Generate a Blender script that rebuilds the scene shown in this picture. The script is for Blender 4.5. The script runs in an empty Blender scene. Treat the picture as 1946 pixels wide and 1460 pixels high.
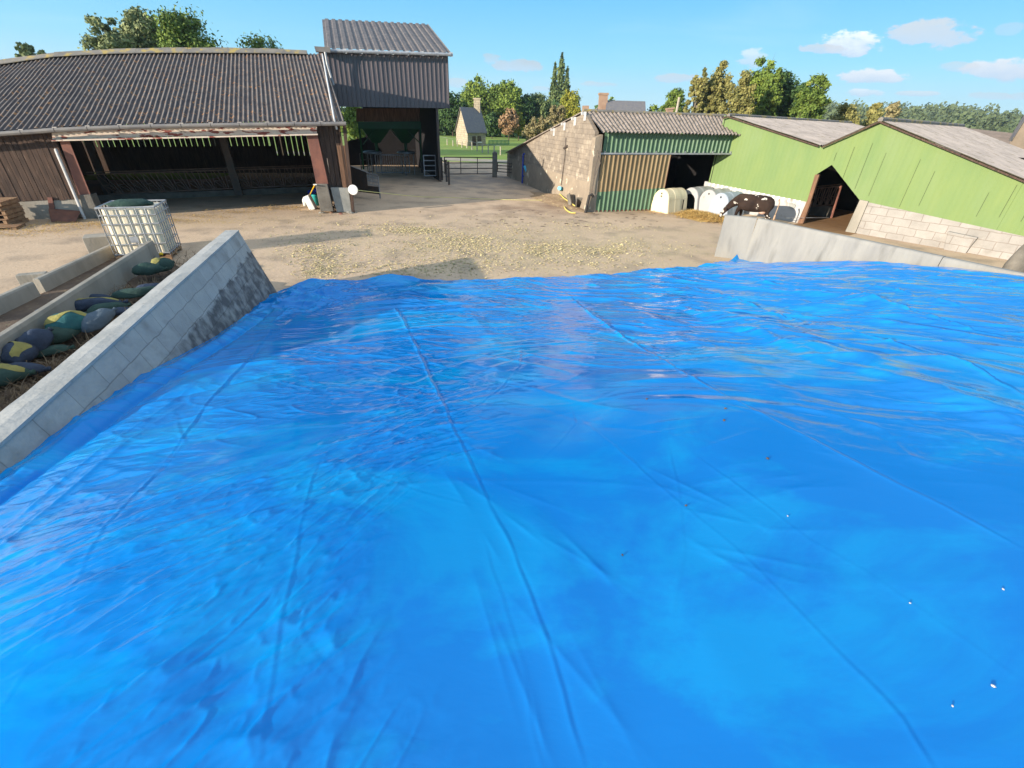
import bpy, bmesh, math, random
import numpy as np
from mathutils import Vector, Matrix
random.seed(7); rng = np.random.default_rng(7)
SC = bpy.context.scene; COL = SC.collection
# ------------------------------------------------------------------ camera
W_, F_, CX, CY, H = 1946., 847., 973., 730., 4.0
_d = np.array([920 - CX, 2150 - CY, F_]); _d /= np.linalg.norm(_d)
_f = np.array([0, 0, 1.]) - _d * _d[2]; _f /= np.linalg.norm(_f)
_r = np.cross(_d, _f)
R = np.array([_r, _f, -_d])                 # world = R @ (right, down, forward)
cam = bpy.data.cameras.new('camera'); co = bpy.data.objects.new('camera', cam); COL.objects.link(co)
cam.sensor_width = 36; cam.lens = 36 * F_ / W_; cam.clip_start = 0.05; cam.clip_end = 6000
mw = Matrix(((R[0][0], -R[0][1], -R[0][2], 0), (R[1][0], -R[1][1], -R[1][2], 0), (R[2][0], -R[2][1], -R[2][2], H), (0, 0, 0, 1)))
co.matrix_world = mw; SC.camera = co
# ------------------------------------------------------------------ sun, sky, exposure
AZ, EL = math.radians(39), math.radians(13.5)          # light travels towards AZ
sd = Vector((math.cos(AZ) * math.cos(EL), math.sin(AZ) * math.cos(EL), -math.sin(EL)))
sl = bpy.data.lights.new('sun', 'SUN'); so = bpy.data.objects.new('sun', sl); COL.objects.link(so)
sl.energy = 4.9; sl.angle = math.radians(0.53); sl.color = (1.0, 0.89, 0.74)
so.rotation_euler = sd.to_track_quat('-Z', 'Y').to_euler(); so.location = (-40, -30, 40)
SC.view_settings.view_transform = 'Standard'; SC.view_settings.look = 'None'
SC.view_settings.gamma = 1; SC.view_settings.exposure = 0.87
wd = bpy.data.worlds.new('World'); SC.world = wd; wd.use_nodes = True
nt = wd.node_tree; N = nt.nodes; L = nt.links; N.clear()
def nn(t, **k):
    n = N.new(t)
    for a, b in k.items(): setattr(n, a, b)
    return n
sky = nn('ShaderNodeTexSky', sky_type='NISHITA', sun_disc=False)
sky.sun_elevation = EL; sky.sun_rotation = math.atan2(-sd.x, -sd.y)
sky.altitude = 100; sky.air_density = 1.0; sky.dust_density = 0.35; sky.ozone_density = 2.2
bg = nn('ShaderNodeBackground'); out = nn('ShaderNodeOutputWorld'); L.new(bg.outputs[0], out.inputs[0])
bg.inputs[1].default_value = 0.15
hs = nn('ShaderNodeHueSaturation'); hs.inputs['Saturation'].default_value = 1.18; hs.inputs['Value'].default_value = 1.0
L.new(sky.outputs[0], hs.inputs['Color'])
tc = nn('ShaderNodeTexCoord')
def ray(px, py):
    d = R @ np.array([px - CX, py - CY, F_]); return d / np.linalg.norm(d)
sepz = nn('ShaderNodeSeparateXYZ'); L.new(tc.outputs['Generated'], sepz.inputs[0])
rmp = nn('ShaderNodeValToRGB'); L.new(sepz.outputs[2], rmp.inputs[0]); cr = rmp.color_ramp
for e_, (p_, c_) in zip([cr.elements[0], cr.elements[1], cr.elements.new(.12), cr.elements.new(.3)], [(0., (2.1, 3.2, 3.8)), (.75, (.06, .9, 3.0)), (.09, (1.05, 2.75, 3.8)), (.26, (.16, 1.65, 3.5))]): e_.position = p_; e_.color = (*[q / 4 for q in c_], 1)
sc4 = nn('ShaderNodeVectorMath', operation='SCALE'); L.new(rmp.outputs[0], sc4.inputs[0]); sc4.inputs['Scale'].default_value = 4.0
mxs = nn('ShaderNodeMixRGB'); dfm = nn('ShaderNodeMapRange'); dvd = nn('ShaderNodeVectorMath', operation='DOT_PRODUCT'); L.new(tc.outputs['Generated'], dvd.inputs[0]); dvd.inputs[1].default_value = (.2, .98, 0); L.new(dvd.outputs['Value'], dfm.inputs[0]); dfm.inputs[1].default_value = -.5; dfm.inputs[2].default_value = .35; dfm.inputs[3].default_value = .85; dfm.inputs[4].default_value = .92; L.new(dfm.outputs[0], mxs.inputs[0]); L.new(hs.outputs[0], mxs.inputs[1]); L.new(sc4.outputs[0], mxs.inputs[2])
cur = mxs.outputs[0]
def mth(op, a, b=None, c=None):
    n = nn('ShaderNodeMath', operation=op)
    for i, v in enumerate((a, b, c)):
        if v is None: continue
        if isinstance(v, (int, float)): n.inputs[i].default_value = v
        else: L.new(v, n.inputs[i])
    return n.outputs[0]
def vdot(v):
    n = nn('ShaderNodeVectorMath', operation='DOT_PRODUCT'); L.new(tc.outputs['Generated'], n.inputs[0]); n.inputs[1].default_value = tuple(v); return n.outputs['Value']
cn = nn('ShaderNodeTexNoise'); cn.inputs['Scale'].default_value = 26; cn.inputs['Detail'].default_value = 7; cn.inputs['Roughness'].default_value = 0.62
mpn = nn('ShaderNodeMapping'); mpn.inputs['Scale'].default_value = (1, 1, 2.2); L.new(tc.outputs['Generated'], mpn.inputs['Vector']); L.new(mpn.outputs[0], cn.inputs['Vector'])
#            centre px, half width, half height, whiteness, opacity
CLOUDS = [(1618, 78, 62, 24, 1.0, 1.0), (1560, 92, 40, 9, .6, .7), (1765, 62, 88, 24, .62, .8), (1655, 146, 64, 14, .78, .9),
          (1912, 132, 70, 22, .75, .9), (1820, 127, 34, 10, .6, .5), (1640, 176, 40, 8, .8, .7), (1745, 178, 46, 5, .7, .6), (1880, 182, 34, 7, .6, .5),
          (980, 122, 52, 13, .5, .7), (935, 112, 22, 10, .5, .5), (1280, 148, 48, 9, .6, .65), (1138, 160, 34, 5, .6, .5),
          (1425, 112, 30, 16, .8, .6), (868, 158, 20, 9, .6, .5), (1940, 182, 20, 7, .6, .5), (1915, 55, 22, 12, .6, .3), (1030, 168, 20, 4, .6, .4)]
for (x, y, hw, hh, wh, op) in CLOUDS:
    d = ray(x, y); zc = 1 / ((R[:, 2] @ d)); u = R @ np.array([1, 0.03, 0]); u = u - d * (u @ d); u /= np.linalg.norm(u); v = np.cross(d, u)
    ah, av = .85 * hw / (F_ * zc), .8 * hh / (F_ * zc)
    a = mth('DIVIDE', vdot(u), ah); b = mth('DIVIDE', vdot(v), av)
    b = mth('MULTIPLY', b, 1.0)
    r2 = mth('ADD', mth('MULTIPLY', a, a), mth('MULTIPLY', b, b))
    k = mth('SUBTRACT', 1.35, r2)
    k = mth('ADD', k, mth('MULTIPLY', mth('SUBTRACT', cn.outputs[0], 0.5), 5.5))
    fr = mth('GREATER_THAN', vdot(d), 0.2)
    k = mth('MULTIPLY', mth('MULTIPLY', k, 1.1), fr)
    mr = nn('ShaderNodeMapRange', interpolation_type='SMOOTHSTEP'); L.new(k, mr.inputs[0]); mr.inputs[1].default_value = 0.0; mr.inputs[2].default_value = .8; mr.inputs[4].default_value = min(1., op * 1.12)
    # lower side of the cloud is greyer than its top
    sgn = 1 if v[2] > 0 else -1
    tt = nn('ShaderNodeMapRange'); L.new(mth('ADD', mth('MULTIPLY', b, float(sgn)), mth('MULTIPLY', mth('SUBTRACT', cn.outputs[0], 0.5), 3.0)), tt.inputs[0]); tt.inputs[1].default_value = -0.9; tt.inputs[2].default_value = 0.7
    cm = nn('ShaderNodeMixRGB'); L.new(tt.outputs[0], cm.inputs[0]); cm.inputs[1].default_value = (2.3, 2.9, 3.6, 1); cm.inputs[2].default_value = tuple(q * (wh * .9 + .12) for q in (4.0, 4.35, 4.7)) + (1,)
    mx = nn('ShaderNodeMixRGB'); L.new(mr.outputs[0], mx.inputs[0]); L.new(cur, mx.inputs[1]); L.new(cm.outputs[0], mx.inputs[2]); cur = mx.outputs[0]
# thin cirrus veil
ci = nn('ShaderNodeTexNoise'); ci.inputs['Scale'].default_value = 3.0; ci.inputs['Detail'].default_value = 5; ci.inputs['Distortion'].default_value = .6
mp2 = nn('ShaderNodeMapping'); mp2.inputs['Scale'].default_value = (1, 1, 7); mp2.inputs['Rotation'].default_value = (0.12, .1, 0); L.new(tc.outputs['Generated'], mp2.inputs['Vector']); L.new(mp2.outputs[0], ci.inputs['Vector'])
m2 = nn('ShaderNodeMapRange', interpolation_type='SMOOTHSTEP'); L.new(ci.outputs[0], m2.inputs[0]); m2.inputs[1].default_value = .5; m2.inputs[2].default_value = .85; m2.inputs[4].default_value = .13
mx = nn('ShaderNodeMixRGB'); L.new(m2.outputs[0], mx.inputs[0]); L.new(cur, mx.inputs[1]); mx.inputs[2].default_value = (3.2, 4.0, 4.6, 1); cur = mx.outputs[0]
L.new(cur, bg.inputs[0])

# ------------------------------------------------------------------ geometry helpers
def at(px, py, z=0.0):
    d = ray(px, py); t = (z - H) / d[2]; return np.array([d[0] * t, d[1] * t, z])
class Plane:
    """vertical plane through P, Q (plan); u along, z up, off towards the camera"""
    def __init__(s, P, Q=None, az=None):
        s.P = np.array(P[:2], float)
        e = (np.array(Q[:2]) - s.P) if Q is not None else np.array([math.cos(az), math.sin(az)])
        s.e = e / np.linalg.norm(e); n = np.array([s.e[1], -s.e[0]])
        if n @ (-s.P) < 0: n = -n
        s.n = n
    def uz(s, px, py, off=0.):
        d = ray(px, py); Pp = s.P + s.n * off; t = (s.n @ Pp) / (s.n @ d[:2]); p = d[:2] * t
        return float((p - Pp) @ s.e), float(H + d[2] * t)
    def pt(s, u, z, off=0.):
        q = s.P + s.e * u + s.n * off; return np.array([q[0], q[1], z])
    def px(s, px, py, off=0.): return s.pt(*s.uz(px, py, off), off)
    def shift(s, off):
        o = Plane.__new__(Plane); o.P = s.P + s.n * off; o.e = s.e; o.n = s.n; return o
    @property
    def az(s): return math.atan2(s.e[1], s.e[0])
class MB:
    def __init__(s): s.v = []; s.f = []; s.uv = None; s.tint = None
    def add(s, vs, fs):
        o = len(s.v); s.v += [tuple(map(float, p)) for p in vs]; s.f += [tuple(i + o for i in f) for f in fs]; return s
    def obox(s, c, ex, ey, ez):
        c, ex, ey, ez = map(np.array, (c, ex, ey, ez)); P = [c + a * ex + b * ey + d * ez for a in (-.5, .5) for b in (-.5, .5) for d in (-.5, .5)]
        return s.add(P, [(0, 1, 3, 2), (4, 6, 7, 5), (0, 4, 5, 1), (2, 3, 7, 6), (0, 2, 6, 4), (1, 5, 7, 3)])
    def box(s, c, size, rz=0.):
        a, b = math.cos(rz), math.sin(rz); return s.obox(c, (a * size[0], b * size[0], 0), (-b * size[1], a * size[1], 0), (0, 0, size[2]))
    def beam(s, p, q, w, h=None, up=(0, 0, 1)):
        p, q = np.array(p, float), np.array(q, float); h = h or w; d = q - p; l = np.linalg.norm(d); dn = d / l
        up = np.array(up, float)
        if abs(dn @ up) > .95: up = np.array([1., 0, 0])
        x = np.cross(dn, up); x /= np.linalg.norm(x); y = np.cross(x, dn)
        return s.obox((p + q) / 2, d, x * w, y * h)
    def prism(s, pts, vec):
        pts = [np.array(p, float) for p in pts]; vec = np.array(vec, float); n = len(pts)
        return s.add(pts + [p + vec for p in pts], [tuple(range(n))[::-1], tuple(range(n, 2 * n))] + [(i, (i + 1) % n, (i + 1) % n + n, i + n) for i in range(n)])
    def tube(s, path, r, n=8, cap=True):
        path = [np.array(p, float) for p in path]; m = len(path); rs = r if hasattr(r, '__len__') else [r] * m
        vs = []; px_ = None
        for i, p in enumerate(path):
            d = path[min(i + 1, m - 1)] - path[max(i - 1, 0)]; d /= (np.linalg.norm(d) + 1e-9)
            if px_ is None: a = np.array([0, 0, 1.]) if abs(d[2]) < .9 else np.array([1., 0, 0])
            else: a = px_
            x = a - d * (a @ d); x /= np.linalg.norm(x); y = np.cross(d, x); px_ = x
            vs += [p + rs[i] * (math.cos(2 * math.pi * k / n) * x + math.sin(2 * math.pi * k / n) * y) for k in range(n)]
        fs = [(i * n + k, i * n + (k + 1) % n, (i + 1) * n + (k + 1) % n, (i + 1) * n + k) for i in range(m - 1) for k in range(n)]
        if cap: fs += [tuple(range(n))[::-1], tuple(range((m - 1) * n, m * n))]
        return s.add(vs, fs)
    def lathe(s, c, prof, n=16, axis=(0, 0, 1)):
        return s.tube([np.array(c, float) + np.array(axis, float) * z for r, z in prof], [max(r, 1e-4) for r, z in prof], n)
    def ell(s, c, r, n=14, m=9, rot=None, noise=0., seed=0):
        rr = random.Random(seed); vs = []; fs = []
        for i in range(m + 1):
            for k in range(n):
                t = math.pi * i / m; a = 2 * math.pi * k / n; q = Vector((math.sin(t) * math.cos(a), math.sin(t) * math.sin(a), math.cos(t)))
                g = 1 + noise * (math.sin(3 * a + 5 * t + seed) * .5 + math.sin(5 * t - 2 * a + seed * 2) * .5)
                q = Vector((q.x * r[0], q.y * r[1], q.z * r[2])) * g
                if rot: q = rot @ q
                vs.append((c[0] + q.x, c[1] + q.y, c[2] + q.z))
        for i in range(m):
            for k in range(n): fs.append((i * n + k, (i + 1) * n + k, (i + 1) * n + (k + 1) % n, i * n + (k + 1) % n))
        return s.add(vs, fs)
    def build(s, name, mat, parent=None, smooth=False, bevel=0.):
        me = bpy.data.meshes.new(name)
        V = np.array(s.v, float).reshape(-1, 3)
        V = V - np.array(wloc(parent)) if parent is not None else V
        me.from_pydata(V.tolist(), [], s.f); me.validate()
        if s.uv is not None:
            ul = me.uv_layers.new(name='UVMap'); li = np.zeros(len(me.loops), int); me.loops.foreach_get('vertex_index', li); ul.data.foreach_set('uv', np.array(s.uv)[li].ravel())
        if s.tint is not None:
            at_ = me.attributes.new('tint', 'FLOAT', 'FACE'); at_.data.foreach_set('value', np.array(s.tint, float))
        bm = bmesh.new(); bm.from_mesh(me); bmesh.ops.recalc_face_normals(bm, faces=bm.faces) if s.tint is None and s.uv is None else None; bm.to_mesh(me); bm.free()
        me.materials.append(mat); me.polygons.foreach_set('use_smooth', [smooth] * len(me.polygons))
        o = bpy.data.objects.new(name, me); COL.objects.link(o)
        if parent is not None: o.parent = parent
        if bevel:
            b = o.modifiers.new('b', 'BEVEL'); b.width = bevel; b.segments = 2; b.limit_method = 'ANGLE'
        return o
def wloc(o):
    p = np.zeros(3)
    while o is not None: p = p + np.array(o.location); o = o.parent
    return p
def thing(name, label, cat, loc=(0, 0, 0), group=None):
    o = bpy.data.objects.new(name, None); COL.objects.link(o); o.location = tuple(map(float, loc)); o.empty_display_size = .3
    return tag(o, label, cat, group)
def tag(o, label, cat, group=None):
    o['label'] = label; o['category'] = cat
    if group: o['group'] = group
    return o
def struct(o, kind='structure', label=None, cat=None):
    o['kind'] = kind
    if label: o['label'] = label
    if cat: o['category'] = cat
    return o
def copy_tree(o, parent=None):
    c = o.copy(); COL.objects.link(c)
    if parent is not None: c.parent = parent
    for ch in list(o.children): copy_tree(ch, c)
    return c

# ------------------------------------------------------------------ materials
def mat(name, c1, c2=None, scale=3., lo=.35, hi=.65, rough=.85, bump=None, c3=None, s3=8., t3=(.62, .72), metal=0., spec=.3, stretch=None, transl=0.):
    m = bpy.data.materials.new(name); m.use_nodes = True; T = m.node_tree; nd, lk = T.nodes, T.links; b = nd['Principled BSDF']
    b.inputs['Roughness'].default_value = rough; b.inputs['Metallic'].default_value = metal; b.inputs['Specular IOR Level'].default_value = spec
    tcn = nd.new('ShaderNodeTexCoord'); vec = tcn.outputs['Object']
    if stretch:
        mp = nd.new('ShaderNodeMapping'); mp.inputs['Scale'].default_value = stretch; lk.new(vec, mp.inputs[0]); vs = mp.outputs[0]
    else: vs = vec
    m['v'] = 0
    if c2 is None: b.inputs['Base Color'].default_value = (*c1, 1)
    else:
        n = nd.new('ShaderNodeTexNoise'); n.inputs['Scale'].default_value = scale; n.inputs['Detail'].default_value = 6; n.inputs['Roughness'].default_value = .6; lk.new(vs, n.inputs[0])
        r = nd.new('ShaderNodeMapRange'); lk.new(n.outputs[0], r.inputs[0]); r.inputs[1].default_value = lo; r.inputs[2].default_value = hi
        x = nd.new('ShaderNodeMixRGB'); lk.new(r.outputs[0], x.inputs[0]); x.inputs[1].default_value = (*c1, 1); x.inputs[2].default_value = (*c2, 1); col = x.outputs[0]
        if c3:
            n3 = nd.new('ShaderNodeTexNoise'); n3.inputs['Scale'].default_value = s3; n3.inputs['Detail'].default_value = 5; lk.new(vs, n3.inputs[0])
            r3 = nd.new('ShaderNodeMapRange'); lk.new(n3.outputs[0], r3.inputs[0]); r3.inputs[1].default_value = t3[0]; r3.inputs[2].default_value = t3[1]
            x3 = nd.new('ShaderNodeMixRGB'); lk.new(r3.outputs[0], x3.inputs[0]); lk.new(col, x3.inputs[1]); x3.inputs[2].default_value = (*c3, 1); col = x3.outputs[0]
        lk.new(col, b.inputs['Base Color'])
    if bump:
        n = nd.new('ShaderNodeTexNoise'); n.inputs['Scale'].default_value = bump[0]; n.inputs['Detail'].default_value = 5; lk.new(vs, n.inputs[0])
        bp = nd.new('ShaderNodeBump'); bp.inputs['Strength'].default_value = bump[1]; bp.inputs['Distance'].default_value = .02; lk.new(n.outputs[0], bp.inputs['Height']); lk.new(bp.outputs[0], b.inputs['Normal'])
    return m
def mix_on(m, mask_fn, color):
    """lay another colour over a material's base colour with a mask built by mask_fn(nodes, links) -> socket"""
    T = m.node_tree; nd, lk = T.nodes, T.links; b = nd['Principled BSDF']; inp = b.inputs['Base Color']
    x = nd.new('ShaderNodeMixRGB'); s = mask_fn(nd, lk); lk.new(s, x.inputs[0])
    if inp.links: lk.new(inp.links[0].from_socket, x.inputs[1])
    else: x.inputs[1].default_value = inp.default_value[:]
    x.inputs[2].default_value = (*color, 1); lk.new(x.outputs[0], inp); return m
def brick_on(m, pl, bw, bh, mortar, mcol, off=(0, 0), var=.2, bumpy=.5):
    """block courses along a wall of plane pl: joints and block to block tone"""
    T = m.node_tree; nd, lk = T.nodes, T.links; b = nd['Principled BSDF']; inp = b.inputs['Base Color']
    tcn = nd.new('ShaderNodeTexCoord'); 
    geo = nd.new('ShaderNodeNewGeometry')
    d = nd.new('ShaderNodeVectorMath'); d.operation = 'DOT_PRODUCT'; lk.new(geo.outputs['Position'], d.inputs[0]); d.inputs[1].default_value = (pl.e[0], pl.e[1], 0)
    sp = nd.new('ShaderNodeSeparateXYZ'); lk.new(geo.outputs['Position'], sp.inputs[0])
    cb = nd.new('ShaderNodeCombineXYZ'); lk.new(d.outputs['Value'], cb.inputs[0]); lk.new(sp.outputs[2], cb.inputs[1])
    mp = nd.new('ShaderNodeMapping'); mp.inputs['Location'].default_value = (off[0], off[1], 0); lk.new(cb.outputs[0], mp.inputs[0])
    br = nd.new('ShaderNodeTexBrick'); br.inputs['Scale'].default_value = 1; br.inputs['Brick Width'].default_value = bw; br.inputs['Row Height'].default_value = bh; br.inputs['Mortar Size'].default_value = mortar; br.inputs['Mortar Smooth'].default_value = .3
    br.inputs['Color1'].default_value = (1 - var, 1 - var, 1 - var, 1); br.inputs['Color2'].default_value = (1, 1, 1, 1); br.inputs['Mortar'].default_value = (*mcol, 1)
    ns = nd.new('ShaderNodeTexNoise'); ns.inputs['Scale'].default_value = 3; lk.new(geo.outputs['Position'], ns.inputs[0])
    ad = nd.new('ShaderNodeVectorMath'); ad.operation = 'MULTIPLY_ADD'; lk.new(ns.outputs['Color'], ad.inputs[0]); ad.inputs[1].default_value = (.07, .06, 0); lk.new(mp.outputs[0], ad.inputs[2]); lk.new(ad.outputs[0], br.inputs[0])
    x = nd.new('ShaderNodeMixRGB'); x.blend_type = 'MULTIPLY'; x.inputs[0].default_value = 1
    if inp.links: lk.new(inp.links[0].from_socket, x.inputs[1])
    else: x.inputs[1].default_value = inp.default_value[:]
    lk.new(br.outputs['Color'], x.inputs[2]); lk.new(x.outputs[0], inp)
    bp = nd.new('ShaderNodeBump'); bp.inputs['Strength'].default_value = bumpy; bp.inputs['Distance'].default_value = .02; bp.invert = True; lk.new(br.outputs['Fac'], bp.inputs['Height'])
    if b.inputs['Normal'].links: lk.new(b.inputs['Normal'].links[0].from_socket, bp.inputs['Normal'])
    lk.new(bp.outputs[0], b.inputs['Normal']); return m
M = {}
M['concrete'] = mat('concrete', (.34, .34, .31), (.24, .24, .22), 2.5, rough=.9, bump=(18, .4), c3=(.15, .15, .13), s3=1.6, t3=(.58, .75))
M['concrete_pale'] = mat('concrete_pale', (.34, .31, .26), (.26, .24, .2), 2., rough=.9, bump=(20, .35), c3=(.18, .17, .14), s3=2.2, t3=(.6, .75), stretch=(1, 1, .4))
M['concrete_dark'] = mat('concrete_dark', (.2, .18, .15), (.13, .115, .095), 3., rough=.92, bump=(20, .5))
M['dark_wood'] = mat('dark_wood', (.10, .06, .042), (.045, .03, .024), 4., rough=.85, stretch=(3, 3, .35), bump=(30, .3), c3=(.16, .11, .08), s3=6)
M['brown_wood'] = mat('brown_wood', (.22, .12, .07), (.12, .065, .04), 4., rough=.85, stretch=(3, 3, .4), bump=(30, .3))
M['pallet_wood'] = mat('pallet_wood', (.42, .27, .15), (.25, .14, .08), 3., rough=.85, bump=(30, .3))
M['rust_steel'] = mat('rust_steel', (.25, .105, .07), (.16, .07, .055), 3., rough=.7, bump=(40, .2))
M['flaking_paint'] = mat('flaking_paint', (.62, .47, .38), (.7, .6, .48), 4., rough=.7, c3=(.26, .07, .05), s3=3.0, t3=(.56, .6), bump=(30, .3), stretch=(1, 1, 3))
M['steel'] = mat('steel', (.35, .36, .37), (.22, .22, .23), 5., rough=.45, metal=.6)
M['dark_steel'] = mat('dark_steel', (.08, .075, .07), (.13, .09, .07), 5., rough=.6, metal=.3)
M['galv'] = mat('galvanised', (.45, .46, .47), (.3, .31, .33), 6., rough=.5, metal=.5)
M['pipe_grey'] = mat('pipe_grey', (.62, .6, .58), (.5, .48, .46), 4., rough=.5)
M['gutter'] = mat('gutter', (.15, .14, .14), (.22, .2, .18), 2., rough=.6)
M['roof_dark'] = mat('roof_dark', (.05, .042, .045), (.095, .078, .072), 2.2, rough=.8, c3=(.34, .16, .055), s3=5.5, t3=(.60, .67), bump=(50, .4), stretch=(1, 1, 1))
M['ridge_cap'] = mat('ridge_cap', (.22, .2, .17), (.15, .14, .13), 2, rough=.85, c3=(.36, .27, .09), s3=3., t3=(.53, .66), bump=(30, .4))
M['roof_pale'] = mat('roof_pale', (.37, .31, .27), (.24, .21, .19), 3., rough=.9, c3=(.1, .085, .07), s3=9., t3=(.56, .68), bump=(40, .5))
M['roof_pink'] = mat('roof_pink', (.43, .37, .325), (.30, .262, .235), 1.2, rough=.92, c3=(.22, .19, .14), s3=3.5, t3=(.56, .72), bump=(30, .3))
M['clad_tower'] = mat('clad_tower', (.12, .10, .105), (.09, .078, .085), 2., rough=.4, spec=.5, stretch=(1, 1, .2))
M['roof_tower'] = mat('roof_tower', (.15, .13, .12), (.09, .08, .082), 1.8, rough=.6, c3=(.24, .21, .185), s3=7., t3=(.55, .7), bump=(30, .3))
M['green_clad'] = mat('green_clad', (.08, .155, .085), (.11, .185, .11), 3., rough=.5, spec=.4)
M['green_mint'] = mat('green_mint', (.175, .24, .082), (.145, .22, .082), 1.2, rough=.75, bump=(4, .1), c3=(.18, .245, .10), s3=.8, t3=(.5, .7), stretch=(1, 1, .3))
M['brown_clad'] = mat('brown_clad', (.26, .19, .10), (.18, .125, .065), 3., rough=.6, stretch=(1, 1, .3))
M['machine_green'] = mat('machine_green', (.008, .075, .022), (.01, .055, .018), 3., rough=.5)
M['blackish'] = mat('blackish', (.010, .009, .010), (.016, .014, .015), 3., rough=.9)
M['white_plastic'] = mat('white_plastic', (.8, .78, .72), (.7, .68, .62), 2., rough=.4, spec=.5)
M['cream_plastic'] = mat('cream_plastic', (.80, .69, .46), (.72, .6, .38), 2., rough=.5, spec=.4, c3=(.5, .38, .2), s3=4, t3=(.6, .8), stretch=(2, 2, .4))
M['hutch_white'] = mat('hutch_white', (.42, .41, .40), (.36, .35, .34), 2., rough=.5, spec=.4, c3=(.26, .22, .18), s3=3, t3=(.6, .75))
M['tank'] = mat('tank_plastic', (.80, .70, .52), (.72, .62, .46), 1.5, rough=.45, spec=.4)
M['bag_green'] = mat('bag_green', (.035, .075, .06), (.02, .045, .04), 5., rough=.9, bump=(14, 1.))
M['bag_blue'] = mat('bag_blue', (.04, .06, .10), (.025, .036, .06), 5., rough=.9, bump=(14, 1.))
M['bag_yellow'] = mat('bag_yellow', (.30, .27, .08), (.2, .18, .06), 5., rough=.9, bump=(14, 1.))
M['straw'] = mat('straw', (.62, .42, .14), (.45, .28, .09), 9., rough=.95, bump=(40, 1.), c3=(.3, .17, .06), s3=12)
M['silage'] = mat('silage_scraps', (.50, .43, .23), (.38, .31, .17), 9., rough=.95)
M['dead_weed'] = mat('dead_weed', (.2, .15, .09), (.1, .07, .05), 9., rough=.95)
M['earth'] = mat('earth', (.14, .10, .07), (.09, .065, .05), 2., rough=.95, bump=(15, .8), c3=(.2, .17, .1), s3=9)
M['stone_wall'] = mat('stone_wall', (.52, .42, .28), (.38, .3, .2), 1.5, rough=.95, bump=(20, .4))
M['slate'] = mat('slate', (.15, .145, .16), (.2, .185, .175), 3., rough=.75, c3=(.28, .24, .14), s3=4)
M['cyan'] = mat('cyan_pipe', (.04, .42, .62), (.05, .36, .52), 4., rough=.4)
M['blue_paint'] = mat('blue_paint', (.02, .06, .42), (.02, .04, .3), 4., rough=.5)
M['red_paint'] = mat('red_paint', (.5, .03, .02), None, rough=.5)
M['yellow_hose'] = mat('yellow_hose', (.68, .56, .14), (.55, .45, .12), 4., rough=.5)
M['yellow'] = mat('yellow_handle', (.8, .5, .02), None, rough=.5)
M['teal'] = mat('teal_bucket', (.03, .35, .33), None, rough=.45)
M['rope'] = mat('rope', (.6, .55, .22), None, rough=.8)
M['white'] = mat('white_paint', (.8, .78, .74), (.7, .67, .6), 5., rough=.6)
M['bark'] = mat('bark', (.12, .09, .06), (.07, .05, .035), 6., rough=.95, bump=(20, .6))
M['post_wood'] = mat('post_wood', (.45, .4, .32), (.3, .26, .2), 5., rough=.9)
M['black_rubber'] = mat('black_rubber', (.025, .025, .027), (.05, .045, .04), 6., rough=.8)
M['window_dark'] = mat('window_dark', (.03, .03, .035), None, rough=.2, spec=.6)

def pos_node(nd): return nd.new('ShaderNodeNewGeometry').outputs['Position']
def ellmask(cx, cy, rx, ry, rot=0., soft=.8, nscale=.8, namp=1.2):
    def fn(nd, lk):
        g = nd.new('ShaderNodeNewGeometry')
        mp = nd.new('ShaderNodeMapping'); mp.vector_type = 'TEXTURE'; mp.inputs['Location'].default_value = (cx, cy, 0); mp.inputs['Rotation'].default_value = (0, 0, rot); mp.inputs['Scale'].default_value = (rx, ry, 1e3); lk.new(g.outputs['Position'], mp.inputs[0])
        ln = nd.new('ShaderNodeVectorMath'); ln.operation = 'LENGTH'; lk.new(mp.outputs[0], ln.inputs[0])
        ns = nd.new('ShaderNodeTexNoise'); ns.inputs['Scale'].default_value = nscale; ns.inputs['Detail'].default_value = 6; lk.new(g.outputs['Position'], ns.inputs[0])
        a = nd.new('ShaderNodeMath'); a.operation = 'MULTIPLY_ADD'; lk.new(ns.outputs[0], a.inputs[0]); a.inputs[1].default_value = namp * 2; lk.new(ln.outputs['Value'], a.inputs[2])
        r = nd.new('ShaderNodeMapRange'); lk.new(a.outputs[0], r.inputs[0]); r.inputs[1].default_value = 1 + namp; r.inputs[2].default_value = 1 + namp - soft; r.inputs[4].default_value = 1.; return r.outputs[0]
    return fn
def times(f, g):
    def fn(nd, lk):
        m = nd.new('ShaderNodeMath'); m.operation = 'MULTIPLY'; lk.new(f(nd, lk), m.inputs[0]); lk.new(g(nd, lk), m.inputs[1]); return m.outputs[0]
    return fn
def speck(scale, lo, hi, op=1.):
    def fn(nd, lk):
        g = nd.new('ShaderNodeNewGeometry'); ns = nd.new('ShaderNodeTexNoise'); ns.inputs['Scale'].default_value = scale; ns.inputs['Detail'].default_value = 3; lk.new(g.outputs['Position'], ns.inputs[0])
        r = nd.new('ShaderNodeMapRange'); lk.new(ns.outputs[0], r.inputs[0]); r.inputs[1].default_value = lo; r.inputs[2].default_value = hi; r.inputs[4].default_value = op; return r.outputs[0]
    return fn
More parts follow.
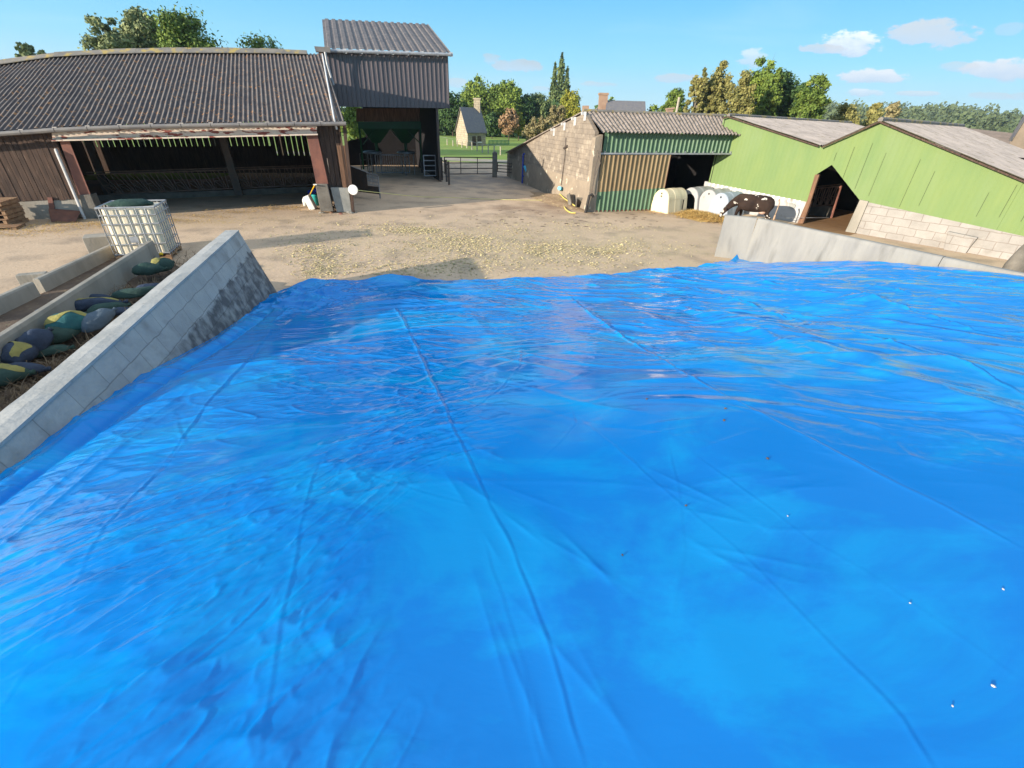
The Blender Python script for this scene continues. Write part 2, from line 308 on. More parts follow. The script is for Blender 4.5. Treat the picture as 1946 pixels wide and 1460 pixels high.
# ================================================================== SETTING
def sheet(name, pts, z, m, kind='structure'):
    b = MB(); b.add([(x, y, z) for x, y in pts], [tuple(range(len(pts)))]); o = b.build(name, m); o['kind'] = kind; return o
M['grass'] = mat('grass', (.17, .26, .04), (.24, .33, .06), .25, rough=.95, bump=(3, .8), c3=(.24, .24, .07), s3=.6, t3=(.5, .75))
sheet('ground', [(-2500, -300), (2500, -300), (2500, 3000), (-2500, 3000)], 0, M['grass'])
M['yard'] = mat('yard', (.57, .42, .285), (.50, .365, .245), .35, rough=.95, bump=(9, .5), c3=(.36, .27, .19), s3=.9, t3=(.5, .68))
mix_on(M['yard'], ellmask(4.5, 26, 9, 3.0, .35, 1.2), (.22, .14, .09))
mix_on(M['yard'], ellmask(-1, 36, 9, 7, .2, 1.0), (.26, .215, .18))
mix_on(M['yard'], times(ellmask(1.5, 16.5, 11, 5.2, .12, 1.6), speck(14, .44, .56, .75)), (.42, .37, .17))
mix_on(M['yard'], times(ellmask(-13, 18.5, 7, 1.9, .33, 1.3), speck(9, .48, .6, .8)), (.52, .37, .15))
mix_on(M['yard'], speck(30, .60, .66, .5), (.60, .50, .36))
mix_on(M['yard'], speck(22, .64, .70, .7), (.10, .075, .055))
sheet('yard', [(-60, -30), (60, -30), (60, 62), (14, 62), (4, 50.5), (-20, 50), (-20, 31), (-60, 14)], .012, M['yard'])
M['track'] = mat('track', (.40, .35, .27), (.3, .26, .19), 1., rough=.95, bump=(8, .4))
sheet('path', [(-40, 52.5), (4, 51.2), (12, 54), (12, 57), (3, 54.8), (-40, 56.5)], .016, M['track'])

# ================================================================== CATTLE BARN (left)
FB = Plane(at(178, 415), at(672, 404)); nB = FB.n
def interp_ext(xs, zs):
    o = np.argsort(xs); xs = np.array(xs)[o]; zs = np.array(zs)[o]
    def f(u):
        if u < xs[0]: return zs[0] + (u - xs[0]) * (zs[1] - zs[0]) / (xs[1] - xs[0])
        if u > xs[-1]: return zs[-1] + (u - xs[-1]) * (zs[-1] - zs[-2]) / (xs[-1] - xs[-2])
        return float(np.interp(u, xs, zs))
    return f
def pxline(pl, pts): q = [pl.uz(*p) for p in pts]; return interp_ext([a for a, b in q], [b for a, b in q]), q
barn = thing('cattle_barn', 'long low cattle barn with dark corrugated roof and open feed passage, on the left', 'barn', at(400, 408))
EP = FB.shift(.38); RP_ = FB.shift(-8.0); BP = FB.shift(-16.3)
zE, qE = pxline(EP, [(0, 251), (100, 244), (200, 239.5), (300, 236.5), (400, 235), (500, 233.5), (655, 232)])
zR, qR = pxline(RP_, [(0, 124), (100, 109), (200, 103), (300, 101), (400, 101), (500, 101.5), (613, 104)])
uER, uRR = qE[-1][0], qR[-1][0]; LEN = 17.5
def corrug_roof(pa, za, ua0, ua1, pb, zb, ub0, ub1, pitch, amp, rows, lap=.0, samp=6, jit=.006):
    n = int(abs(ua1 - ua0) / pitch * samp); b = MB(); vs = []; 
    for i in range(n + 1):
        t = i / n; ua = ua0 + (ua1 - ua0) * t; ub = ub0 + (ub1 - ub0) * t; w = amp * math.cos(2 * math.pi * (ua - ua0) / pitch)
        A = pa.pt(ua, za(ua)); B = pb.pt(ub, zb(ub))
        for k in range(rows + 1):
            s = k / rows; p = A + (B - A) * s; p[2] += w + (lap * (1 - (s * 4) % 1) if lap else 0) + jit * math.sin(ua * 3 + s * 9); vs.append(p)
    fs = [(i * (rows + 1) + k, (i + 1) * (rows + 1) + k, (i + 1) * (rows + 1) + k + 1, i * (rows + 1) + k + 1) for i in range(n) for k in range(rows)]
    b.add(vs, fs); return b
b = corrug_roof(EP, zE, uER - LEN, uER, RP_, zR, uRR - LEN, uRR, .178, .030, 16, lap=.022)
def crest_on(m, pl, u0, pitch, color, op=.8, lo=.75, hi=.98):
    """pale lichen and wear along the crests of the corrugation"""
    def fn(nd, lk):
        g = nd.new('ShaderNodeNewGeometry'); d = nd.new('ShaderNodeVectorMath'); d.operation = 'DOT_PRODUCT'; lk.new(g.outputs['Position'], d.inputs[0]); d.inputs[1].default_value = (pl.e[0], pl.e[1], 0)
        a = nd.new('ShaderNodeMath'); a.operation = 'SUBTRACT'; lk.new(d.outputs['Value'], a.inputs[0]); a.inputs[1].default_value = float(pl.P @ pl.e) + u0
        c = nd.new('ShaderNodeMath'); c.operation = 'MULTIPLY'; lk.new(a.outputs[0], c.inputs[0]); c.inputs[1].default_value = 2 * math.pi / pitch
        e = nd.new('ShaderNodeMath'); e.operation = 'COSINE'; lk.new(c.outputs[0], e.inputs[0])
        r = nd.new('ShaderNodeMapRange'); lk.new(e.outputs[0], r.inputs[0]); r.inputs[1].default_value = lo; r.inputs[2].default_value = hi; r.inputs[4].default_value = op; return r.outputs[0]
    return fn
# corrugation runs slightly skew of the plan, so wear is keyed to a vertex attribute instead
def crest_attr(b, rows, n, samp, amp_ok=.7):
    a = []
    for i in range(n + 1):
        c = math.cos(2 * math.pi * (i / samp)); a += [c] * (rows + 1)
    return a
def build_roof(b, name, m, parent, crest):
    o = b.build(name, m, parent, smooth=True); me = o.data; at_ = me.attributes.new('crest', 'FLOAT', 'POINT'); at_.data.foreach_set('value', np.array(crest, float)); return o
def crest_mat(m, color, op=.8, lo=.45, hi=1.0):
    def fn(nd, lk):
        a = nd.new('ShaderNodeAttribute'); a.attribute_name = 'crest'; r = nd.new('ShaderNodeMapRange'); lk.new(a.outputs['Fac'], r.inputs[0]); r.inputs[1].default_value = lo; r.inputs[2].default_value = hi; r.inputs[4].default_value = op
        g = nd.new('ShaderNodeNewGeometry'); ns = nd.new('ShaderNodeTexNoise'); ns.inputs['Scale'].default_value = 2.2; ns.inputs['Detail'].default_value = 6; lk.new(g.outputs['Position'], ns.inputs[0])
        r2 = nd.new('ShaderNodeMapRange'); lk.new(ns.outputs[0], r2.inputs[0]); r2.inputs[1].default_value = .3; r2.inputs[2].default_value = .6; r2.inputs[3].default_value = .35
        mm = nd.new('ShaderNodeMath'); mm.operation = 'MULTIPLY'; lk.new(r.outputs[0], mm.inputs[0]); lk.new(r2.outputs[0], mm.inputs[1]); return mm.outputs[0]
    return mix_on(m, fn, color)
crest_mat(M['roof_dark'], (.36, .305, .255))
nseg = int(LEN / .178 * 6)
build_roof(b, 'roof', M['roof_dark'], barn, [math.cos(2 * math.pi * (uER - LEN + LEN * i / nseg - (uER - LEN)) / .178) for i in range(nseg + 1) for k in range(17)])
b = MB(); A0, A1 = RP_.pt(uRR - LEN, zR(uRR - LEN)), RP_.pt(uRR, zR(uRR)); B1 = BP.pt(BP.uz(655, 232)[0] - 5.6, 3.6); B1 = np.array([*(A1[:2] + (-nB) * 8.0), 3.6]); B0 = np.array([*(A0[:2] - nB * 8.0), 3.2])
b.add([A0 - [0, 0, .03], A1 - [0, 0, .03], B1, B0], [(0, 1, 2, 3)]); b.build('rear_roof', M['roof_dark'], barn)
# ridge capping: overlapping pieces
b = MB(); zc_, qc = pxline(RP_, [(0, 116), (100, 101.5), (200, 95.5), (300, 92.5), (400, 92), (500, 93.5), (583, 97)])
u = qc[-1][0]; i = 0
while u > uRR - LEN:
    u2 = u - 1.1; zz = [(zc_(u) + zR(u)) / 2, (zc_(u2) + zR(u2)) / 2]; e = .012 * (i % 2)
    for s in (1, -1):
        b.prism([RP_.pt(u, zR(u) - .02, .30 * s), RP_.pt(u2 - .03, zR(u2) - .02, .30 * s), RP_.pt(u2 - .03, zc_(u2) + e, 0), RP_.pt(u, zc_(u) + e, 0)], (0, 0, .03))
    u = u2; i += 1
b.build('ridge_cap', M['ridge_cap'], barn)
# gutter: half-round lengths with brackets
b = MB(); G_ = EP.shift(.10); u = uER + .05
while u > uER - LEN:
    u2 = u - 1.0; path = [G_.pt(u, zE(u) - .06), G_.pt(u2 + .02, zE(u2) - .06)]; b.tube(path, .075, 8); b.beam(path[1] + [0, 0, .0], path[1] - np.array([*G_.n, 0]) * .02 + [0, 0, .1], .03, .17); u = u2
b.build('gutter', M['gutter'], barn)
def ppoly(b, pl, pts, off, th):
    P = [pl.px(x, y, off) for x, y in pts]; return b.prism(P, np.array([*(-pl.n), 0]) * th)
# front lintel beam with flaking paint
b = MB(); ppoly(b, FB, [(98, 251), (200, 247), (300, 244), (602, 240), (602, 255), (300, 259.5), (200, 263), (100, 268)], .12, .18); b.build('lintel_beam', M['flaking_paint'], barn)
b = MB(); q0, q1 = FB.px(100, 267, .16), FB.px(604, 255.5, .16); b.beam(q0, q1, .22, .05, up=(0, 0, 1)); b.build('beam_flange', M['flaking_paint'], barn)
# red steel columns on concrete stubs
for k, (top, bot) in enumerate([((113, 268, 131, 267), (150, 371, 172, 370)), ((582, 256, 603, 256), (601, 350, 624, 350))]):
    c = MB(); ppoly(c, FB, [(top[0], top[1]), (top[2], top[3]), (bot[2], bot[3]), (bot[0], bot[1])], .10, .03)
    ppoly(c, FB, [((top[0] + top[2]) / 2 - 1.2, top[1]), ((top[0] + top[2]) / 2 + 1.2, top[3]), ((bot[0] + bot[2]) / 2 + 1.2, bot[3]), ((bot[0] + bot[2]) / 2 - 1.2, bot[1])], .07, .24)
    ppoly(c, FB, [(top[0], top[1]), (top[2], top[3]), (bot[2], bot[3]), (bot[0], bot[1])], -.17, .03); c.build('steel_column', M['rust_steel'], barn)
b = MB(); ppoly(b, FB, [(150, 371), (172, 370), (192, 414), (163, 420)], .16, .5); b.build('column_base', M['concrete_dark'], barn, bevel=.02)
b = MB(); ppoly(b, FB, [(599, 350), (622, 350), (634, 402), (609, 402)], .22, .5); b.build('column_base', M['concrete_dark'], barn, bevel=.02)
# board cladding, left and right of the opening
def boards(b, pl, u0, u1, w, gap, zb, zt, off, seed=1, missing=0.):
    rr = random.Random(seed); u = u0
    while u < u1 - .02:
        ww = min(w * rr.uniform(.85, 1.15), u1 - u); o = off + rr.uniform(-.012, .012)
        if rr.random() >= missing:
            e = rr.uniform(-.03, .03); P = [pl.pt(u, zb(u) + e, o), pl.pt(u + ww - gap, zb(u + ww) + e, o), pl.pt(u + ww - gap, zt(u + ww), o), pl.pt(u, zt(u), o)]
            b.prism(P, np.array([*(-pl.n), 0]) * .025)
        u += ww
uL = FB.uz(150, 371)[0]; uL0 = uL - 6
zPl, _ = pxline(FB, [(0, 385), (150, 378)])
b = MB(); boards(b, FB, uL0, uL + .05, .17, .012, zPl, lambda u: zE(u) - .12, .02, 3); b.build('front_boards', M['dark_wood'], barn)
b = MB(); b.prism([FB.pt(uL0, 0), FB.pt(uL + .2, 0), FB.pt(uL + .2, zPl(uL)), FB.pt(uL0, zPl(uL0))], np.array([*(-nB), 0]) * .2); b.build('plinth', M['concrete_pale'], barn)
b = MB(); b.prism([FB.px(91, 375, .03), FB.px(100, 375, .03), FB.px(108, 412, .03), FB.px(98, 414, .03)], np.array([*nB, 0]) * .05); b.build('plinth_post', M['rust_steel'], barn)
ur0, ur1 = FB.uz(604, 300)[0], FB.uz(655, 300)[0]; zt_ = lambda u: zE(u) - .1
b = MB(); boards(b, FB, ur0 - .05, ur1, .2, .015, lambda u: 1.0, zt_, -.14, 5, .0); b.build('front_boards', M['dark_wood'], barn)
b = MB(); us0 = FB.uz(636, 300)[0]; boards(b, FB, us0 + .15, us0 + .55, .2, .012, lambda u: .95, lambda u: 2.75, .0, 8); b.build('patch_boards', M['brown_wood'], barn)
b = MB(); ppoly(b, FB, [(628, 357), (662, 357), (668, 403), (640, 403)], .05, .3); b.build('plinth', M['concrete'], barn)
b = MB(); b.beam(FB.px(671, 402, .08) * [1, 1, 0], FB.px(654, 236, .08), .14, .14, up=(FB.e[0], FB.e[1], 0)); b.build('corner_post', M['dark_wood'], barn)
# right gable end wall, rear wall with ventilation slats, left end wall
c0 = np.array([*FB.pt(ur1, 0)[:2], 0]); dirb = (A1[:2] - EP.pt(uER, 0)[:2]); dirb /= np.linalg.norm(dirb)
GE = Plane(c0, c0[:2] + dirb)
b = MB(); P = [c0, [*(c0[:2] + dirb * 16), 0], [*(c0[:2] + dirb * 16), 3.4], [*(c0[:2] + dirb * 8), A1[2] - .15], [*c0[:2], zE(uER) - .1]]
b.prism(P, np.array([*FB.e, 0]) * -.06); b.build('end_wall', M['dark_wood'], barn)
zs0, _ = pxline(BP, [(300, 279), (590, 277)]); zs1, _ = pxline(BP, [(515, 298), (590, 297)])
uB1 = BP.uz(620, 300)[0]; uB0 = uB1 - 22
b = MB(); b.prism([BP.pt(uB0, 0), BP.pt(uB1, 0), BP.pt(uB1, zs1(uB1)), BP.pt(uB0, zs1(uB1))], np.array([*(-nB), 0]) * .1)
um = BP.uz(515, 280)[0]; b.prism([BP.pt(uB0, zs1(uB1)), BP.pt(um, zs1(uB1)), BP.pt(um, zs0(um)), BP.pt(uB0, zs0(uB0))], np.array([*(-nB), 0]) * .1)
boards(b, BP, uB0, um, .34, .05, lambda u: zs0(u) - .12, lambda u: 3.9, -.02, 9); boards(b, BP, um, uB1 + .3, .34, .055, lambda u: zs1(uB1) - .12, lambda u: 3.9, -.02, 10)
b.build('rear_boards', M['dark_wood'], barn)
b = MB(); P0 = FB.pt(uL0 + .1, 0); b.prism([P0, P0 + np.array([*(-nB), 0]) * 16, P0 + np.array([*(-nB * 16), 3.3]), P0 + np.array([*(-nB * 8), 5.6]), P0 + [0, 0, 2.9]], np.array([*FB.e, 0]) * .08); b.build('end_wall', M['dark_wood'], barn)
b = MB(); I2 = FB.shift(-5.2); ppoly(b, I2, [(412, 250), (425, 250), (462, 372), (447, 372)], 0, .2); b.build('inner_post', M['dark_steel'], barn)
b = MB(); ppoly(b, I2, [(156, 262), (170, 262), (218, 384), (203, 384)], 0, .2); b.build('inner_post', M['dark_steel'], barn)
b = MB(); path = [FB.px(108, 290, .2), FB.px(165, 425, .2)]; b.tube([FB.px(106, 284, .12), path[0], path[1], path[1] + [.12, -.1, -.0]], .05, 8); b.build('downpipe', M['pipe_grey'], barn)
b = MB(); b.tube([RP_.px(613, 106, 0) + [0, 0, .06], EP.px(636, 232, 0) + [0, 0, .1], FB.px(640, 246, .3)], .04, 8); b.build('roof_pipe', M['pipe_grey'], barn)
# feed kerb inside and the row of head yokes
kP = Plane(at(200, 383), at(590, 366))
kb = MB(); kb.prism([kP.px(150, 386), kP.px(600, 366), kP.px(600, 355), kP.px(150, 373)], np.array([*(-kP.n), 0]) * .18); kb.build('feed_kerb', M['concrete_dark'], barn)
fb = thing('feed_barrier', 'long rusty steel feed barrier with a row of head yokes inside the dark open barn', 'feed barrier', kP.px(400, 375))
def feed_barrier(root, pl, tl, tr, bl, br, n, r=.022, yoke_m=None):
    T0, T1, B0, B1 = pl.px(*tl), pl.px(*tr), pl.px(*bl), pl.px(*br)
    for a, c in ((T0, T1), (B0, B1)):
        q = MB(); q.tube([a, c], r * 1.15, 6); q.build('rail', yoke_m, root)
    q = MB(); q.tube([T0 + [0, 0, .09], T1 + [0, 0, .09]], r * .8, 6); q.build('lock_rail', yoke_m, root)
    w = np.linalg.norm(T1 - T0) / n
    for i in range(n):
        t0, t1, tm = (i + .12) / n, (i + .88) / n, (i + .5) / n
        X = lambda t, s: (B0 + (B1 - B0) * t) * (1 - s) + (T0 + (T1 - T0) * t) * s
        q = MB(); q.tube([X(t0, 0), X(tm - .05 / n, 1)], r * .8, 5); q.tube([X(t1, 0), X(tm + .13 / n, 1)], r * .8, 5); q.tube([X(tm - .22 / n, .45), X(tm + .25 / n, .45)], r * .7, 5); q.tube([X(tm - .2 / n, .45), X(t1 - .05 / n, 0)], r * .7, 5)
        q.tube([X((i + .99) / n, 0), X((i + .99) / n, 1)], r * .9, 5); q.build('head_yoke', yoke_m, root)
M['barrier'] = mat('barrier_steel', (.30, .2, .15), (.18, .12, .09), 6., rough=.7, metal=.2)
feed_barrier(fb, kP, (165, 332), (595, 318), (205, 369), (600, 351), 17, .026, M['barrier'])

# ================================================================== FEED TOWER
TP = Plane(np.array([-4.66, 34.25]), az=math.radians(19)); TB = TP.shift(-8.3); TE = TP.shift(.3)
tower = thing('feed_tower', 'tall dark sheet-clad feed tower with open bottom standing beside the long barn', 'tower', TP.pt(-3.5, 0, -4))
def trap(u0, u1, pitch, top, slope, depth):
    out = []; u = u0
    while u < u1:
        v = pitch - top - 2 * slope
        for du, o in ((0, 0), (v, 0), (v + slope, depth), (v + slope + top, depth), (pitch - 1e-4, 0)):
            if u + du <= u1: out.append((u + du, o))
        u += pitch
    return out
def clad(b, pl, prof, zb, zt, off=0., back=True):
    vs = []; fs = []; n = len(prof)
    for (u, o) in prof: vs += [pl.pt(u, zb(u), off + o), pl.pt(u, zt(u), off + o)]
    for i in range(n - 1): fs.append((2 * i, 2 * i + 2, 2 * i + 3, 2 * i + 1))
    b.add(vs, fs)
    if back:
        m = len(vs); (ua, _), (ub, _) = prof[0], prof[-1]
    return b
zTe, qTe = pxline(TE, [(617, 94), (857, 102)]); zTr, qTr = pxline(TB, [(612, 37), (813, 47)])
zTt, q1 = pxline(TP, [(620, 97), (853, 103)]); zTb, q2 = pxline(TP, [(648, 203), (854, 206)])
uT1 = TP.uz(853.5, 150)[0]; uT0 = uT1 - 7.6
b = MB(); clad(b, TP, trap(uT0, uT1, .27, .045, .02, .04), zTb, zTt); b.build('front_cladding', M['clad_tower'], tower)
def roofpanel(b, pa, za, ua0, ua1, pb, zb, ub0, ub1, pitch, top, slope, depth):
    pr = trap(0, abs(ua1 - ua0), pitch, top, slope, depth); vs = []; Lm = pr[-1][0]
    for (u, o) in pr:
        t = u / Lm; A = pa.pt(ua0 + (ua1 - ua0) * t, za(ua0 + (ua1 - ua0) * t)); B = pb.pt(ub0 + (ub1 - ub0) * t, zb(ub0 + (ub1 - ub0) * t)); A[2] += o; B[2] += o; vs += [A, B]
    b.add(vs, [(2 * i, 2 * i + 2, 2 * i + 3, 2 * i + 1) for i in range(len(pr) - 1)]); return b
b = roofpanel(MB(), TE, zTe, qTe[0][0], qTe[1][0], TB, zTr, qTr[0][0], qTr[1][0], .44, .2, .04, .06); b.build('roof', M['roof_tower'], tower)
A_, B_ = TB.pt(*qTr[0]), TB.pt(*qTr[1]); b = MB(); bk = np.array([*(-TP.n), 0])
b.add([A_ - [0, 0, .02], B_ - [0, 0, .02], B_ + bk * 4 - [0, 0, 1.2], A_ + bk * 4 - [0, 0, 1.2]], [(0, 1, 2, 3)]); b.build('rear_roof', M['roof_tower'], tower)
b = MB(); g0, g1 = TE.pt(qTe[0][0] + .2, qTe[0][1] - .06, .08), TE.pt(qTe[1][0], qTe[1][1] - .06, .08)
b.tube([g0, g1], .09, 8)
for k in range(9):
    p = g0 + (g1 - g0) * (k / 8); b.beam(p - [0, 0, .1], p + [0, 0, .11], .04, .2)
b.build('gutter', M['galv'], tower)
b = MB(); ppoly(b, TE, [(597, 88), (627, 90), (628, 100), (600, 98)], .3, .5); b.build('gutter_box', M['gutter'], tower)
b = MB(); b.tube([TE.px(618, 99, .3), TE.px(622, 122, .25), TE.px(634, 162, .2)], .07, 8); b.build('downpipe', M['galv'], tower)
# side and rear walls, lower right wall, posts
b = MB(); R0 = TP.pt(uT1, 0, -.02)
zz = lambda s: zTt(uT1) + (zTr(qTr[1][0]) - zTt(uT1)) * min(s, 8.3) / 8.3 - (max(0, s - 8.3) * .3)
b.prism([TP.pt(uT1 - .02, zTb(uT1), 0), TP.pt(uT1 - .02, 4.3, -12), TP.pt(uT1 - .02, zz(12) - .15, -12), TP.pt(uT1 - .02, zz(8.3) - .12, -8.3), TP.pt(uT1 - .02, zz(0) - .05, 0)], np.array([*TP.e, 0]) * -.05); b.build('side_wall', M['clad_tower'], tower)
uw = TP.uz(836, 340)[0]
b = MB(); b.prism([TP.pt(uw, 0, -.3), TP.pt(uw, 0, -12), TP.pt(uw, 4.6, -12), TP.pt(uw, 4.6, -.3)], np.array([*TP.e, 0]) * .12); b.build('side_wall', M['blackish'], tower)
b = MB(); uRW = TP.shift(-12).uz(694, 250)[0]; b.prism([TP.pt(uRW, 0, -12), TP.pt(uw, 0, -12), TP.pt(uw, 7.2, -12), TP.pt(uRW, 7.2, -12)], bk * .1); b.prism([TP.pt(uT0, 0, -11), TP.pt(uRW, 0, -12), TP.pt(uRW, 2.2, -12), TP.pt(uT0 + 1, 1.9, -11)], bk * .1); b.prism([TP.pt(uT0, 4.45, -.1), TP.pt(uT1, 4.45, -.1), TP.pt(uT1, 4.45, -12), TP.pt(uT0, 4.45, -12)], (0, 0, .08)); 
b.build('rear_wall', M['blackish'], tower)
uT3 = qTe[0][0] + .5
b = MB(); b.prism([TP.pt(uT3, 4.45, -.1), TP.pt(qTr[0][0] + .6, 4.45, -7.8), TP.pt(qTr[0][0] + .6, qTr[0][1] - .6, -7.8), TP.pt(uT3, qTe[0][1] - .3, -.3)], np.array([*TP.e, 0]) * .05); b.build('side_wall', M['clad_tower'], tower)
for x0, x1, o in ((834, 837, -.15), (799, 802, -5.5)):
    b = MB(); pl = TP.shift(o); p = pl.px(x1, 345 if o > -1 else 325); p[2] = 0; b.beam(p, [p[0], p[1], 4.6], .14, .14); b.build('post', M['dark_steel'], tower)
# brown apron and green machine frame with two hoppers
HP = TP.shift(-3.2)
b = MB(); ppoly(b, HP, [(677, 206), (798, 206), (797, 231), (677, 231)], 0, .1); b.build('apron_boards', M['brown_wood'], tower)
hop = thing('feed_hopper', 'green steel frame with two hanging feed hoppers inside the open tower', 'hopper', HP.px(740, 320) * [1, 1, 0])
b = MB(); ppoly(b, HP, [(680, 232), (800, 231), (801, 245), (681, 245)], .15, .2); b.build('frame_beam', M['machine_green'], hop)
for xa, ya, xb, yb in ((683, 244, 691, 322), (799, 243, 801, 305)):
    b = MB(); b.beam(HP.px(xa, ya, .1), HP.px(xb, yb, .1), .1, .1); b.build('frame_leg', M['machine_green'], hop)
for cx in (715, 771):
    b = MB(); q = [HP.px(cx - 27, 245, .05), HP.px(cx + 27, 245, .05), HP.px(cx + 7, 272, -.8), HP.px(cx - 7, 272, -.8)]
    r0 = [p + bk * 2.2 for p in q[:2]]; r1 = [p + bk * .4 for p in q[2:]]
    b.add([q[0], q[1], r0[1], r0[0], q[3], q[2], r1[0], r1[1]], [(0, 1, 5, 4), (1, 2, 6, 5), (2, 3, 7, 6), (3, 0, 4, 7), (4, 5, 6, 7)]); b.tube([(q[2] + q[3]) / 2 + bk * .2, (q[2] + q[3]) / 2 + bk * .2 - [0, 0, .7]], .12, 8); b.build('hopper', M['machine_green'], hop)
for xa, ya, xb, yb in ((690, 275, 712, 246), (798, 272, 776, 250)):
    b = MB(); b.tube([HP.px(xa, ya, .12), HP.px(xb, yb, .12)], .035, 6); b.build('brace', M['machine_green'], hop)
# round feeders on legs, stall gates
FPn = TP.shift(-4.4)
for cx, lab in ((708, 'grey round feed drum on legs under the left green hopper'), (772, 'grey round feed drum on legs under the right green hopper')):
    c = FPn.px(cx, 290); t = thing('feed_drum', lab, 'feed drum', c * [1, 1, 0], 'round feed drums in the tower')
    b = MB(); b.lathe(c, [(.05, -.1), (.62, -.08), (.70, 0), (.62, .08), (.1, .14)], 18); b.build('drum', M['steel'], t, smooth=True)
    for a in (.5, 2.6, 4.7):
        b = MB(); p = c + [math.cos(a) * .55, math.sin(a) * .55, 0]; b.tube([p, [p[0], p[1], 0]], .035, 6); b.build('leg', M['steel'], t)
def gate(name, label, cat, P, Q, z0, z1, hb, vb, m, r=.025, group=None, end=True, vr=None):
    P, Q = np.array(P, float), np.array(Q, float); t = thing(name, label, cat, [*P[:2], 0], group)
    X = lambda s, z: np.array([*(P[:2] + (Q[:2] - P[:2]) * s), z])
    for s in ((0, 1) if end else ()):
        b = MB(); b.tube([X(s, z0), X(s, z1)], r * 1.2, 8); b.build('stile', m, t)
    for k in range(hb):
        z = z0 + (z1 - z0) * k / (hb - 1); b = MB(); b.tube([X(0, z), X(1, z)], r, 6); b.build('rail', m, t)
    for s in vb:
        b = MB(); b.tube([X(s, z0), X(s, z1)], vr or r * .8, 6); b.build('bar', m, t)
    return t
P, Q = FPn.px(717, 334), FPn.px(779, 331); gate('stall_gate', 'grey barred stall gate between the two feed drums in the tower', 'gate', P, Q, .15, 1.35, 2, [k / 15 for k in range(1, 15)], M['steel'], .03, vr=.018)
P, Q = TP.shift(-1.5).px(807, 335), TP.shift(-1.5).px(829, 333); gate('stall_gate', 'pale five-bar tubular gate at the right side of the tower bay', 'gate', P, Q, .25, 1.55, 5, [], M['galv'], .035)
P, Q = TP.shift(-3.0).px(690, 345), TP.shift(-5.).px(712, 338); gate('stall_gate', 'dark tubular gate left of the barred stall gate in the tower', 'gate', P, Q, .2, 1.5, 4, [.5], M['dark_steel'], .03)
# sheet metal gate hinged on the barn corner
P, Q = at(669, 372), at(723, 379); t = thing('sheet_gate', 'dark sheet metal gate with a pierced lattice, swung open beside the barn corner', 'gate', P)
Pt = above = None
gp = Plane(P, Q); z0a, z1a = gp.uz(663, 314)[1], gp.uz(719, 336)[1]; uA, uB = 0, gp.uz(723, 379)[0]
b = MB(); b.prism([gp.pt(0, .25), gp.pt(uB * .62, .25), gp.pt(uB * .62, z0a + (z1a - z0a) * .62), gp.pt(0, z0a)], np.array([*gp.n, 0]) * .03); b.prism([gp.pt(uB * .62, .25), gp.pt(uB, .25), gp.pt(uB, .62), gp.pt(uB * .62, .62)], np.array([*gp.n, 0]) * .03); b.build('panel', M['dark_steel'], t)
b = MB(); b.tube([gp.pt(0, .2), gp.pt(0, z0a), gp.pt(uB, z1a), gp.pt(uB, .05)], .035, 6); b.build('frame', M['steel'], t)
b = MB()
for k in range(7):
    u = uB * (.64 + .05 * k); b.beam(gp.pt(u, .62), gp.pt(u + .03, z1a + .05), .03, .03)
    
for k in range(4): b.beam(gp.pt(uB * .63, .7 + k * .18), gp.pt(uB, .66 + k * .18), .03, .03)
b.build('lattice', M['galv'], t)
# grey posts: white reel on the corner post and rope across the yard
c = FB.px(671, 361, .45); reel = thing('rope_reel', 'round pale fence reel hung on the barn corner post', 'reel', c)
b = MB(); ax = np.array([.15, -.98, .12]); b.lathe(c - ax * .07, [(.02, 0), (.20, .005), (.21, .03), (.12, .05), (.12, .09), (.21, .11), (.20, .135), (.02, .14)], 20, axis=ax); b.build('drum', M['white'], reel, smooth=False)
E1 = at(905, 380) + [0, 0, .06]; mid = (c + E1) / 2 - [0, 0, .10]
b = MB(); E0 = at(1075, 383) + [0, 0, .06]; b.tube([c + [.15, -.05, 0], (c * 2 + E1) / 3 - [0, 0, .08], mid, (c + E1 * 2) / 3 - [0, 0, .05], E1, (E1 + E0) / 2 - [0, 0, .03], E0], .014, 5); tag(b.build('fence_rope', M['rope']), 'thin yellow rope stretched from the round reel across the yard', 'rope')


# ================================================================== BLOCK SHED (middle right)
SP = Plane(at(1130, 403), az=math.radians(19)); SE = SP.shift(.35); SR = SP.shift(-2.0)
S0 = at(1114, 402); GW = Plane(S0, at(963, 335))
shed = thing('block_shed', 'stone block shed with ribbed green front, pale corrugated roof and sliding door', 'shed', at(1180, 402))
zSe, qSe = pxline(SE, [(1143, 251), (1280, 253.5), (1413, 257)]); zSr, qSr = pxline(SR, [(1112, 212), (1260, 216), (1395, 222)])
n = int((qSe[-1][0] - qSe[0][0]) / .21 * 6)
M['roof_shed'] = mat('roof_shed', (.34, .28, .235), (.21, .175, .145), 4., rough=.9, c3=(.12, .10, .075), s3=9., t3=(.52, .66), bump=(40, .5))
b = corrug_roof(SE, zSe, qSe[0][0], qSe[-1][0], SR, zSr, qSr[0][0], qSr[-1][0], .21, .036, 8, lap=.0, jit=.01); build_roof(b, 'roof', M['roof_shed'], shed, [0.] * len(b.v))
rk = np.array([*(-SP.n), 0]); A1s, A2s = SR.pt(*qSr[0]), SR.pt(*qSr[-1]); m_ = (qSr[0][1] - 1.75) / 12.6
b = MB(); b.prism([A1s + [-.12, 0, -.03], A2s - [0, 0, .03], A2s + rk * 12.8 - [0, 0, m_ * 12.8], A1s + [-.12, 0, 0] + rk * 12.8 - [0, 0, m_ * 12.8]], (0, 0, .05)); b.build('rear_roof', M['roof_shed'], shed)
b = MB(); b.tube([A1s + [-.1, 0, .03], A2s + [.05, 0, .03]], .08, 8); b.build('ridge_cap', M['ridge_cap'], shed)
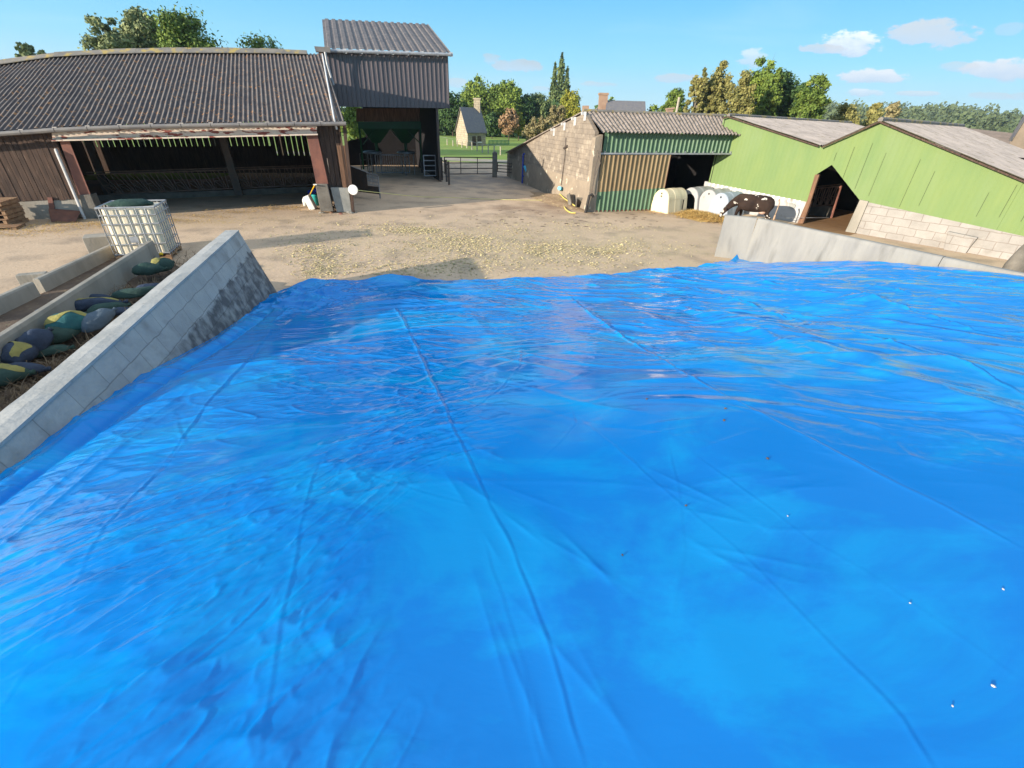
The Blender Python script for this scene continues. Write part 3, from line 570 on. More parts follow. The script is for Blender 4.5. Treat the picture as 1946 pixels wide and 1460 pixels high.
M['shed_block'] = mat('shed_block', (.32, .265, .205), (.22, .185, .15), 1.1, rough=.95, bump=(16, .5), c3=(.46, .39, .3), s3=2.4, t3=(.55, .72))
brick_on(M['shed_block'], GW, .46, .22, .012, (.72, .7, .68), off=(.1, .05), var=.16, bumpy=.6)
M['shed_render'] = mat('shed_render', (.33, .27, .2), (.24, .195, .15), 1.2, rough=.95, bump=(14, .5), c3=(.58, .5, .38), s3=2.2, t3=(.62, .68))
q = {k: GW.uz(*v) for k, v in dict(ap=(1112, 213), k1=(1037, 251), k2=(964, 291), fr=(1141, 251)).items()}
uS = GW.uz(1114, 402)[0]; sgn = 1 if q['k2'][0] > uS else -1
zsp = 1.35
b = MB(); uF = uS
b.prism([GW.pt(uF, zsp), GW.pt(q['k2'][0], zsp), GW.pt(q['k2'][0], q['k2'][1] - .04), GW.pt(q['k1'][0], q['k1'][1] - .04), GW.pt(q['ap'][0], q['ap'][1] - .05), GW.pt(uF, q['fr'][1] - .02)], np.array([*(-GW.n), 0]) * .2); b.build('block_wall', M['shed_block'], shed)
b = MB(); b.prism([GW.pt(uF, -.05), GW.pt(q['k2'][0], -.05), GW.pt(q['k2'][0], zsp), GW.pt(uF, zsp)], np.array([*(-GW.n), 0]) * .2); b.build('rendered_base', M['shed_render'], shed)
for x, y in ((1112, 216), (1093, 226), (1073, 236), (1053, 247)):
    b = MB(); p = GW.px(x, y, .04); b.beam(p + [0, 0, .08], p - [0, 0, .3], .16, .1); b.beam(p + [0, 0, .0], p + np.array([*GW.n, 0]) * .2, .1, .12); b.build('purlin_end', M['pipe_grey'], shed)
b = MB(); b.tube([GW.px(1075, 262, .05), GW.px(1073, 300, .05), GW.px(1066, 352, .05)], .022, 5); b.tube([GW.px(1072, 282, .04), GW.px(1078, 278, .04)], .07, 6); b.build('drain_pipe', M['dark_steel'], shed)
b = MB(); p = GW.px(1032, 303, .03); b.beam(p, p - [0, 0, .45], .1, .03); b.build('wall_slot', M['window_dark'], shed)
# front corner post, green band, rail, sliding door, opening
cp = MB(); ppoly(cp, SP, [(1132, 262), (1146, 256), (1131, 404), (1115, 404)], .10, .32); cp.build('corner_post', M['shed_render'], shed)
b = MB(); pth = [SP.px(1143, 265, .16), SP.px(1139, 290, .2), SP.px(1132, 318, .2), SP.px(1128, 345, .18), SP.px(1124, 368, .2)]; b.tube(pth, .02, 5); b.tube([SP.px(1136, 286, .18), SP.px(1141, 310, .2), SP.px(1128, 340, .22)], .014, 5); b.build('cable', M['dark_steel'], shed)
b = MB(); p = SP.px(1120, 372, .25); b.tube([[p[0] - .1, p[1], 0.02], p, p + [.12, .02, .05], p + [.2, .1, -.05]], .07, 8); b.build('drain_elbow', M['black_rubber'], shed)
zb0, qa = pxline(SP, [(1146, 291), (1395, 292)]); zb1 = lambda u: zSe(u) - .02
u0, u1 = qa[0][0], qa[1][0] + .1
b = MB(); clad(b, SP, trap(u0, u1, .245, .03, .03, .05), lambda u: zb0(u), zb1, -.05); b.build('upper_cladding', M['green_clad'], shed)
b = MB(); a_, c_ = SP.px(1141, 292, .06), SP.px(1398, 292.5, .06); b.beam(a_, c_, .10, .07)
for k in range(14):
    p = a_ + (c_ - a_) * (k + .4) / 14; b.beam(p, p + [0, 0, .12], .05, .03)
b.build('door_rail', M['galv'], shed)
zd0, qd0 = pxline(SP, [(1129, 404), (1246, 398)]); zd1, qd1 = pxline(SP, [(1142, 295), (1281, 294)]); zdm, qdm = pxline(SP, [(1134, 365), (1262, 357)])
ud0, ud1 = qd0[0][0] + .02, (qd0[1][0] + qd1[1][0]) / 2
pr = trap(ud0, ud1, .245, .03, .03, .05)
door_m = MB(); clad(door_m, SP, pr, lambda u: zdm(u) + .0, zd1, .05); dr = door_m.build('sliding_door', M['brown_clad'], shed); dr['label'] = 'weathered brown upper sheet of the sliding door'
b = MB(); clad(b, SP, pr, zd0, lambda u: zdm(u), .055); b.build('door_skirt', M['green_clad'], dr)
b = MB(); b.beam(SP.pt(ud1, .05, .06), SP.pt(ud1, zd1(ud1), .06), .05, .05); b.beam(SP.pt(ud0, .05, .05), SP.pt(ud1, .05, .05), .04, .05); b.build('door_edge', M['rust_steel'], dr)
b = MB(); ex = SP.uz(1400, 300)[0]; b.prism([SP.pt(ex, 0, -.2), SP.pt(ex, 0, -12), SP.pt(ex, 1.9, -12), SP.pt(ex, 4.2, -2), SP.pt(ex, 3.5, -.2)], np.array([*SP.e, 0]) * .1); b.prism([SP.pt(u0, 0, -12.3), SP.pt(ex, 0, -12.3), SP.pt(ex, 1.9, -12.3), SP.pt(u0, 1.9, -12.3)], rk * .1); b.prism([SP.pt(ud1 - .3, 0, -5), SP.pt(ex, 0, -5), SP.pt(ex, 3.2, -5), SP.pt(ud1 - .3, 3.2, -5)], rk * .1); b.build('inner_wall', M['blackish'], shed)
b = MB(); BRP = SP.shift(-.6)
for y0, y1, in ((0.62, .86), (.34, .58), (.05, .3)):
    ua, ub = BRP.uz(1286, 370)[0], BRP.uz(1366, 360)[0]; b.prism([BRP.pt(ua, y0), BRP.pt(ub, y0), BRP.pt(ub, y1), BRP.pt(ua, y1)], rk * .05)
t = tag(b.build('plank_barrier', M['brown_wood']), 'brown plank barrier across the open side of the shed behind the calf hutches', 'barrier')
# earth bank and clutter along the shed wall
def blob_mesh(fn, x0, x1, y0, y1, nx, ny):
    b = MB(); xs = np.linspace(x0, x1, nx); ys = np.linspace(y0, y1, ny); b.v = [(x, y, fn(x, y)) for x in xs for y in ys]; b.f = [(i * ny + j, (i + 1) * ny + j, (i + 1) * ny + j + 1, i * ny + j + 1) for i in range(nx - 1) for j in range(ny - 1)]; return b
def bank(x, y):
    w = np.array([x, y]) - GW.P; u = w @ GW.e * sgn; o = w @ GW.n
    uu = (u - abs(uS)) if False else (w @ GW.e - uS) * sgn
    return -.03 + .26 * math.exp(-(o / 1.1) ** 2) * math.exp(-((uu - 3.4) / 2.6) ** 2) + .03 * math.sin(x * 5 + y * 3) * math.exp(-(o / 1.3) ** 2)
M['bank'] = mat('bank', (.34, .24, .15), (.25, .17, .1), 2.5, rough=.95, bump=(12, .8), c3=(.5, .38, .2), s3=7, t3=(.56, .64))
o = blob_mesh(bank, .2, 4.6, 23.6, 33, 40, 60).build('earth_bank', M['bank'], smooth=True); o['kind'] = 'structure'
hose = []
hp = [(1027, 352), (1035, 349), (1042, 352), (1048, 358), (1053, 364), (1060, 367), (1052, 368), (1050, 364), (1058, 366), (1066, 370), (1075, 373), (1064, 375), (1058, 371), (1062, 378), (1072, 386), (1082, 391), (1092, 397)]
hose = [at(x, y) for x, y in hp]; hose = [p + [0, 0, bank(p[0], p[1]) + .06] for p in hose]
def smooth_path(P, k=6):
    P = [np.array(p, float) for p in P]; Q = [P[0]] + P + [P[-1]]; out = []
    for i in range(1, len(Q) - 2):
        for j in range(k):
            t = j / k; a, b_, c, d = Q[i - 1], Q[i], Q[i + 1], Q[i + 2]
            out.append(.5 * ((2 * b_) + (-a + c) * t + (2 * a - 5 * b_ + 4 * c - d) * t * t + (-a + 3 * b_ - 3 * c + d) * t ** 3))
    return out + [P[-1]]
b = MB(); b.tube(smooth_path(hose), .035, 6); tag(b.build('hose', M['yellow_hose'], smooth=True), 'yellow hose lying in loops at the foot of the block wall', 'hose')
h2 = [at(x, y) + [0, 0, .05] for x, y in ((1072, 395), (1076, 401), (1084, 406), (1094, 407))]
b = MB(); b.tube(smooth_path(h2), .035, 6); tag(b.build('hose', M['yellow_hose'], smooth=True), 'short loose end of yellow hose on the dirt by the broken troughs', 'hose')
b = MB(); p0, p1 = GW.px(1063, 358, .25), at(1081, 374) + [0, 0, .25]; b.tube([p0, p1], .11, 10); tag(b.build('pipe', M['cyan']), 'light blue plastic pipe leaning at the foot of the shed wall', 'pipe')
for (x, y, a, tl, lab) in ((1089, 392, .5, .5, 'broken concrete trough piece leaning on the shed wall, the one nearer the blue pipe'), (1107, 397, -.15, -.6, 'broken concrete trough piece tilted against the corner of the shed')):
    c = at(x, y) + [0, 0, .30]; b = MB(); ca, sa = math.cos(a), math.sin(a)
    ex = np.array([ca, sa, 0]); ez = np.array([-sa * math.sin(tl) , ca * math.sin(tl), math.cos(tl)]); ey = np.cross(ez, ex)
    b.obox(c, ex * .75, ey * .07, ez * .62); b.obox(c + ex * .35 - ey * .12, ex * .07, ey * .25, ez * .6); b.obox(c - ex * .35 - ey * .12, ex * .07, ey * .25, ez * .6)
    tag(b.build('trough_piece', M['concrete_dark'], bevel=.01), lab, 'trough piece')
# blue implement behind the gable
c = at(1022, 350); t = thing('sprayer', 'blue framed sprayer with light blue tilted tank in the shade by the shed', 'machine', c)
p = GW.px(1000, 338, 1.6); p[2] = 0
c = at(1016, 350); b = MB()
for dx, dy in ((-.9, 0), (.5, 0), (-.9, .8), (.5, .8)): b.beam(c + [dx, dy, 0], c + [dx, dy, 1.9 if dy == 0 else 1.5], .09)
b.beam(c + [-.9, 0, 1.9], c + [.5, 0, 1.9], .09); b.beam(c + [-.9, 0, .5], c + [.5, 0, .5], .09); b.beam(c + [-.9, 0, 1.2], c + [.5, .8, 1.2], .09); b.build('frame', M['blue_paint'], t)
b = MB(); b.tube([c + [-.7, -.15, .85], c + [.75, -.2, 1.65]], .33, 12); b.build('tank', M['cyan'], t)
b = MB(); b.lathe(c + [-.2, -.3, .28], [(.02, -.05), (.25, -.05), (.28, 0), (.25, .05), (.02, .05)], 14, axis=(.2, -.97, 0)); b.build('wheel', M['black_rubber'], t)
b = MB(); b.ell(c + [-.35, -.6, .16], (.16, .12, .14)); tag(b.build('can', M['red_paint'], smooth=True), 'small red can on the ground in front of the blue sprayer', 'can')

# ================================================================== FIELD GATES AND FENCES
P, Q = at(846, 338), at(938, 337); gpl = Plane(P, Q); zt1 = gpl.uz(843, 299)[1]
gate('field_gate', 'dark tubular field gate left of the thick gatepost', 'gate', P, Q, .25, zt1, 4, [.32, .66], M['dark_steel'], .035)
gp_ = at(940, 337); b = MB(); b.beam(gp_, [*gp_[:2], gpl.uz(941, 290)[1]], .36, .36); b.lathe([*gp_[:2], gpl.uz(941, 290)[1]], [(.18, 0), (.1, .06), (.01, .08)], 8); tag(b.build('gate_post', M['concrete_dark'], bevel=.03), 'thick dark square gatepost between the two field gates', 'post')
P, Q = at(945, 337), at(1001, 341); gp2 = Plane(P, Q)
gate('field_gate', 'tubular field gate between the thick gatepost and the block shed', 'gate', P, Q, .4, gp2.uz(950, 309)[1], 4, [.4], M['dark_steel'], .03)
for i, (x, y0, y1) in enumerate(((840.5, 299, 343), (849, 304, 346), (853.5, 307, 352))):
    p = at(x, y1); pl = Plane(p, az=0.); b = MB(); b.tube([p, [*p[:2], pl.uz(x, y0)[1]]], .07, 7); tag(b.build('fence_stake', M['dark_steel']), ['dark fence stake nearest the tower wall, left of the field gate', 'middle dark fence stake left of the field gate', 'front dark fence stake left of the field gate'][i], 'post', 'dark stakes beside the tower')
b = MB(); b.tube([at(842, 343) + [0, 0, 1.3], at(853, 352) + [0, 0, 1.2]], .03, 6); b.tube([at(842, 343) + [0, 0, .6], at(853, 352) + [0, 0, .5]], .03, 6); tag(b.build('fence_rails', M['dark_steel']), 'short pair of dark rails joining the stakes beside the tower', 'fence')
posts = [(828, 272, 262), (850, 276, 265), (861, 278, 267), (869, 278, 267), (878, 281, 269), (887.5, 282, 270), (897, 285, 270), (906.6, 288, 273), (916.6, 291, 275), (927.8, 292, 277), (939, 293, 277), (951, 295, 279)]
pw = [at(x, y) for x, y, _ in posts]
pm = None
for i, (x, yb, yt) in enumerate(posts):
    h = Plane(pw[i], az=0).uz(x, yt)[1]
    if pm is None: b = MB(); b.tube([pw[i], pw[i] + [0, 0, 1.25]], .08, 6); pm = b.build('fence_post', M['post_wood']); pm.location = tuple(-0. for _ in range(3)); base0 = pw[i]; o = pm
    else: o = pm.copy(); COL.objects.link(o); o.location = tuple(pw[i] - base0)
    o.scale = (1, 1, h / 1.25)
    where = ['furthest left, against the dark hedge', 'before the left corner of the stone hut', 'before the gable of the stone hut', 'just left of the hut door', 'in front of the hut door', 'in front of the hut window', 'at the right corner of the stone hut', 'left of the green gate', 'nearest the green gate on its near side', 'before the hinge of the green gate', 'just right of the green gate', 'nearest the block shed'][i]
    tag(o, 'pale wooden fence post in the grass field, ' + where, 'fence post', 'fence posts across the grass field')
b = MB(); tp = [p + [0, 0, 1.0] for p in pw]; b.tube(tp, .012, 4); tag(b.build('fence_wire', M['galv']), 'thin wire strung along the field fence posts', 'wire')
P, Q = at(929, 277), at(967, 277); gate('farm_gate', 'green barred gate beside the stone hut across the field', 'gate', P, Q, .2, Plane(P, Q).uz(930, 267)[1], 4, [.2, .4, .6, .8], mat('gate_green', (.04, .2, .1), None, rough=.6), .05)

# stone hut in the field
c = at(895, 277); az = math.radians(-12); HPn = Plane(at(889, 278), at(925, 277)); HGn = Plane(at(889, 278), at(874, 275))
hut = thing('stone_hut', 'small stone hut with slate roof and chimney across the grass field', 'hut', c)
hm = mat('hut_stone', (.5, .41, .29), (.4, .33, .24), .8, rough=.95); brick_on(hm, HPn, .6, .3, .03, (.6, .6, .6))
uh = HPn.uz(923, 277)[0]; ze = HPn.uz(891, 251)[1]; gu = 4.2; gv = np.array([*HGn.e, 0]); gv = gv if gv @ np.array([-1, 0, 0]) > 0 else -gv
g0 = HPn.pt(0, 0); zr_ = ze + 3.2; dep = np.array([*(-HPn.n), 0])
gdir = (HGn.px(875, 275) - g0) * [1, 1, 0]; gdir = gdir / np.linalg.norm(gdir); D_ = 6.0
b = MB(); b.add([g0, g0 + [0, 0, ze], g0 + gdir * D_ / 2 + [0, 0, zr_], g0 + gdir * D_ + [0, 0, ze], g0 + gdir * D_], [(0, 1, 2, 3, 4)]); e2 = np.array([*HPn.e, 0]) * uh
b.add([g0, g0 + e2, g0 + e2 + [0, 0, ze], g0 + [0, 0, ze]], [(0, 1, 2, 3)]); b.add([g0 + e2, g0 + e2 + [0, 0, ze], g0 + e2 + gdir * D_ / 2 + [0, 0, zr_], g0 + e2 + gdir * D_ + [0, 0, ze], g0 + e2 + gdir * D_], [(0, 1, 2, 3, 4)]); b.build('wall', hm, hut)
b = MB(); o1 = -gdir * .25 + [0, 0, -.2]; ee = e2 / np.linalg.norm(e2) * .25
b.prism([g0 + o1 - ee + [0, 0, ze], g0 + o1 + e2 + ee + [0, 0, ze], g0 + e2 + ee + gdir * D_ / 2 + [0, 0, zr_], g0 - ee + gdir * D_ / 2 + [0, 0, zr_]], (0, 0, .12)); b.prism([g0 + gdir * (D_ + .2) - ee + [0, 0, ze - .2], g0 + gdir * (D_ + .2) + e2 + ee + [0, 0, ze - .2], g0 + e2 + ee + gdir * D_ / 2 + [0, 0, zr_], g0 - ee + gdir * D_ / 2 + [0, 0, zr_]], (0, 0, .12)); rf = b.build('roof', M['slate'], hut)
b = MB(); cc = g0 + e2 * .88 + gdir * D_ / 2 + [0, 0, zr_]; b.box(cc + [0, 0, .1], (1.0, 1.0, 2.4)); b.box(cc + [0, 0, 1.35], (1.2, 1.2, .2)); b.build('chimney', hm, rf)
b = MB(); b.prism([HPn.px(898, 276, .05), HPn.px(905, 276, .05), HPn.px(904, 259, .05), HPn.px(898, 259, .05)], dep * .1); b.build('door', M['dark_wood'], hut)
b = MB(); b.prism([HPn.px(908, 270, .05), HPn.px(915, 270, .05), HPn.px(914.5, 259, .05), HPn.px(908, 259, .05)], dep * .1); w = b.build('window', M['window_dark'], hut)
b = MB(); b.beam(HPn.px(907.5, 270.5, .12), HPn.px(915.5, 270.5, .12), .1, .15); b.build('sill', M['white'], w)

# farmhouse roof behind the shed
FHP = Plane(ray(1200, 200)[:2] / np.linalg.norm(ray(1200, 200)[:2]) * 75, az=math.radians(10))
fh = thing('farmhouse', 'slate-roofed farmhouse with a tall brick chimney rising behind the block shed', 'house', [*FHP.pt(0, 0)[:2], 0])
X = lambda x, y, o=0: FHP.px(x, y, o)
b = MB(); p0, p1 = X(1150, 212), X(1229, 214); p0[2] -= .6; p1[2] -= .6; p2_, p3_ = X(1226, 195, -4), X(1153, 193, -4); b.prism([p0, p1, p2_, p3_], (0, 0, .15)); bb = np.array([*(-FHP.n), 0]) * 4; b.prism([p0 + bb * 2, p1 + bb * 2, p2_, p3_], (0, 0, .15)); rf = b.build('roof', M['slate'], fh)
b = MB(); b.prism([p0 * [1, 1, 0], p1 * [1, 1, 0], p1, p0], bb * 2); b.build('wall', M['stone_wall'], fh)
b = MB(); p = FHP.px(1147, 194, -4); ch = FHP.px(1147, 177, -4); b.beam(p - [0, 0, 1.6], ch, 1.15, 1.15, up=(0, 1, 0)); b.beam(ch - [0, 0, .25], ch, 1.35, 1.35, up=(0, 1, 0)); b.build('chimney', mat('brick', (.36, .24, .17), (.28, .18, .13), 2., rough=.95), rf)
CP_ = Plane(ray(1113, 200)[:2] / np.linalg.norm(ray(1113, 200)[:2]) * 80, az=math.radians(10)); t = thing('cottage', 'low cottage with small brick chimney seen just left of the farmhouse', 'house', [*CP_.pt(0, 0)[:2], 0])
b = MB(); p = CP_.px(1113, 211); q_ = CP_.px(1140, 212, -2); b.prism([[*CP_.px(1108, 213)[:2], 0], [*q_[:2], 0], q_, CP_.px(1108, 213)], (0, 5, 0)); b.build('wall', M['stone_wall'], t)
b = MB(); b.beam(p - [0, 0, 1.0], CP_.px(1113, 201), .9, .9, up=(0, 1, 0)); b.build('chimney', bpy.data.materials['brick'], t)
PP = Plane(ray(1288, 200)[:2] / np.linalg.norm(ray(1288, 200)[:2]) * 62, az=0.); b = MB(); a_ = PP.px(1280, 236); b.tube([[a_[0], a_[1], 0], PP.px(1291, 185)], .13, 7); tag(b.build('pole', M['post_wood']), 'leaning pale wooden pole rising behind the shed roof', 'pole')
CP2 = Plane(ray(1273, 206)[:2] / np.linalg.norm(ray(1273, 206)[:2]) * 66, az=0.1); b = MB(); p = CP2.px(1273, 213); b.beam([p[0], p[1], 0], CP2.px(1273, 206), .7, .7, up=(0, 1, 0)); b.beam(CP2.px(1273, 208), CP2.px(1273, 206) + [0, 0, .05], .9, .9, up=(0, 1, 0)); tag(b.build('chimney_stack', bpy.data.materials['brick']), 'small brick chimney stack showing above the shed roof beside the leaning pole', 'chimney')

# ================================================================== GREEN BARNS (right)
GP = Plane(at(1520, 425), az=math.radians(-52)); gk = np.array([*(-GP.n), 0])
top, qt = pxline(GP, [(1388, 222), (1563, 279), (1675, 232), (1946, 344), (2140, 424)])
base_px = [(1357, 349), (1534, 384), (1551, 331), (1581, 313.5), (1634, 381), (1946, 449), (2140, 491)]
_, qb = pxline(GP, base_px)
def bot(u):
    lo_ = interp_ext([qb[0][0], qb[1][0]], [qb[0][1], qb[1][1]]); 
    if u < qb[1][0]: return lo_(u)
    return float(np.interp(u, [qb[1][0], qb[3][0], qb[4][0], qb[5][0], qb[6][0]], [qb[2][1], qb[3][1], qb[4][1], qb[5][1], qb[6][1]]))
gb = thing('green_barn', 'pale green twin-gabled cattle barn with open doorway on the right', 'barn', at(1560, 430))
us = set(np.arange(qb[0][0] - .35, qb[-1][0], .0667).tolist()) | {a + d for a, _ in qb for d in (-1e-3, 1e-3)} | {a for a, _ in qt}
us = sorted(us); uS_ = qb[4][0]
def gprof(u):
    w = .006 * math.cos(2 * math.pi * u / .2)
    if u > uS_ - 2.0: w += .016 * ((u / .62) % 1)
    return w
prf = []
for u in us:
    prf.append((u, gprof(u)))
b = MB(); clad(b, GP, prf, lambda u: bot(u), lambda u: top(u) - .02); b.build('green_wall', M['green_mint'], gb)
# dark lap lines between sheets on the right gable
b = MB(); k = 0; u = uS_ - 1.6; rr = random.Random(3)
while u < qb[-1][0] - .1:
    if rr.random() < .65:
        z1 = top(u) - rr.uniform(.15, .9); z0 = bot(u) + rr.uniform(0, .5)
        if z1 > z0 + .3: b.prism([GP.pt(u, z0, .0275), GP.pt(u + .009, z0, .0275), GP.pt(u + .009, z1, .0275), GP.pt(u, z1, .0275)], -gk * .003)
    u += .62
b.build('sheet_laps', M['blackish'], gb)
def ext(a, zf, u, ln): return GP.pt(u, zf, .15 if a else 0) 
# roof slopes run back from the gable line
uR1, zR1 = qt[0]; uV, zV = qt[1]; uR2, zR2 = qt[2]
rA = Plane(GP.pt(uR2, 0), GP.pt(uR2, 0)[:2] + gk[:2]); L2 = abs(rA.uz(1830, 240)[0]); zfar = rA.uz(1830, 240)[1]
rB = Plane(GP.pt(uR1, 0), GP.pt(uR1, 0)[:2] + gk[:2]); L1 = abs(rB.uz(1620, 226)[0]); zf1 = rB.uz(1620, 226)[1]
print('green roofs', L1, zf1, L2, zfar)
L1 = min(L1, 26); L2 = min(L2, 22)
def slope(name, ua, za, ub, zb, ln, dz=0., m=M['roof_pink']):
    n = int(ln / .25); b = MB(); vs = []; K = 14
    fr = -gk * .18
    for i in range(n * 2 + 1):
        s = i / (n * 2); w = .02 * math.cos(math.pi * i)
        for k in range(K + 1):
            t = k / K; p = GP.pt(ua + (ub - ua) * t, za + (zb - za) * t) + fr + (gk * ln - fr) * s; p[2] += w + .0 * s + dz * s + (.012 * ((t * 4) % 1)); vs.append(p)
    b.add(vs, [(i * (K + 1) + k, (i + 1) * (K + 1) + k, (i + 1) * (K + 1) + k + 1, i * (K + 1) + k + 1) for i in range(n * 2) for k in range(K)])
    b.build(name, m, gb)
    c = MB(); p, q_ = GP.pt(ua, za - .05, .2), GP.pt(ub, zb - .05, .2); c.beam(p, q_, .05, .055); c.build('verge_board', M['dark_wood'], gb)
slope('roof', uR1, zR1 + .04, uV - .1, zV + .06, L1); slope('roof', uV + .05, zV + .02, uR2, zR2 + .05, L2); uE2 = qt[-1][0]; slope('roof', uR2, zR2 + .05, uE2, qt[-1][1] + .05, L2)
slope('roof', uR1 - .3, zR1 - .05, uR1, zR1 + .04, L1)
b = MB(); b.tube([GP.pt(uR2, zR2 + .08, .2), GP.pt(uR2, zR2 + .08, -L2)], .1, 6); b.tube([GP.pt(uR1, zR1 + .06, .2), GP.pt(uR1, zR1 + .06, -L1)], .09, 6); b.build('ridge_cap', M['ridge_cap'], gb)
b = MB()
for u, z in ((uR1 - .28, zR1 - .1),): b.prism([GP.pt(u, 0, 0), GP.pt(u, 0, -L1), GP.pt(u, z, -L1), GP.pt(u, z, 0)], np.array([*GP.e, 0]) * .05)
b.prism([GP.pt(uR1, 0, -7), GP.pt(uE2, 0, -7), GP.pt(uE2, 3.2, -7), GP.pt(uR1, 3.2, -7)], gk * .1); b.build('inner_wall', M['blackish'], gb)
# white washed base left of the doorway with ribs, brown jamb post, right pier and block base
uj = qb[1][0]; zw, qw = pxline(GP, [(1357, 349), (1534, 384)])
b = MB(); b.prism([GP.pt(qb[0][0] - .6, 0, -.02), GP.pt(uj - .02, 0, -.02), GP.pt(uj - .02, zw(uj) + .05, -.02), GP.pt(qb[0][0] - .6, zw(qb[0][0]) + .05, -.02)], gk * .18); b.build('rendered_base', M['hutch_white'], gb)
b = MB(); u = qb[0][0] - .3
while u < uj - .3: b.prism([GP.pt(u, zw(u) - .16, .0), GP.pt(u + .1, zw(u) - .18, .0), GP.pt(u + .1, zw(u) + .0, .0), GP.pt(u, zw(u) + .0, .0)], -gk * .02); u += .26
b.build('base_ribs', M['white_plastic'], gb)
b = MB(); ppoly(b, GP, [(1549, 332), (1557, 332), (1540, 385), (1533, 385)], .08, .12); ppoly(b, GP, [(1533, 383), (1541, 384), (1526, 425), (1515, 425)], .10, .16); b.build('door_jamb', M['brown_wood'], gb)
b = MB(); ppoly(b, GP, [(1500, 386), (1508, 386), (1512, 390), (1510, 395), (1503, 397), (1499, 392)], .03, .03); b.build('wall_patch', M['concrete'], gb)
ud = qb[4][0]; b = MB(); ppoly(b, GP, [(1634, 380), (1650, 383), (1624, 445), (1606, 441)], .12, .35); b.build('door_pier', M['concrete_pale'], gb)
uQ = GP.uz(1648, 383)[0]; M['block_pink'] = mat('block_pink', (.37, .345, .315), (.29, .27, .245), 1.5, rough=.95, bump=(14, .4), c3=(.22, .2, .175), s3=2.2, t3=(.6, .8)); brick_on(M['block_pink'], GP, .62, .31, .012, (.72, .66, .62), off=(.2, .03), var=.12, bumpy=.6)
zq, _ = pxline(GP, [(1648, 384), (1946, 449)])
b = MB(); b.prism([GP.pt(uQ, 0, .02), GP.pt(uE2, 0, .02), GP.pt(uE2, zq(uE2), .02), GP.pt(uQ, zq(uQ), .02)], gk * .2); b.build('block_base', M['block_pink'], gb)
b = MB(); ppoly(b, GP, [(1801, 440), (1858, 452), (1846, 466), (1828, 492), (1790, 484)], .22, .2); b.build('block_buttress', M['block_pink'], gb, bevel=.03)
# mud floor and feed barrier inside
M['mud'] = mat('mud', (.30, .17, .075), (.22, .12, .055), 2., rough=.8, bump=(6, .8), stretch=(1, 3, 1))
f = [GP.pt(uj, 0, .9)[:2], GP.pt(ud + .4, 0, .9)[:2], GP.pt(ud + .4, 0, -.3)[:2], GP.pt(ud + 2.5, 0, -.3)[:2], GP.pt(ud + 2.5, 0, -6.8)[:2], GP.pt(uR1, 0, -7)[:2], GP.pt(uR1, 0, -.3)[:2], GP.pt(uj, 0, -.3)[:2]]
sheet('barn_floor', f, .02, M['mud'])
b = MB(); b.prism([GP.pt(ud + 2.6, 0, -.4), GP.pt(ud + 2.6, 0, -6.9), GP.pt(ud + 2.6, 2.6, -6.9), GP.pt(ud + 2.6, 2.6, -.4)], np.array([*GP.e, 0]) * .1); b.build('inner_wall', M['mud'], gb)
KP = GP.shift(-3.2); fb2 = thing('feed_barrier', 'short rusty feed barrier seen through the doorway of the green barn', 'feed barrier', KP.px(1570, 400) * [1, 1, 0])
feed_barrier(fb2, KP, (1543, 359), (1597, 354), (1536, 393), (1582, 389), 4, .03, M['barrier'])
b = MB(); b.tube([KP.px(1598, 353), [*KP.px(1583, 405)[:2], 0]], .06, 6); b.build('end_post', M['rust_steel'], fb2)
b = MB(); p = KP.px(1560, 400); b.prism([KP.px(1530, 396) * [1, 1, 0], KP.px(1584, 396) * [1, 1, 0], KP.px(1584, 396) * [1, 1, 0] + [0, 0, .55], KP.px(1530, 396) * [1, 1, 0] + [0, 0, .55]], gk * .15); b.build('kerb', M['concrete_dark'], fb2)
b = MB(); b.tube([GP.px(1480, 415, 1.2), GP.px(1545, 414, -.3), GP.px(1575, 414, -1.5)], .012, 4); tag(b.build('guard_wire', M['galv']), 'thin wire across the doorway of the green barn', 'wire')
# barns behind
def simple_barn(name, lab, px_top, D, az, hz, mr, wl=14., depth=10.):
    (xa, ya), (xb, yb) = px_top; pl = Plane(ray(xa, ya)[:2] / np.linalg.norm(ray(xa, ya)[:2]) * D, az=az); p, q_ = pl.px(xa, ya), pl.px(xb, yb)
    t = thing(name, lab, 'barn', [p[0], p[1], 0]); k = np.array([*pl.n, 0]); b = MB(); b.prism([p, q_, q_ + k * 8 - [0, 0, 2.0], p + k * 8 - [0, 0, 2.0]], (0, 0, .08)); b.prism([p, q_, q_ - k * 8 - [0, 0, 2.0], p - k * 8 - [0, 0, 2.0]], (0, 0, .08)); b.build('roof', mr, t)
    b = MB(); b.prism([[*(p + k * 7.6)[:2], 0], [*(q_ + k * 7.6)[:2], 0], q_ + k * 7.6 - [0, 0, 2.], p + k * 7.6 - [0, 0, 2.]], -k * 15); b.build('wall', M['stone_wall'], t); return t
simple_barn('storage_barn', 'long low barn with brown-grey roof behind the right green gable', ((1790, 241), (2150, 281)), 46, math.radians(-38), 0, mat('roof_brown', (.28, .22, .18), (.2, .16, .13), 2., rough=.95))
GS = Plane(ray(1935, 250)[:2] / np.linalg.norm(ray(1935, 250)[:2]) * 40, az=math.radians(-30)); t = thing('stone_barn', 'stone gable with steep roof at the far right edge behind the barns', 'barn', [*GS.pt(0, 0)[:2], 0])
b = MB(); pa, pb = GS.px(1921, 268), GS.px(1962, 202); pc = GS.px(2010, 270); b.prism([[*pa[:2], 0], pa, pb, pc, [*pc[:2], 0]], np.array([*(ray(1935, 250)[:2] / np.linalg.norm(ray(1935, 250)[:2])), 0]) * 8 + np.array([2.5, 0, 0])); b.build('wall', mat('gable_stone', (.24, .19, .14), (.18, .145, .11), 1.5, rough=.95), t)
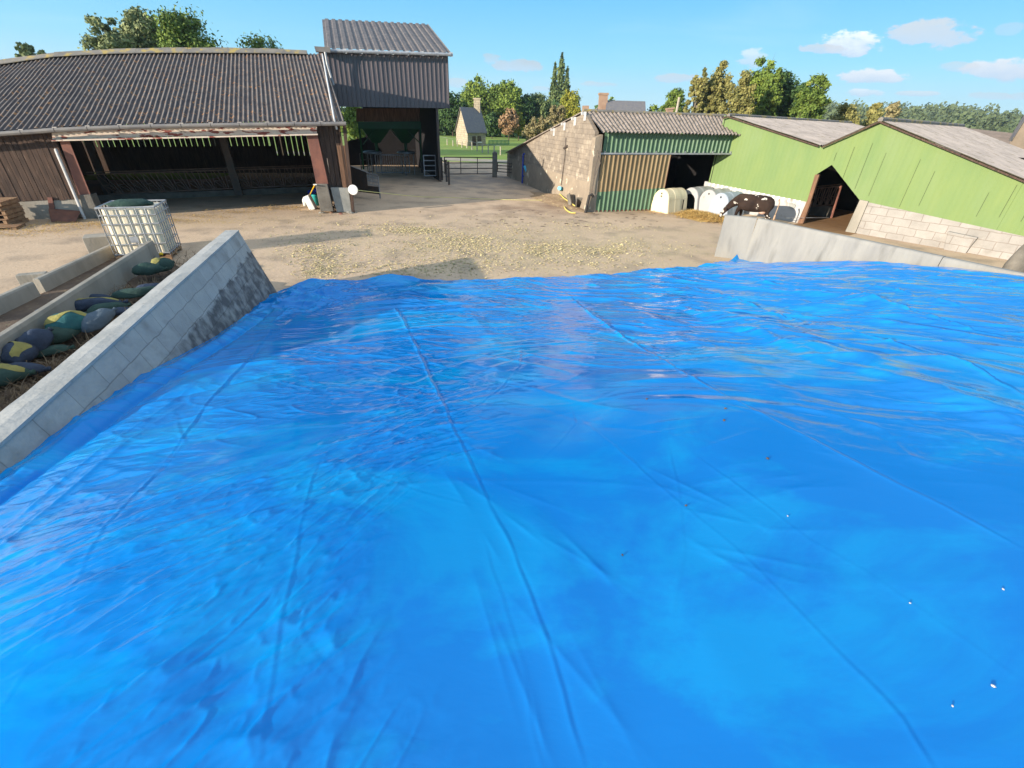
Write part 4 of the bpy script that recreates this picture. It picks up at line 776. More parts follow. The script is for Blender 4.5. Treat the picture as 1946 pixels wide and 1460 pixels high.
b = MB(); o_ = np.array([*GS.n, 0]) * .15; b.prism([pa + o_, pb + o_, pb + o_ + [0, 0, .2], pa + o_ + [0, 0, .2]], -o_ * 4); b.build('roof', M['slate'], t)

# ================================================================== SILAGE CLAMP WALLS
LI0, LI1 = at(453, 437, 1.57), at(51, 794, 1.57); LP = Plane(LI0, LI1); ldir = (LI1 - LI0); ldir /= np.linalg.norm(ldir); lout = np.array([-abs(ldir[1]), ldir[0] * np.sign(ldir[1]) * 1., 0]); lout = np.array([ldir[1], -ldir[0], 0]); lout *= -np.sign(lout[0]); lout /= np.linalg.norm(lout)
M['clamp_block'] = mat('clamp_block', (.46, .44, .40), (.37, .355, .33), 2.2, rough=.9, bump=(22, .5), c3=(.30, .28, .25), s3=2.4, t3=(.55, .72))
brick_on(M['clamp_block'], LP, .52, .262, .006, (.66, .66, .66), off=(.1, .0), var=.13, bumpy=.6)
def stain(nd, lk):
    g = nd.new('ShaderNodeNewGeometry'); sp = nd.new('ShaderNodeSeparateXYZ'); lk.new(g.outputs['Position'], sp.inputs[0])
    ns = nd.new('ShaderNodeTexNoise'); ns.inputs['Scale'].default_value = 1.6; ns.inputs['Detail'].default_value = 8; ns.inputs['Roughness'].default_value = .65; lk.new(g.outputs['Position'], ns.inputs[0])
    a = nd.new('ShaderNodeMath'); a.operation = 'MULTIPLY_ADD'; lk.new(ns.outputs[0], a.inputs[0]); a.inputs[1].default_value = -.55; a.inputs[2].default_value = 1.30     # threshold height
    b_ = nd.new('ShaderNodeMath'); b_.operation = 'MULTIPLY_ADD'; lk.new(sp.outputs[1], b_.inputs[0]); b_.inputs[1].default_value = .02; b_.inputs[2].default_value = -.15
    c = nd.new('ShaderNodeMath'); c.operation = 'ADD'; lk.new(a.outputs[0], c.inputs[0]); lk.new(b_.outputs[0], c.inputs[1])
    d = nd.new('ShaderNodeMath'); d.operation = 'SUBTRACT'; lk.new(c.outputs[0], d.inputs[0]); lk.new(sp.outputs[2], d.inputs[1])
    r = nd.new('ShaderNodeMapRange'); lk.new(d.outputs[0], r.inputs[0]); r.inputs[1].default_value = -.01; r.inputs[2].default_value = .04; r.inputs[4].default_value = .9
    y = nd.new('ShaderNodeMapRange'); lk.new(sp.outputs[1], y.inputs[0]); y.inputs[1].default_value = 4.6; y.inputs[2].default_value = 6.0
    n2 = nd.new('ShaderNodeTexNoise'); n2.inputs['Scale'].default_value = 5; n2.inputs['Detail'].default_value = 6; lk.new(g.outputs['Position'], n2.inputs[0]); r3 = nd.new('ShaderNodeMapRange'); lk.new(n2.outputs[0], r3.inputs[0]); r3.inputs[1].default_value = .62; r3.inputs[2].default_value = .42; r3.inputs[3].default_value = .35
    m1 = nd.new('ShaderNodeMath'); m1.operation = 'MULTIPLY'; lk.new(r.outputs[0], m1.inputs[0]); lk.new(y.outputs[0], m1.inputs[1]); m2 = nd.new('ShaderNodeMath'); m2.operation = 'MULTIPLY'; lk.new(m1.outputs[0], m2.inputs[0]); lk.new(r3.outputs[0], m2.inputs[1]); return m2.outputs[0]
mix_on(M['clamp_block'], stain, (.085, .08, .08))
M['coping'] = mat('coping', (.46, .45, .42), (.36, .355, .33), 3., rough=.92, bump=(20, .35), c3=(.28, .27, .25), s3=7, t3=(.62, .78))
NEAR = LI0 + ldir * 14.0
wl = thing('clamp_wall', 'grey concrete block clamp wall with dark stained inner face on the left of the blue sheet', 'wall', [LI0[0], LI0[1], 0])
b = MB(); z0 = np.array([0, 0, -1.57]); 
BAT = .50; INN = -lout; f0, f1 = LI0 + z0 + INN * BAT, NEAR + z0 + INN * BAT; t0_, t1_ = LI0 - [0, 0, .035], NEAR - [0, 0, .035]; o0, o1 = LI0 + lout * .26, NEAR + lout * .26
b.add([f0, f1, t1_, t0_, o0 - [0, 0, .035], o1 - [0, 0, .035], o1 + z0, o0 + z0], [(0, 1, 2, 3), (3, 2, 5, 4), (4, 5, 6, 7), (0, 3, 4, 7), (1, 6, 5, 2), (0, 7, 6, 1)]); b.build('block_wall', M['clamp_block'], wl)
b = MB(); nn_ = 60; vs = []
rr = random.Random(4)
for i in range(nn_ + 1):
    p = LI0 + ldir * (14.0 * i / nn_); j = rr.uniform(-.008, .008)
    vs += [p - lout * .012 - [0, 0, .035], p - lout * (.012 + j * .4) + [0, 0, -.002 + j * .3], p + lout * .13 + [0, 0, .004 + j], p + lout * (.275 + j) + [0, 0, -.004], p + lout * .275 - [0, 0, .035]]
b.add(vs, [(i * 5 + k, (i + 1) * 5 + k, (i + 1) * 5 + (k + 1) % 5, i * 5 + (k + 1) % 5) for i in range(nn_) for k in range(5)] + [(0, 1, 2, 3, 4)]); b.build('coping', M['coping'], wl)
RW0, RW1 = at(1440, 415, 1.4), at(1800, 490, 1.4); RWd = (RW1 - RW0) / np.linalg.norm(RW1 - RW0); RWo = np.array([-RWd[1], RWd[0], 0]); RWo *= np.sign(RWo[0])
WP = Plane(RW0, RW1)
M['clamp_smooth'] = mat('clamp_smooth', (.30, .29, .26), (.23, .225, .21), 1.3, rough=.85, bump=(14, .3), c3=(.17, .165, .15), s3=2.0, t3=(.56, .74), stretch=(1.5, 1.5, .35))
wr = thing('clamp_wall', 'smooth pale precast concrete clamp wall on the right of the blue sheet', 'wall', [RW0[0], RW0[1], 0])
def lwall(b, P, d, o, ln, h, th, bulge=.05, z0=0.):
    """precast panel: upright with a slightly thicker foot and rounded top edge"""
    prof = [(0 - bulge * 1.6, z0), (-bulge, .4), (0, h - .1), (.015, h - .02), (.05, h), (th - .03, h), (th, h - .04), (th, z0)]
    P = np.array([P[0], P[1], 0]); pts = [P + o * x + [0, 0, z] for x, z in prof]; return b.prism(pts, d * ln)
b = MB(); k = 0.; lens = [5.15, 2.4, 2.4, 2.4, 2.4]
for ln in lens:
    c = MB(); lwall(c, RW0 + RWd * k, RWd, RWo, ln - .015, 1.4 - (.0 if k == 0 else .006), .2); c.build('panel', M['clamp_smooth'], wr); k += ln
e0 = at(1378, 409, 1.4); ed = (RW0 - e0) * [1, 1, 0]; el = np.linalg.norm(ed); ed /= el; eo = np.array([-ed[1], ed[0], 0]); eo *= np.sign(eo[1])
c = MB(); lwall(c, e0, ed, eo, el - .02, 1.4, .2, .03); o = c.build('end_panel', M['clamp_smooth'], wr)

# ================================================================== BLUE SHEET
def on_wall(pl, px, py, off=0.): return pl.px(px, py, off)
ctrl = []
_n3 = np.cross(ldir, INN * BAT - np.array([0, 0, 1.57])); _n3 /= np.linalg.norm(_n3)
def on_batter(px, py):
    d = ray(px, py); t = ((LI0 - [0, 0, H]) @ _n3) / (d @ _n3); return np.array([0, 0, H]) + d * t
LBp = [on_batter(*q_) for q_ in [(520, 560), (470, 600), (400, 645), (300, 700), (180, 775), (100, 830), (0, 905)]]; print('left edge', np.round(LBp, 2).tolist()); ctrl += [p.copy() for p in LBp]
ctrl = [c if c[2] > .02 else np.array([c[0], c[1], max(c[2], .02)]) for c in ctrl]
ctrl[0][2] = max(ctrl[0][2], .06)
for q_ in [(1450, 502), (1550, 497), (1700, 500), (1800, 507), (1900, 514), (1946, 520)]: ctrl.append(WP.px(*q_))
EDGE = [at(545, 550, .08), at(580, 541, .22), at(640, 540, .15), at(700, 538, .15), at(760, 533, .30), at(850, 533, .2), at(990, 528, .18), at(1090, 524, .18), at(1200, 516, .18), at(1290, 510, .16), at(1350, 500, .2), at(1385, 500, .25)]
ctrl += EDGE
for (px, py, z) in [(973, 1460, 2.42), (0, 1460, 2.42), (1946, 1460, 2.45), (973, 1150, 2.4), (973, 900, 2.2), (973, 740, 1.8), (973, 640, 1.22), (973, 580, .72), (500, 900, 2.05), (300, 900, 1.9), (1500, 900, 2.3), (1900, 900, 2.3), (1500, 700, 1.95), (1800, 640, 1.9), (600, 700, 1.35), (1300, 600, 1.1), (700, 600, .75), (1600, 560, 1.25)]: ctrl.append(at(px, py, z))
ctrl += [np.array([x, -2.2, z]) for x, z in ((-3., 1.6), (0, 2.5), (5, 2.55), (11, 2.4), (17, 1.6))]
C_ = np.array(ctrl); nC = len(C_)
def tps(r2): return np.where(r2 > 1e-12, .5 * r2 * np.log(np.maximum(r2, 1e-12)), 0)
D2 = ((C_[:, None, :2] - C_[None, :, :2]) ** 2).sum(-1); A = np.zeros((nC + 3, nC + 3)); A[:nC, :nC] = tps(D2) + np.eye(nC) * .15; A[:nC, nC] = 1; A[:nC, nC + 1:] = C_[:, :2]; A[nC:, :nC] = A[:nC, nC:].T
sol = np.linalg.solve(A, np.concatenate([C_[:, 2], [0, 0, 0]]))
def base_z(x, y):
    x = np.asarray(x, float); y = np.asarray(y, float); r = sol[nC] + sol[nC + 1] * x + sol[nC + 2] * y
    for i in range(nC): r = r + sol[i] * tps((x - C_[i, 0]) ** 2 + (y - C_[i, 1]) ** 2)
    return r
def on_sheet(px, py):
    z = 1.5
    for _ in range(25): p = at(px, py, z); z = .5 * z + .5 * float(base_z(p[0], p[1]))
    return at(px, py, z)
# value noise
def vnoise(x, y, seed):
    r = np.random.default_rng(seed); T = r.random((256, 256)); xi = np.floor(x).astype(int); yi = np.floor(y).astype(int); fx = x - xi; fy = y - yi; fx = fx * fx * fx * (fx * (fx * 6 - 15) + 10); fy = fy * fy * fy * (fy * (fy * 6 - 15) + 10)
    g = lambda a, b_: T[a & 255, b_ & 255]
    return (g(xi, yi) * (1 - fx) + g(xi + 1, yi) * fx) * (1 - fy) + (g(xi, yi + 1) * (1 - fx) + g(xi + 1, yi + 1) * fx) * fy - .5
def ridged(x, y, seed): return 1 - 2 * np.abs(2 * vnoise(x, y, seed))
NS, NT = 1250, 1050
s_ = np.linspace(0, 1, NS); t_ = np.linspace(0, 1, NT); tt = .34 * t_ + .66 * t_ ** 1.8
Lend = np.array(LBp[0][:2]); Lnear = LI0[:2] + ldir[:2] * 12.2; Rend = WP.px(1390, 470)[:2] if False else RW0[:2] - RWd[:2] * .25; Rnear = RW0[:2] + RWd[:2] * 21
lo2 = lout[:2]; Lend = Lend - lo2 * .04; Lnear = Lnear - lo2 * .03; Rend = Rend - RWo[:2] * .07; Rnear = Rnear - RWo[:2] * .07
es = np.array([np.hypot(*(e[:2] - Lend)) for e in EDGE[:-1]]); es = (es - 0) / np.hypot(*(Rend - Lend)); es = np.clip(es, 0, .985)
S, T_ = np.meshgrid(s_, tt, indexing='ij')
_yb = Lnear[1] + (Lend[1] - Lnear[1]) * T_; _ys = [p[1] for p in LBp][::-1]; _xs = [p[0] for p in LBp][::-1]; _k = (_xs[1] - _xs[0]) / (_ys[1] - _ys[0]); _ys = [-4.] + _ys; _xs = [_xs[0] - .0 + (LI0[0] + ldir[0] / ldir[1] * (-4. - LI0[1])) - (LI0[0] + ldir[0] / ldir[1] * (_ys[1] - LI0[1]))] + _xs
Lx = np.stack([np.interp(_yb, _ys, _xs) - .01, _yb], -1); Rx = Rnear + (Rend - Rnear) * T_[..., None]
# columns are denser at the left, where the sheet is close to the camera all along
S2 = S
cc_ = 1.0 + .55 * np.maximum(_yb, 0); aL, aR = np.arcsinh(Lx[..., 0] / cc_), np.arcsinh(Rx[..., 0] / cc_); xx = cc_ * np.sinh(aL + (aR - aL) * S); S2 = (xx - Lx[..., 0]) / (Rx[..., 0] - Lx[..., 0])
XY = Lx + (Rx - Lx) * S2[..., None]
lin = Lend + (Rend - Lend) * S2[..., None]
ex_ = np.interp(s_, np.concatenate([[0], es, [1]]), np.concatenate([[Lend[0]], [e[0] for e in EDGE[:-1]], [Rend[0]]])); ey_ = np.interp(s_, np.concatenate([[0], es, [1]]), np.concatenate([[Lend[1]], [e[1] for e in EDGE[:-1]], [Rend[1]]]))
kern = np.exp(-np.linspace(-2, 2, 21) ** 2); kern /= kern.sum(); pad = lambda v: np.concatenate([np.full(10, v[0]), v, np.full(10, v[-1])]); ex_ = np.convolve(pad(ex_), kern, 'valid'); ey_ = np.convolve(pad(ey_), kern, 'valid')
E2 = np.stack([np.interp(S2, s_, ex_), np.interp(S2, s_, ey_)], -1); XY = XY + (E2 - lin) * (T_[..., None] ** 3)
X_, Y_ = XY[..., 0], XY[..., 1]
Z = base_z(X_, Y_)
# distance to the two walls and to the front edge
dL = np.abs(X_ - Lx[..., 0]); dR = np.abs((X_ - RW0[0]) * RWo[0] + (Y_ - RW0[1]) * RWo[1]); far = np.clip((Y_ - 4) / 5, 0, 1); near = 1 - np.clip((Y_ - 1.5) / 3.5, 0, 1)
dF = np.sqrt((X_ - E2[..., 0]) ** 2 + (Y_ - E2[..., 1]) ** 2)
rad = np.sqrt(X_ ** 2 + Y_ ** 2)
def polyd(P):
    """signed distance to a polyline in plan"""
    best = np.full(X_.shape, 1e9); sg = np.zeros(X_.shape); ln = np.zeros(X_.shape)
    for i in range(len(P) - 1):
        a = P[i][:2]; d = P[i + 1][:2] - a; l2 = d @ d; t = np.clip(((X_ - a[0]) * d[0] + (Y_ - a[1]) * d[1]) / l2, 0, 1); dx = X_ - a[0] - d[0] * t; dy = Y_ - a[1] - d[1] * t; dd = np.sqrt(dx * dx + dy * dy); m = dd < best
        best = np.where(m, dd, best); sg = np.where(m, np.sign(d[0] * dy - d[1] * dx), sg); ln = np.where(m, (i + t) / (len(P) - 1), ln)
    return best, sg, ln
def fold(px, amp, w, off=0., seed=0, one=0., fade=(0., 0.)):
    P = [on_sheet(*q_) for q_ in px]; d, sg, ln = polyd(P); sd_ = d * sg
    sd_ = sd_ + .6 * w * vnoise(X_ * 2.2, Y_ * 2.2, 50 + seed) + .25 * w * vnoise(X_ * 9, Y_ * 9, 51 + seed)
    a = .42 * amp * np.clip(.6 + 1.5 * vnoise(X_ * 1.3, Y_ * 1.3, 70 + seed), .1, 1.5); env = np.clip(np.minimum(ln / .15, (1 - ln) / .06), 0, 1)
    nearness = np.clip((rad - 1.0) / 6, .22, 1); a = a * nearness
    wl_ = w * (.22 + .6 * np.clip(rad / 6, 0, 1))
    if w >= .055: return 1.3 * a * env * np.exp(-(sd_ / w) ** 2)
    w1 = np.maximum(.0075, .0030 * rad); k_ = np.clip(amp / .03, .45, 1.5) * np.clip(.7 + 1.2 * vnoise(X_ * 1.9, Y_ * 1.9, 90 + seed), .15, 1.4)
    h = env * k_ * w1 * (.26 + .74 * np.clip((rad - 1.2) / 5, 0, 1)) * (1.0 * np.exp(-np.abs(sd_) / w1) - .8 * np.exp(-np.abs(sd_ - 2.2 * w1) / w1))
    h = h + one * .22 * amp * env * np.where(sd_ > 0, np.exp(-sd_ / (w * 9)), np.exp(sd_ / (w * 2.5)))
    return h
dz = np.zeros(X_.shape)
wx, wy = X_ + .5 * vnoise(X_ * .6, Y_ * .6, 1), Y_ + .5 * vnoise(X_ * .6, Y_ * .6, 2)
sharp = lambda v, k=1.6: np.sign(v) * np.abs(v) ** k
dz += .05 * vnoise(wx * .7, wy * .45, 3) * (.35 + .65 * far) + .022 * vnoise(wx * 1.6, wy * .9, 4) * (.35 + .65 * far)
def rot(x, y, deg):
    c, q_ = math.cos(math.radians(deg)), math.sin(math.radians(deg)); return x * c + y * q_, -x * q_ + y * c
def crease(x, y, seed, k=5., p=2.): return np.clip(1 - k * np.abs(vnoise(x, y, seed)), 0, 1) ** p
def patch(fx, fy, seed, lo=0., gain=5.): return np.clip((vnoise(X_ * fx + seed, Y_ * fy, seed) + lo) * gain, 0, 1)
mA = np.clip((rad - 2.2) / 3.5, 0, 1); xr = np.clip((X_ + 1.5) / 3, 0, 1)
# short slanting wrinkles: down to the left on the left half, down to the right on the right half
for (deg, fx, fy, amp, sd1, side) in ((16, .6, 2.4, .022, 5, 0), (30, 1.1, 4.2, .015, 6, 0), (8, 2.0, 9, .0035, 8, 0), (-12, .45, 2.2, .024, 40, 1), (-28, .9, 4., .015, 41, 1), (-20, 1.6, 8, .0035, 42, 1), (-45, .8, 3.6, .014, 43, 1)):
    a_, b2 = rot(wx, wy, deg); w_s = (1 - xr) if side == 0 else xr
    dz += 1.5 * w_s * mA * amp * (.5 * vnoise(a_ * fx, b2 * fy, sd1) + .75 * crease(a_ * fx * .8 + 9, b2 * fy * .8, sd1 + 100, 4., 1.3) - .5 * crease(a_ * fx * .7 + 19, b2 * fy * .9, sd1 + 150, 6., 1.5)) * patch(.45, .5, sd1 + 200, .16, 3.5)
# long soft swells
a_, b2 = rot(X_, Y_, 62); dz += .038 * vnoise(a_ * .3, b2 * 1.2, 44) + .010 * vnoise(a_ * .8, b2 * 3.2, 45) * patch(.4, .4, 46, .1, 4)
a_, b2 = rot(X_, Y_, 118); dz += .016 * vnoise(a_ * .4, b2 * 1.7, 47) * np.clip(1.2 - X_ * .2, 0, 1)
# crinkled patches near the camera, left of centre
cr_ = patch(1.2, .7, 9, .12, 5) * np.clip((5.5 - rad) / 2, 0, 1) * np.clip((.1 - X_) / .8, 0, 1)
for deg, f1, amp, sd1 in ((35, 5, .0045, 10), (60, 9, .003, 11), (20, 18, .0016, 35), (50, 34, .0007, 38)):
    a_, b2 = rot(wx, wy, deg); dz += 1.9 * cr_ * amp * (1.2 * vnoise(a_ * f1 * .5, b2 * f1 * 1.4, sd1) + .8 * crease(a_ * f1 * .4, b2 * f1 * 1.2, sd1 + 100))
cr2 = patch(.8, .8, 36, .06, 5)
for deg, f1, amp, sd1 in ((-30, 3, .004, 12), (-15, 7, .0022, 37), (20, 15, .001, 39)):
    a_, b2 = rot(wx, wy, deg); dz += 2.0 * cr2 * amp * (vnoise(a_ * f1 * .6, b2 * f1 * 1.8, sd1) + .8 * crease(a_ * f1 * .5, b2 * f1 * 1.5, sd1 + 100))
# hairline creases wandering over the sheet
dz += .0022 * crease(wx * .55, wy * .5, 48, 26, 1.) * np.clip((6 - rad) / 3, .3, 1) + .0015 * crease(wx * .4 + 5, wy * .8 + 3, 49, 22, 1.)
# pulled folds along the two walls
fL = np.clip(1 - dL / 1.3, 0, 1) * np.clip((9.8 - Y_) / 1.5, 0, 1)
dz += fL * (.05 * ridged(dL * 2.1 + .25 * vnoise(Y_ * .5, X_, 14) + 3.3, Y_ * .22, 15) + .02 * ridged(dL * 6 + vnoise(Y_ * .8, X_, 16), Y_ * .35, 17))
dz += -.05 * np.exp(-((dL - .42) / .05) ** 2) * np.clip((9 - Y_) / 2, 0, 1) + .05 * np.exp(-((dL - .22) / .11) ** 2) * np.clip((9 - Y_) / 2, 0, 1)
fR = np.clip(1 - dR / 2.2, 0, 1); dz += fR * .04 * ridged(dR * 1.4, Y_ * .3 + X_ * .1, 18)
ur = X_ * RWd[0] + Y_ * RWd[1]; ud_ = dR
rmask = np.clip((X_ - 2.0) / 3, 0, 1) * np.clip((Y_ - 2.5) / 3, 0, 1); dz += 1.5 * rmask * (.030 * ridged(dR * 1.15 + .3 * vnoise(ur * .4, dR, 19), ur * .13, 20) + .012 * ridged(dR * 2.6, ur * .3, 21))
FOLDS = [([(640, 1470), (650, 1300), (690, 1120), (740, 960)], .03, .10, 31, 0), ([(1180, 1470), (1130, 1300), (1070, 1120), (1000, 960)], .028, .09, 32, 0), ([(1500, 1470), (1420, 1300), (1320, 1150), (1230, 1020)], .03, .12, 33, 0), ([(1800, 1300), (1700, 1190), (1560, 1060)], .03, .12, 34, 0), ([(340, 1470), (400, 1250), (470, 1080), (540, 950)], .035, .09, 35, 0),
 ([(1240, 556), (1400, 610), (1560, 668), (1740, 735), (1960, 815)], .17, .26, 26, 0), ([(1400, 536), (1600, 572), (1800, 612), (1960, 640)], .14, .24, 27, 0), ([(1150, 560), (1240, 610), (1330, 660), (1450, 730), (1580, 780)], .09, .22, 28, 0),
 ([(730, 552), (765, 610), (800, 680), (835, 760), (870, 835), (905, 905), (945, 985), (985, 1080), (1030, 1190), (1070, 1310), (1112, 1470)], .034, .035, 1, .25),
 ([(850, 840), (878, 940), (900, 1060), (925, 1180), (950, 1320), (985, 1470)], .028, .06, 2, 0), ([(915, 1000), (950, 1120), (985, 1240), (1010, 1380), (1040, 1470)], .018, .05, 3, 0),
 ([(1060, 548), (1110, 590), (1180, 640), (1250, 680), (1325, 725), (1400, 765), (1490, 810), (1600, 866), (1700, 915), (1800, 965), (1950, 1050)], .045, .03, 4, .5),
 ([(1280, 540), (1400, 575), (1550, 620), (1700, 660), (1830, 700), (1960, 760)], .08, .05, 5, .6), ([(1200, 548), (1300, 590), (1450, 640), (1560, 690), (1680, 720), (1800, 760), (1960, 830)], .08, .09, 6, .6),
 ([(1400, 532), (1560, 560), (1700, 590), (1850, 625), (1960, 650)], .07, .05, 7, .5), ([(1560, 530), (1700, 556), (1850, 585), (1960, 600)], .06, .05, 8, .5),
 ([(1090, 780), (1170, 850), (1240, 910), (1330, 985), (1430, 1070), (1520, 1160), (1620, 1260), (1720, 1360), (1790, 1470)], .03, .04, 9, .4),
 ([(1300, 850), (1370, 900), (1450, 955), (1540, 1020), (1650, 1080), (1750, 1150), (1850, 1220), (1960, 1300)], .014, .025, 10, .3),
 ([(612, 860), (590, 930), (572, 1000), (562, 1060), (548, 1130), (530, 1220), (512, 1330), (496, 1470)], .030, .035, 11, .25), ([(545, 1140), (575, 1210), (610, 1260), (660, 1310), (720, 1370), (800, 1420)], .014, .025, 12, 0),
 ([(520, 620), (470, 690), (400, 760), (350, 830), (290, 900), (240, 960), (200, 1010), (170, 1070), (130, 1140), (80, 1220), (20, 1320), (-40, 1420)], .026, .04, 13, .3),
 ([(480, 900), (440, 990), (400, 1080), (350, 1180), (310, 1270), (270, 1370), (240, 1470)], .040, .12, 14, 0), ([(240, 1000), (195, 1100), (150, 1210), (110, 1320), (90, 1470)], .05, .13, 15, 0), ([(160, 1090), (195, 1160), (230, 1240), (250, 1300)], .035, .07, 16, 0),
 ([(990, 640), (985, 700), (950, 740), (905, 775), (850, 800)], .010, .018, 17, 0), ([(1085, 770), (1095, 800), (1060, 840), (1020, 875), (985, 900)], .010, .018, 18, 0), ([(870, 570), (900, 610), (935, 640), (950, 660)], .03, .1, 19, 0),
 ([(600, 860), (700, 905), (800, 935), (900, 960)], .007, .015, 20, 0), ([(1270, 840), (1290, 950), (1300, 1040), (1280, 1180)], .008, .02, 21, 0), ([(1480, 980), (1400, 1010), (1320, 1040)], .02, .08, 22, 0), ([(1500, 940), (1440, 1000)], .02, .07, 23, 0),
 ([(330, 780), (350, 840), (300, 900), (230, 960)], .02, .04, 24, 0), ([(140, 760), (240, 690), (330, 640), (420, 600), (500, 570)], .03, .05, 25, 0)]
for (px, py, dg, nn2, sg2) in ((960, 1060, -50, 5, 1), (1020, 1200, -50, 6, 1), (900, 880, -55, 4, 1), (1420, 760, -20, 5, -1), (1330, 990, -25, 6, 1), (1450, 930, 25, 6, 1), (560, 1120, 60, 5, -1), (620, 870, 70, 5, -1), (1230, 820, 20, 4, 1)):
    q_ = on_sheet(px, py); rr2 = np.random.default_rng(px)
    for k in range(nn2):
        a_, b2 = rot(X_ - q_[0] - rr2.normal() * .12, Y_ - q_[1] - rr2.normal() * .25, dg + rr2.normal() * 14); ll = rr2.uniform(.08, .22) * (1 + rad / 5); dz += rr2.uniform(.0012, .003) * (1 + rad / 5) * np.exp(-np.abs(b2) / (.012 * (1 + rad / 4))) * np.exp(-((a_ - sg2 * ll * .6) / ll) ** 2)
for px, amp, w, sd0, one in FOLDS: dz += fold(px, amp, w, seed=sd0, one=one)
# crumpled hem at the front edge
hem = np.exp(-(dF / .55) ** 2); ws = S * 40
dz += hem * (.07 * vnoise(S * 26, T_ * 9, 30) + .03 * vnoise(S * 60, T_ * 14 + S * 10, 31) + .02)
for (px, py, hh_, ww) in ((588, 545, .30, .26), (640, 543, .05, .5), (760, 536, .30, .6), (1250, 515, .06, .8), (1150, 522, -.04, .6)):
    q_ = at(px, py, .1); dz += hh_ * np.exp(-((X_ - q_[0]) ** 2 + (Y_ - q_[1]) ** 2) / ww ** 2)
corner = np.exp(-((X_ - at(590, 575)[0]) ** 2 + (Y_ - 9.6) ** 2) / 1.1); dz += corner * (.09 * ridged(wx * 2.2 + wy, wy * 2.2, 32) + .04 * ridged(wx * 5, wy * 5 + wx * 2, 33))
Z = Z + dz
drop = np.clip(1 - dF / .10, 0, 1); Z = Z * (1 - drop) + .03 * drop
# pull up onto the end of the right wall
pk = np.exp(-((X_ - Rend[0] + .1) ** 2 + (Y_ - Rend[1] - .1) ** 2) / .12); Z = Z + .22 * pk
Z = np.maximum(Z, .03)
V = np.stack([X_, Y_, Z], -1).reshape(-1, 3)
idx = np.arange(NS * NT).reshape(NS, NT); fq = np.stack([idx[:-1, :-1], idx[1:, :-1], idx[1:, 1:], idx[:-1, 1:]], -1).reshape(-1, 4)
me = bpy.data.meshes.new('silage_sheet'); me.vertices.add(len(V)); me.vertices.foreach_set('co', V.astype(np.float32).ravel()); me.loops.add(fq.size); me.loops.foreach_set('vertex_index', fq.ravel().astype(np.int32)); me.polygons.add(len(fq)); me.polygons.foreach_set('loop_start', np.arange(0, fq.size, 4, dtype=np.int32)); me.update(calc_edges=True); me.polygons.foreach_set('use_smooth', [True] * len(fq))
m = bpy.data.materials.new('blue_sheet'); m.use_nodes = True; nd, lk = m.node_tree.nodes, m.node_tree.links; b_ = nd['Principled BSDF']
b_.inputs['Roughness'].default_value = .15; b_.inputs['Specular IOR Level'].default_value = .27
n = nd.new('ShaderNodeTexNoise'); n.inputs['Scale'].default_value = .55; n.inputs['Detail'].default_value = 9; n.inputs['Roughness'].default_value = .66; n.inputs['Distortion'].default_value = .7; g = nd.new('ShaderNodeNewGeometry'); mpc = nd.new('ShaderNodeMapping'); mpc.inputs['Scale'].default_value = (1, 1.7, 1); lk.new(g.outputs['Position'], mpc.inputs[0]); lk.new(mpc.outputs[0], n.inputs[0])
rc = nd.new('ShaderNodeMapRange'); lk.new(n.outputs[0], rc.inputs[0]); rc.inputs[1].default_value = .49; rc.inputs[2].default_value = .60; x = nd.new('ShaderNodeMixRGB'); lk.new(rc.outputs[0], x.inputs[0]); x.inputs[1].default_value = (.00005, .205, .61, 1); x.inputs[2].default_value = (.00005, .285, .66, 1); lk.new(x.outputs[0], b_.inputs['Base Color'])  # lighter cyan noise patches painted in for slopes of the sheet brightened by sun
r = nd.new('ShaderNodeMapRange'); n3 = nd.new('ShaderNodeTexNoise'); n3.inputs['Scale'].default_value = 2.5; n3.inputs['Detail'].default_value = 5; lk.new(g.outputs['Position'], n3.inputs[0]); lk.new(n3.outputs[0], r.inputs[0]); r.inputs[3].default_value = .03; r.inputs[4].default_value = .12; lk.new(r.outputs[0], b_.inputs['Roughness'])
mp = nd.new('ShaderNodeMapping'); mp.inputs['Scale'].default_value = (1, 3.2, 1); mp.inputs['Rotation'].default_value = (0, 0, .15); lk.new(g.outputs['Position'], mp.inputs[0])
n2 = nd.new('ShaderNodeTexNoise'); n2.inputs['Scale'].default_value = 5.5; n2.inputs['Detail'].default_value = 7; n2.inputs['Roughness'].default_value = .62; n2.inputs['Distortion'].default_value = .6; lk.new(mp.outputs[0], n2.inputs[0])
bp = nd.new('ShaderNodeBump'); bp.inputs['Strength'].default_value = .14; bp.inputs['Distance'].default_value = .007; lk.new(n2.outputs[0], bp.inputs['Height']); lk.new(bp.outputs[0], b_.inputs['Normal'])
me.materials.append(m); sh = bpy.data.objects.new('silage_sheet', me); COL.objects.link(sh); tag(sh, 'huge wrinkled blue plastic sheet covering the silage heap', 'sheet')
Zg = Z
def sheet_point(px, py): p = on_sheet(px, py); i = np.argmin((X_ - p[0]) ** 2 + (Y_ - p[1]) ** 2); return np.array([X_.flat[i], Y_.flat[i], Z.flat[i]])
bits = [(1730, 1140), (1905, 1117), (1897, 1300), (1813, 1333), (1183, 1054), (1306, 960), (1500, 980), (1378, 778), (1375, 800), (1460, 872), (1228, 758)]
bm0 = None
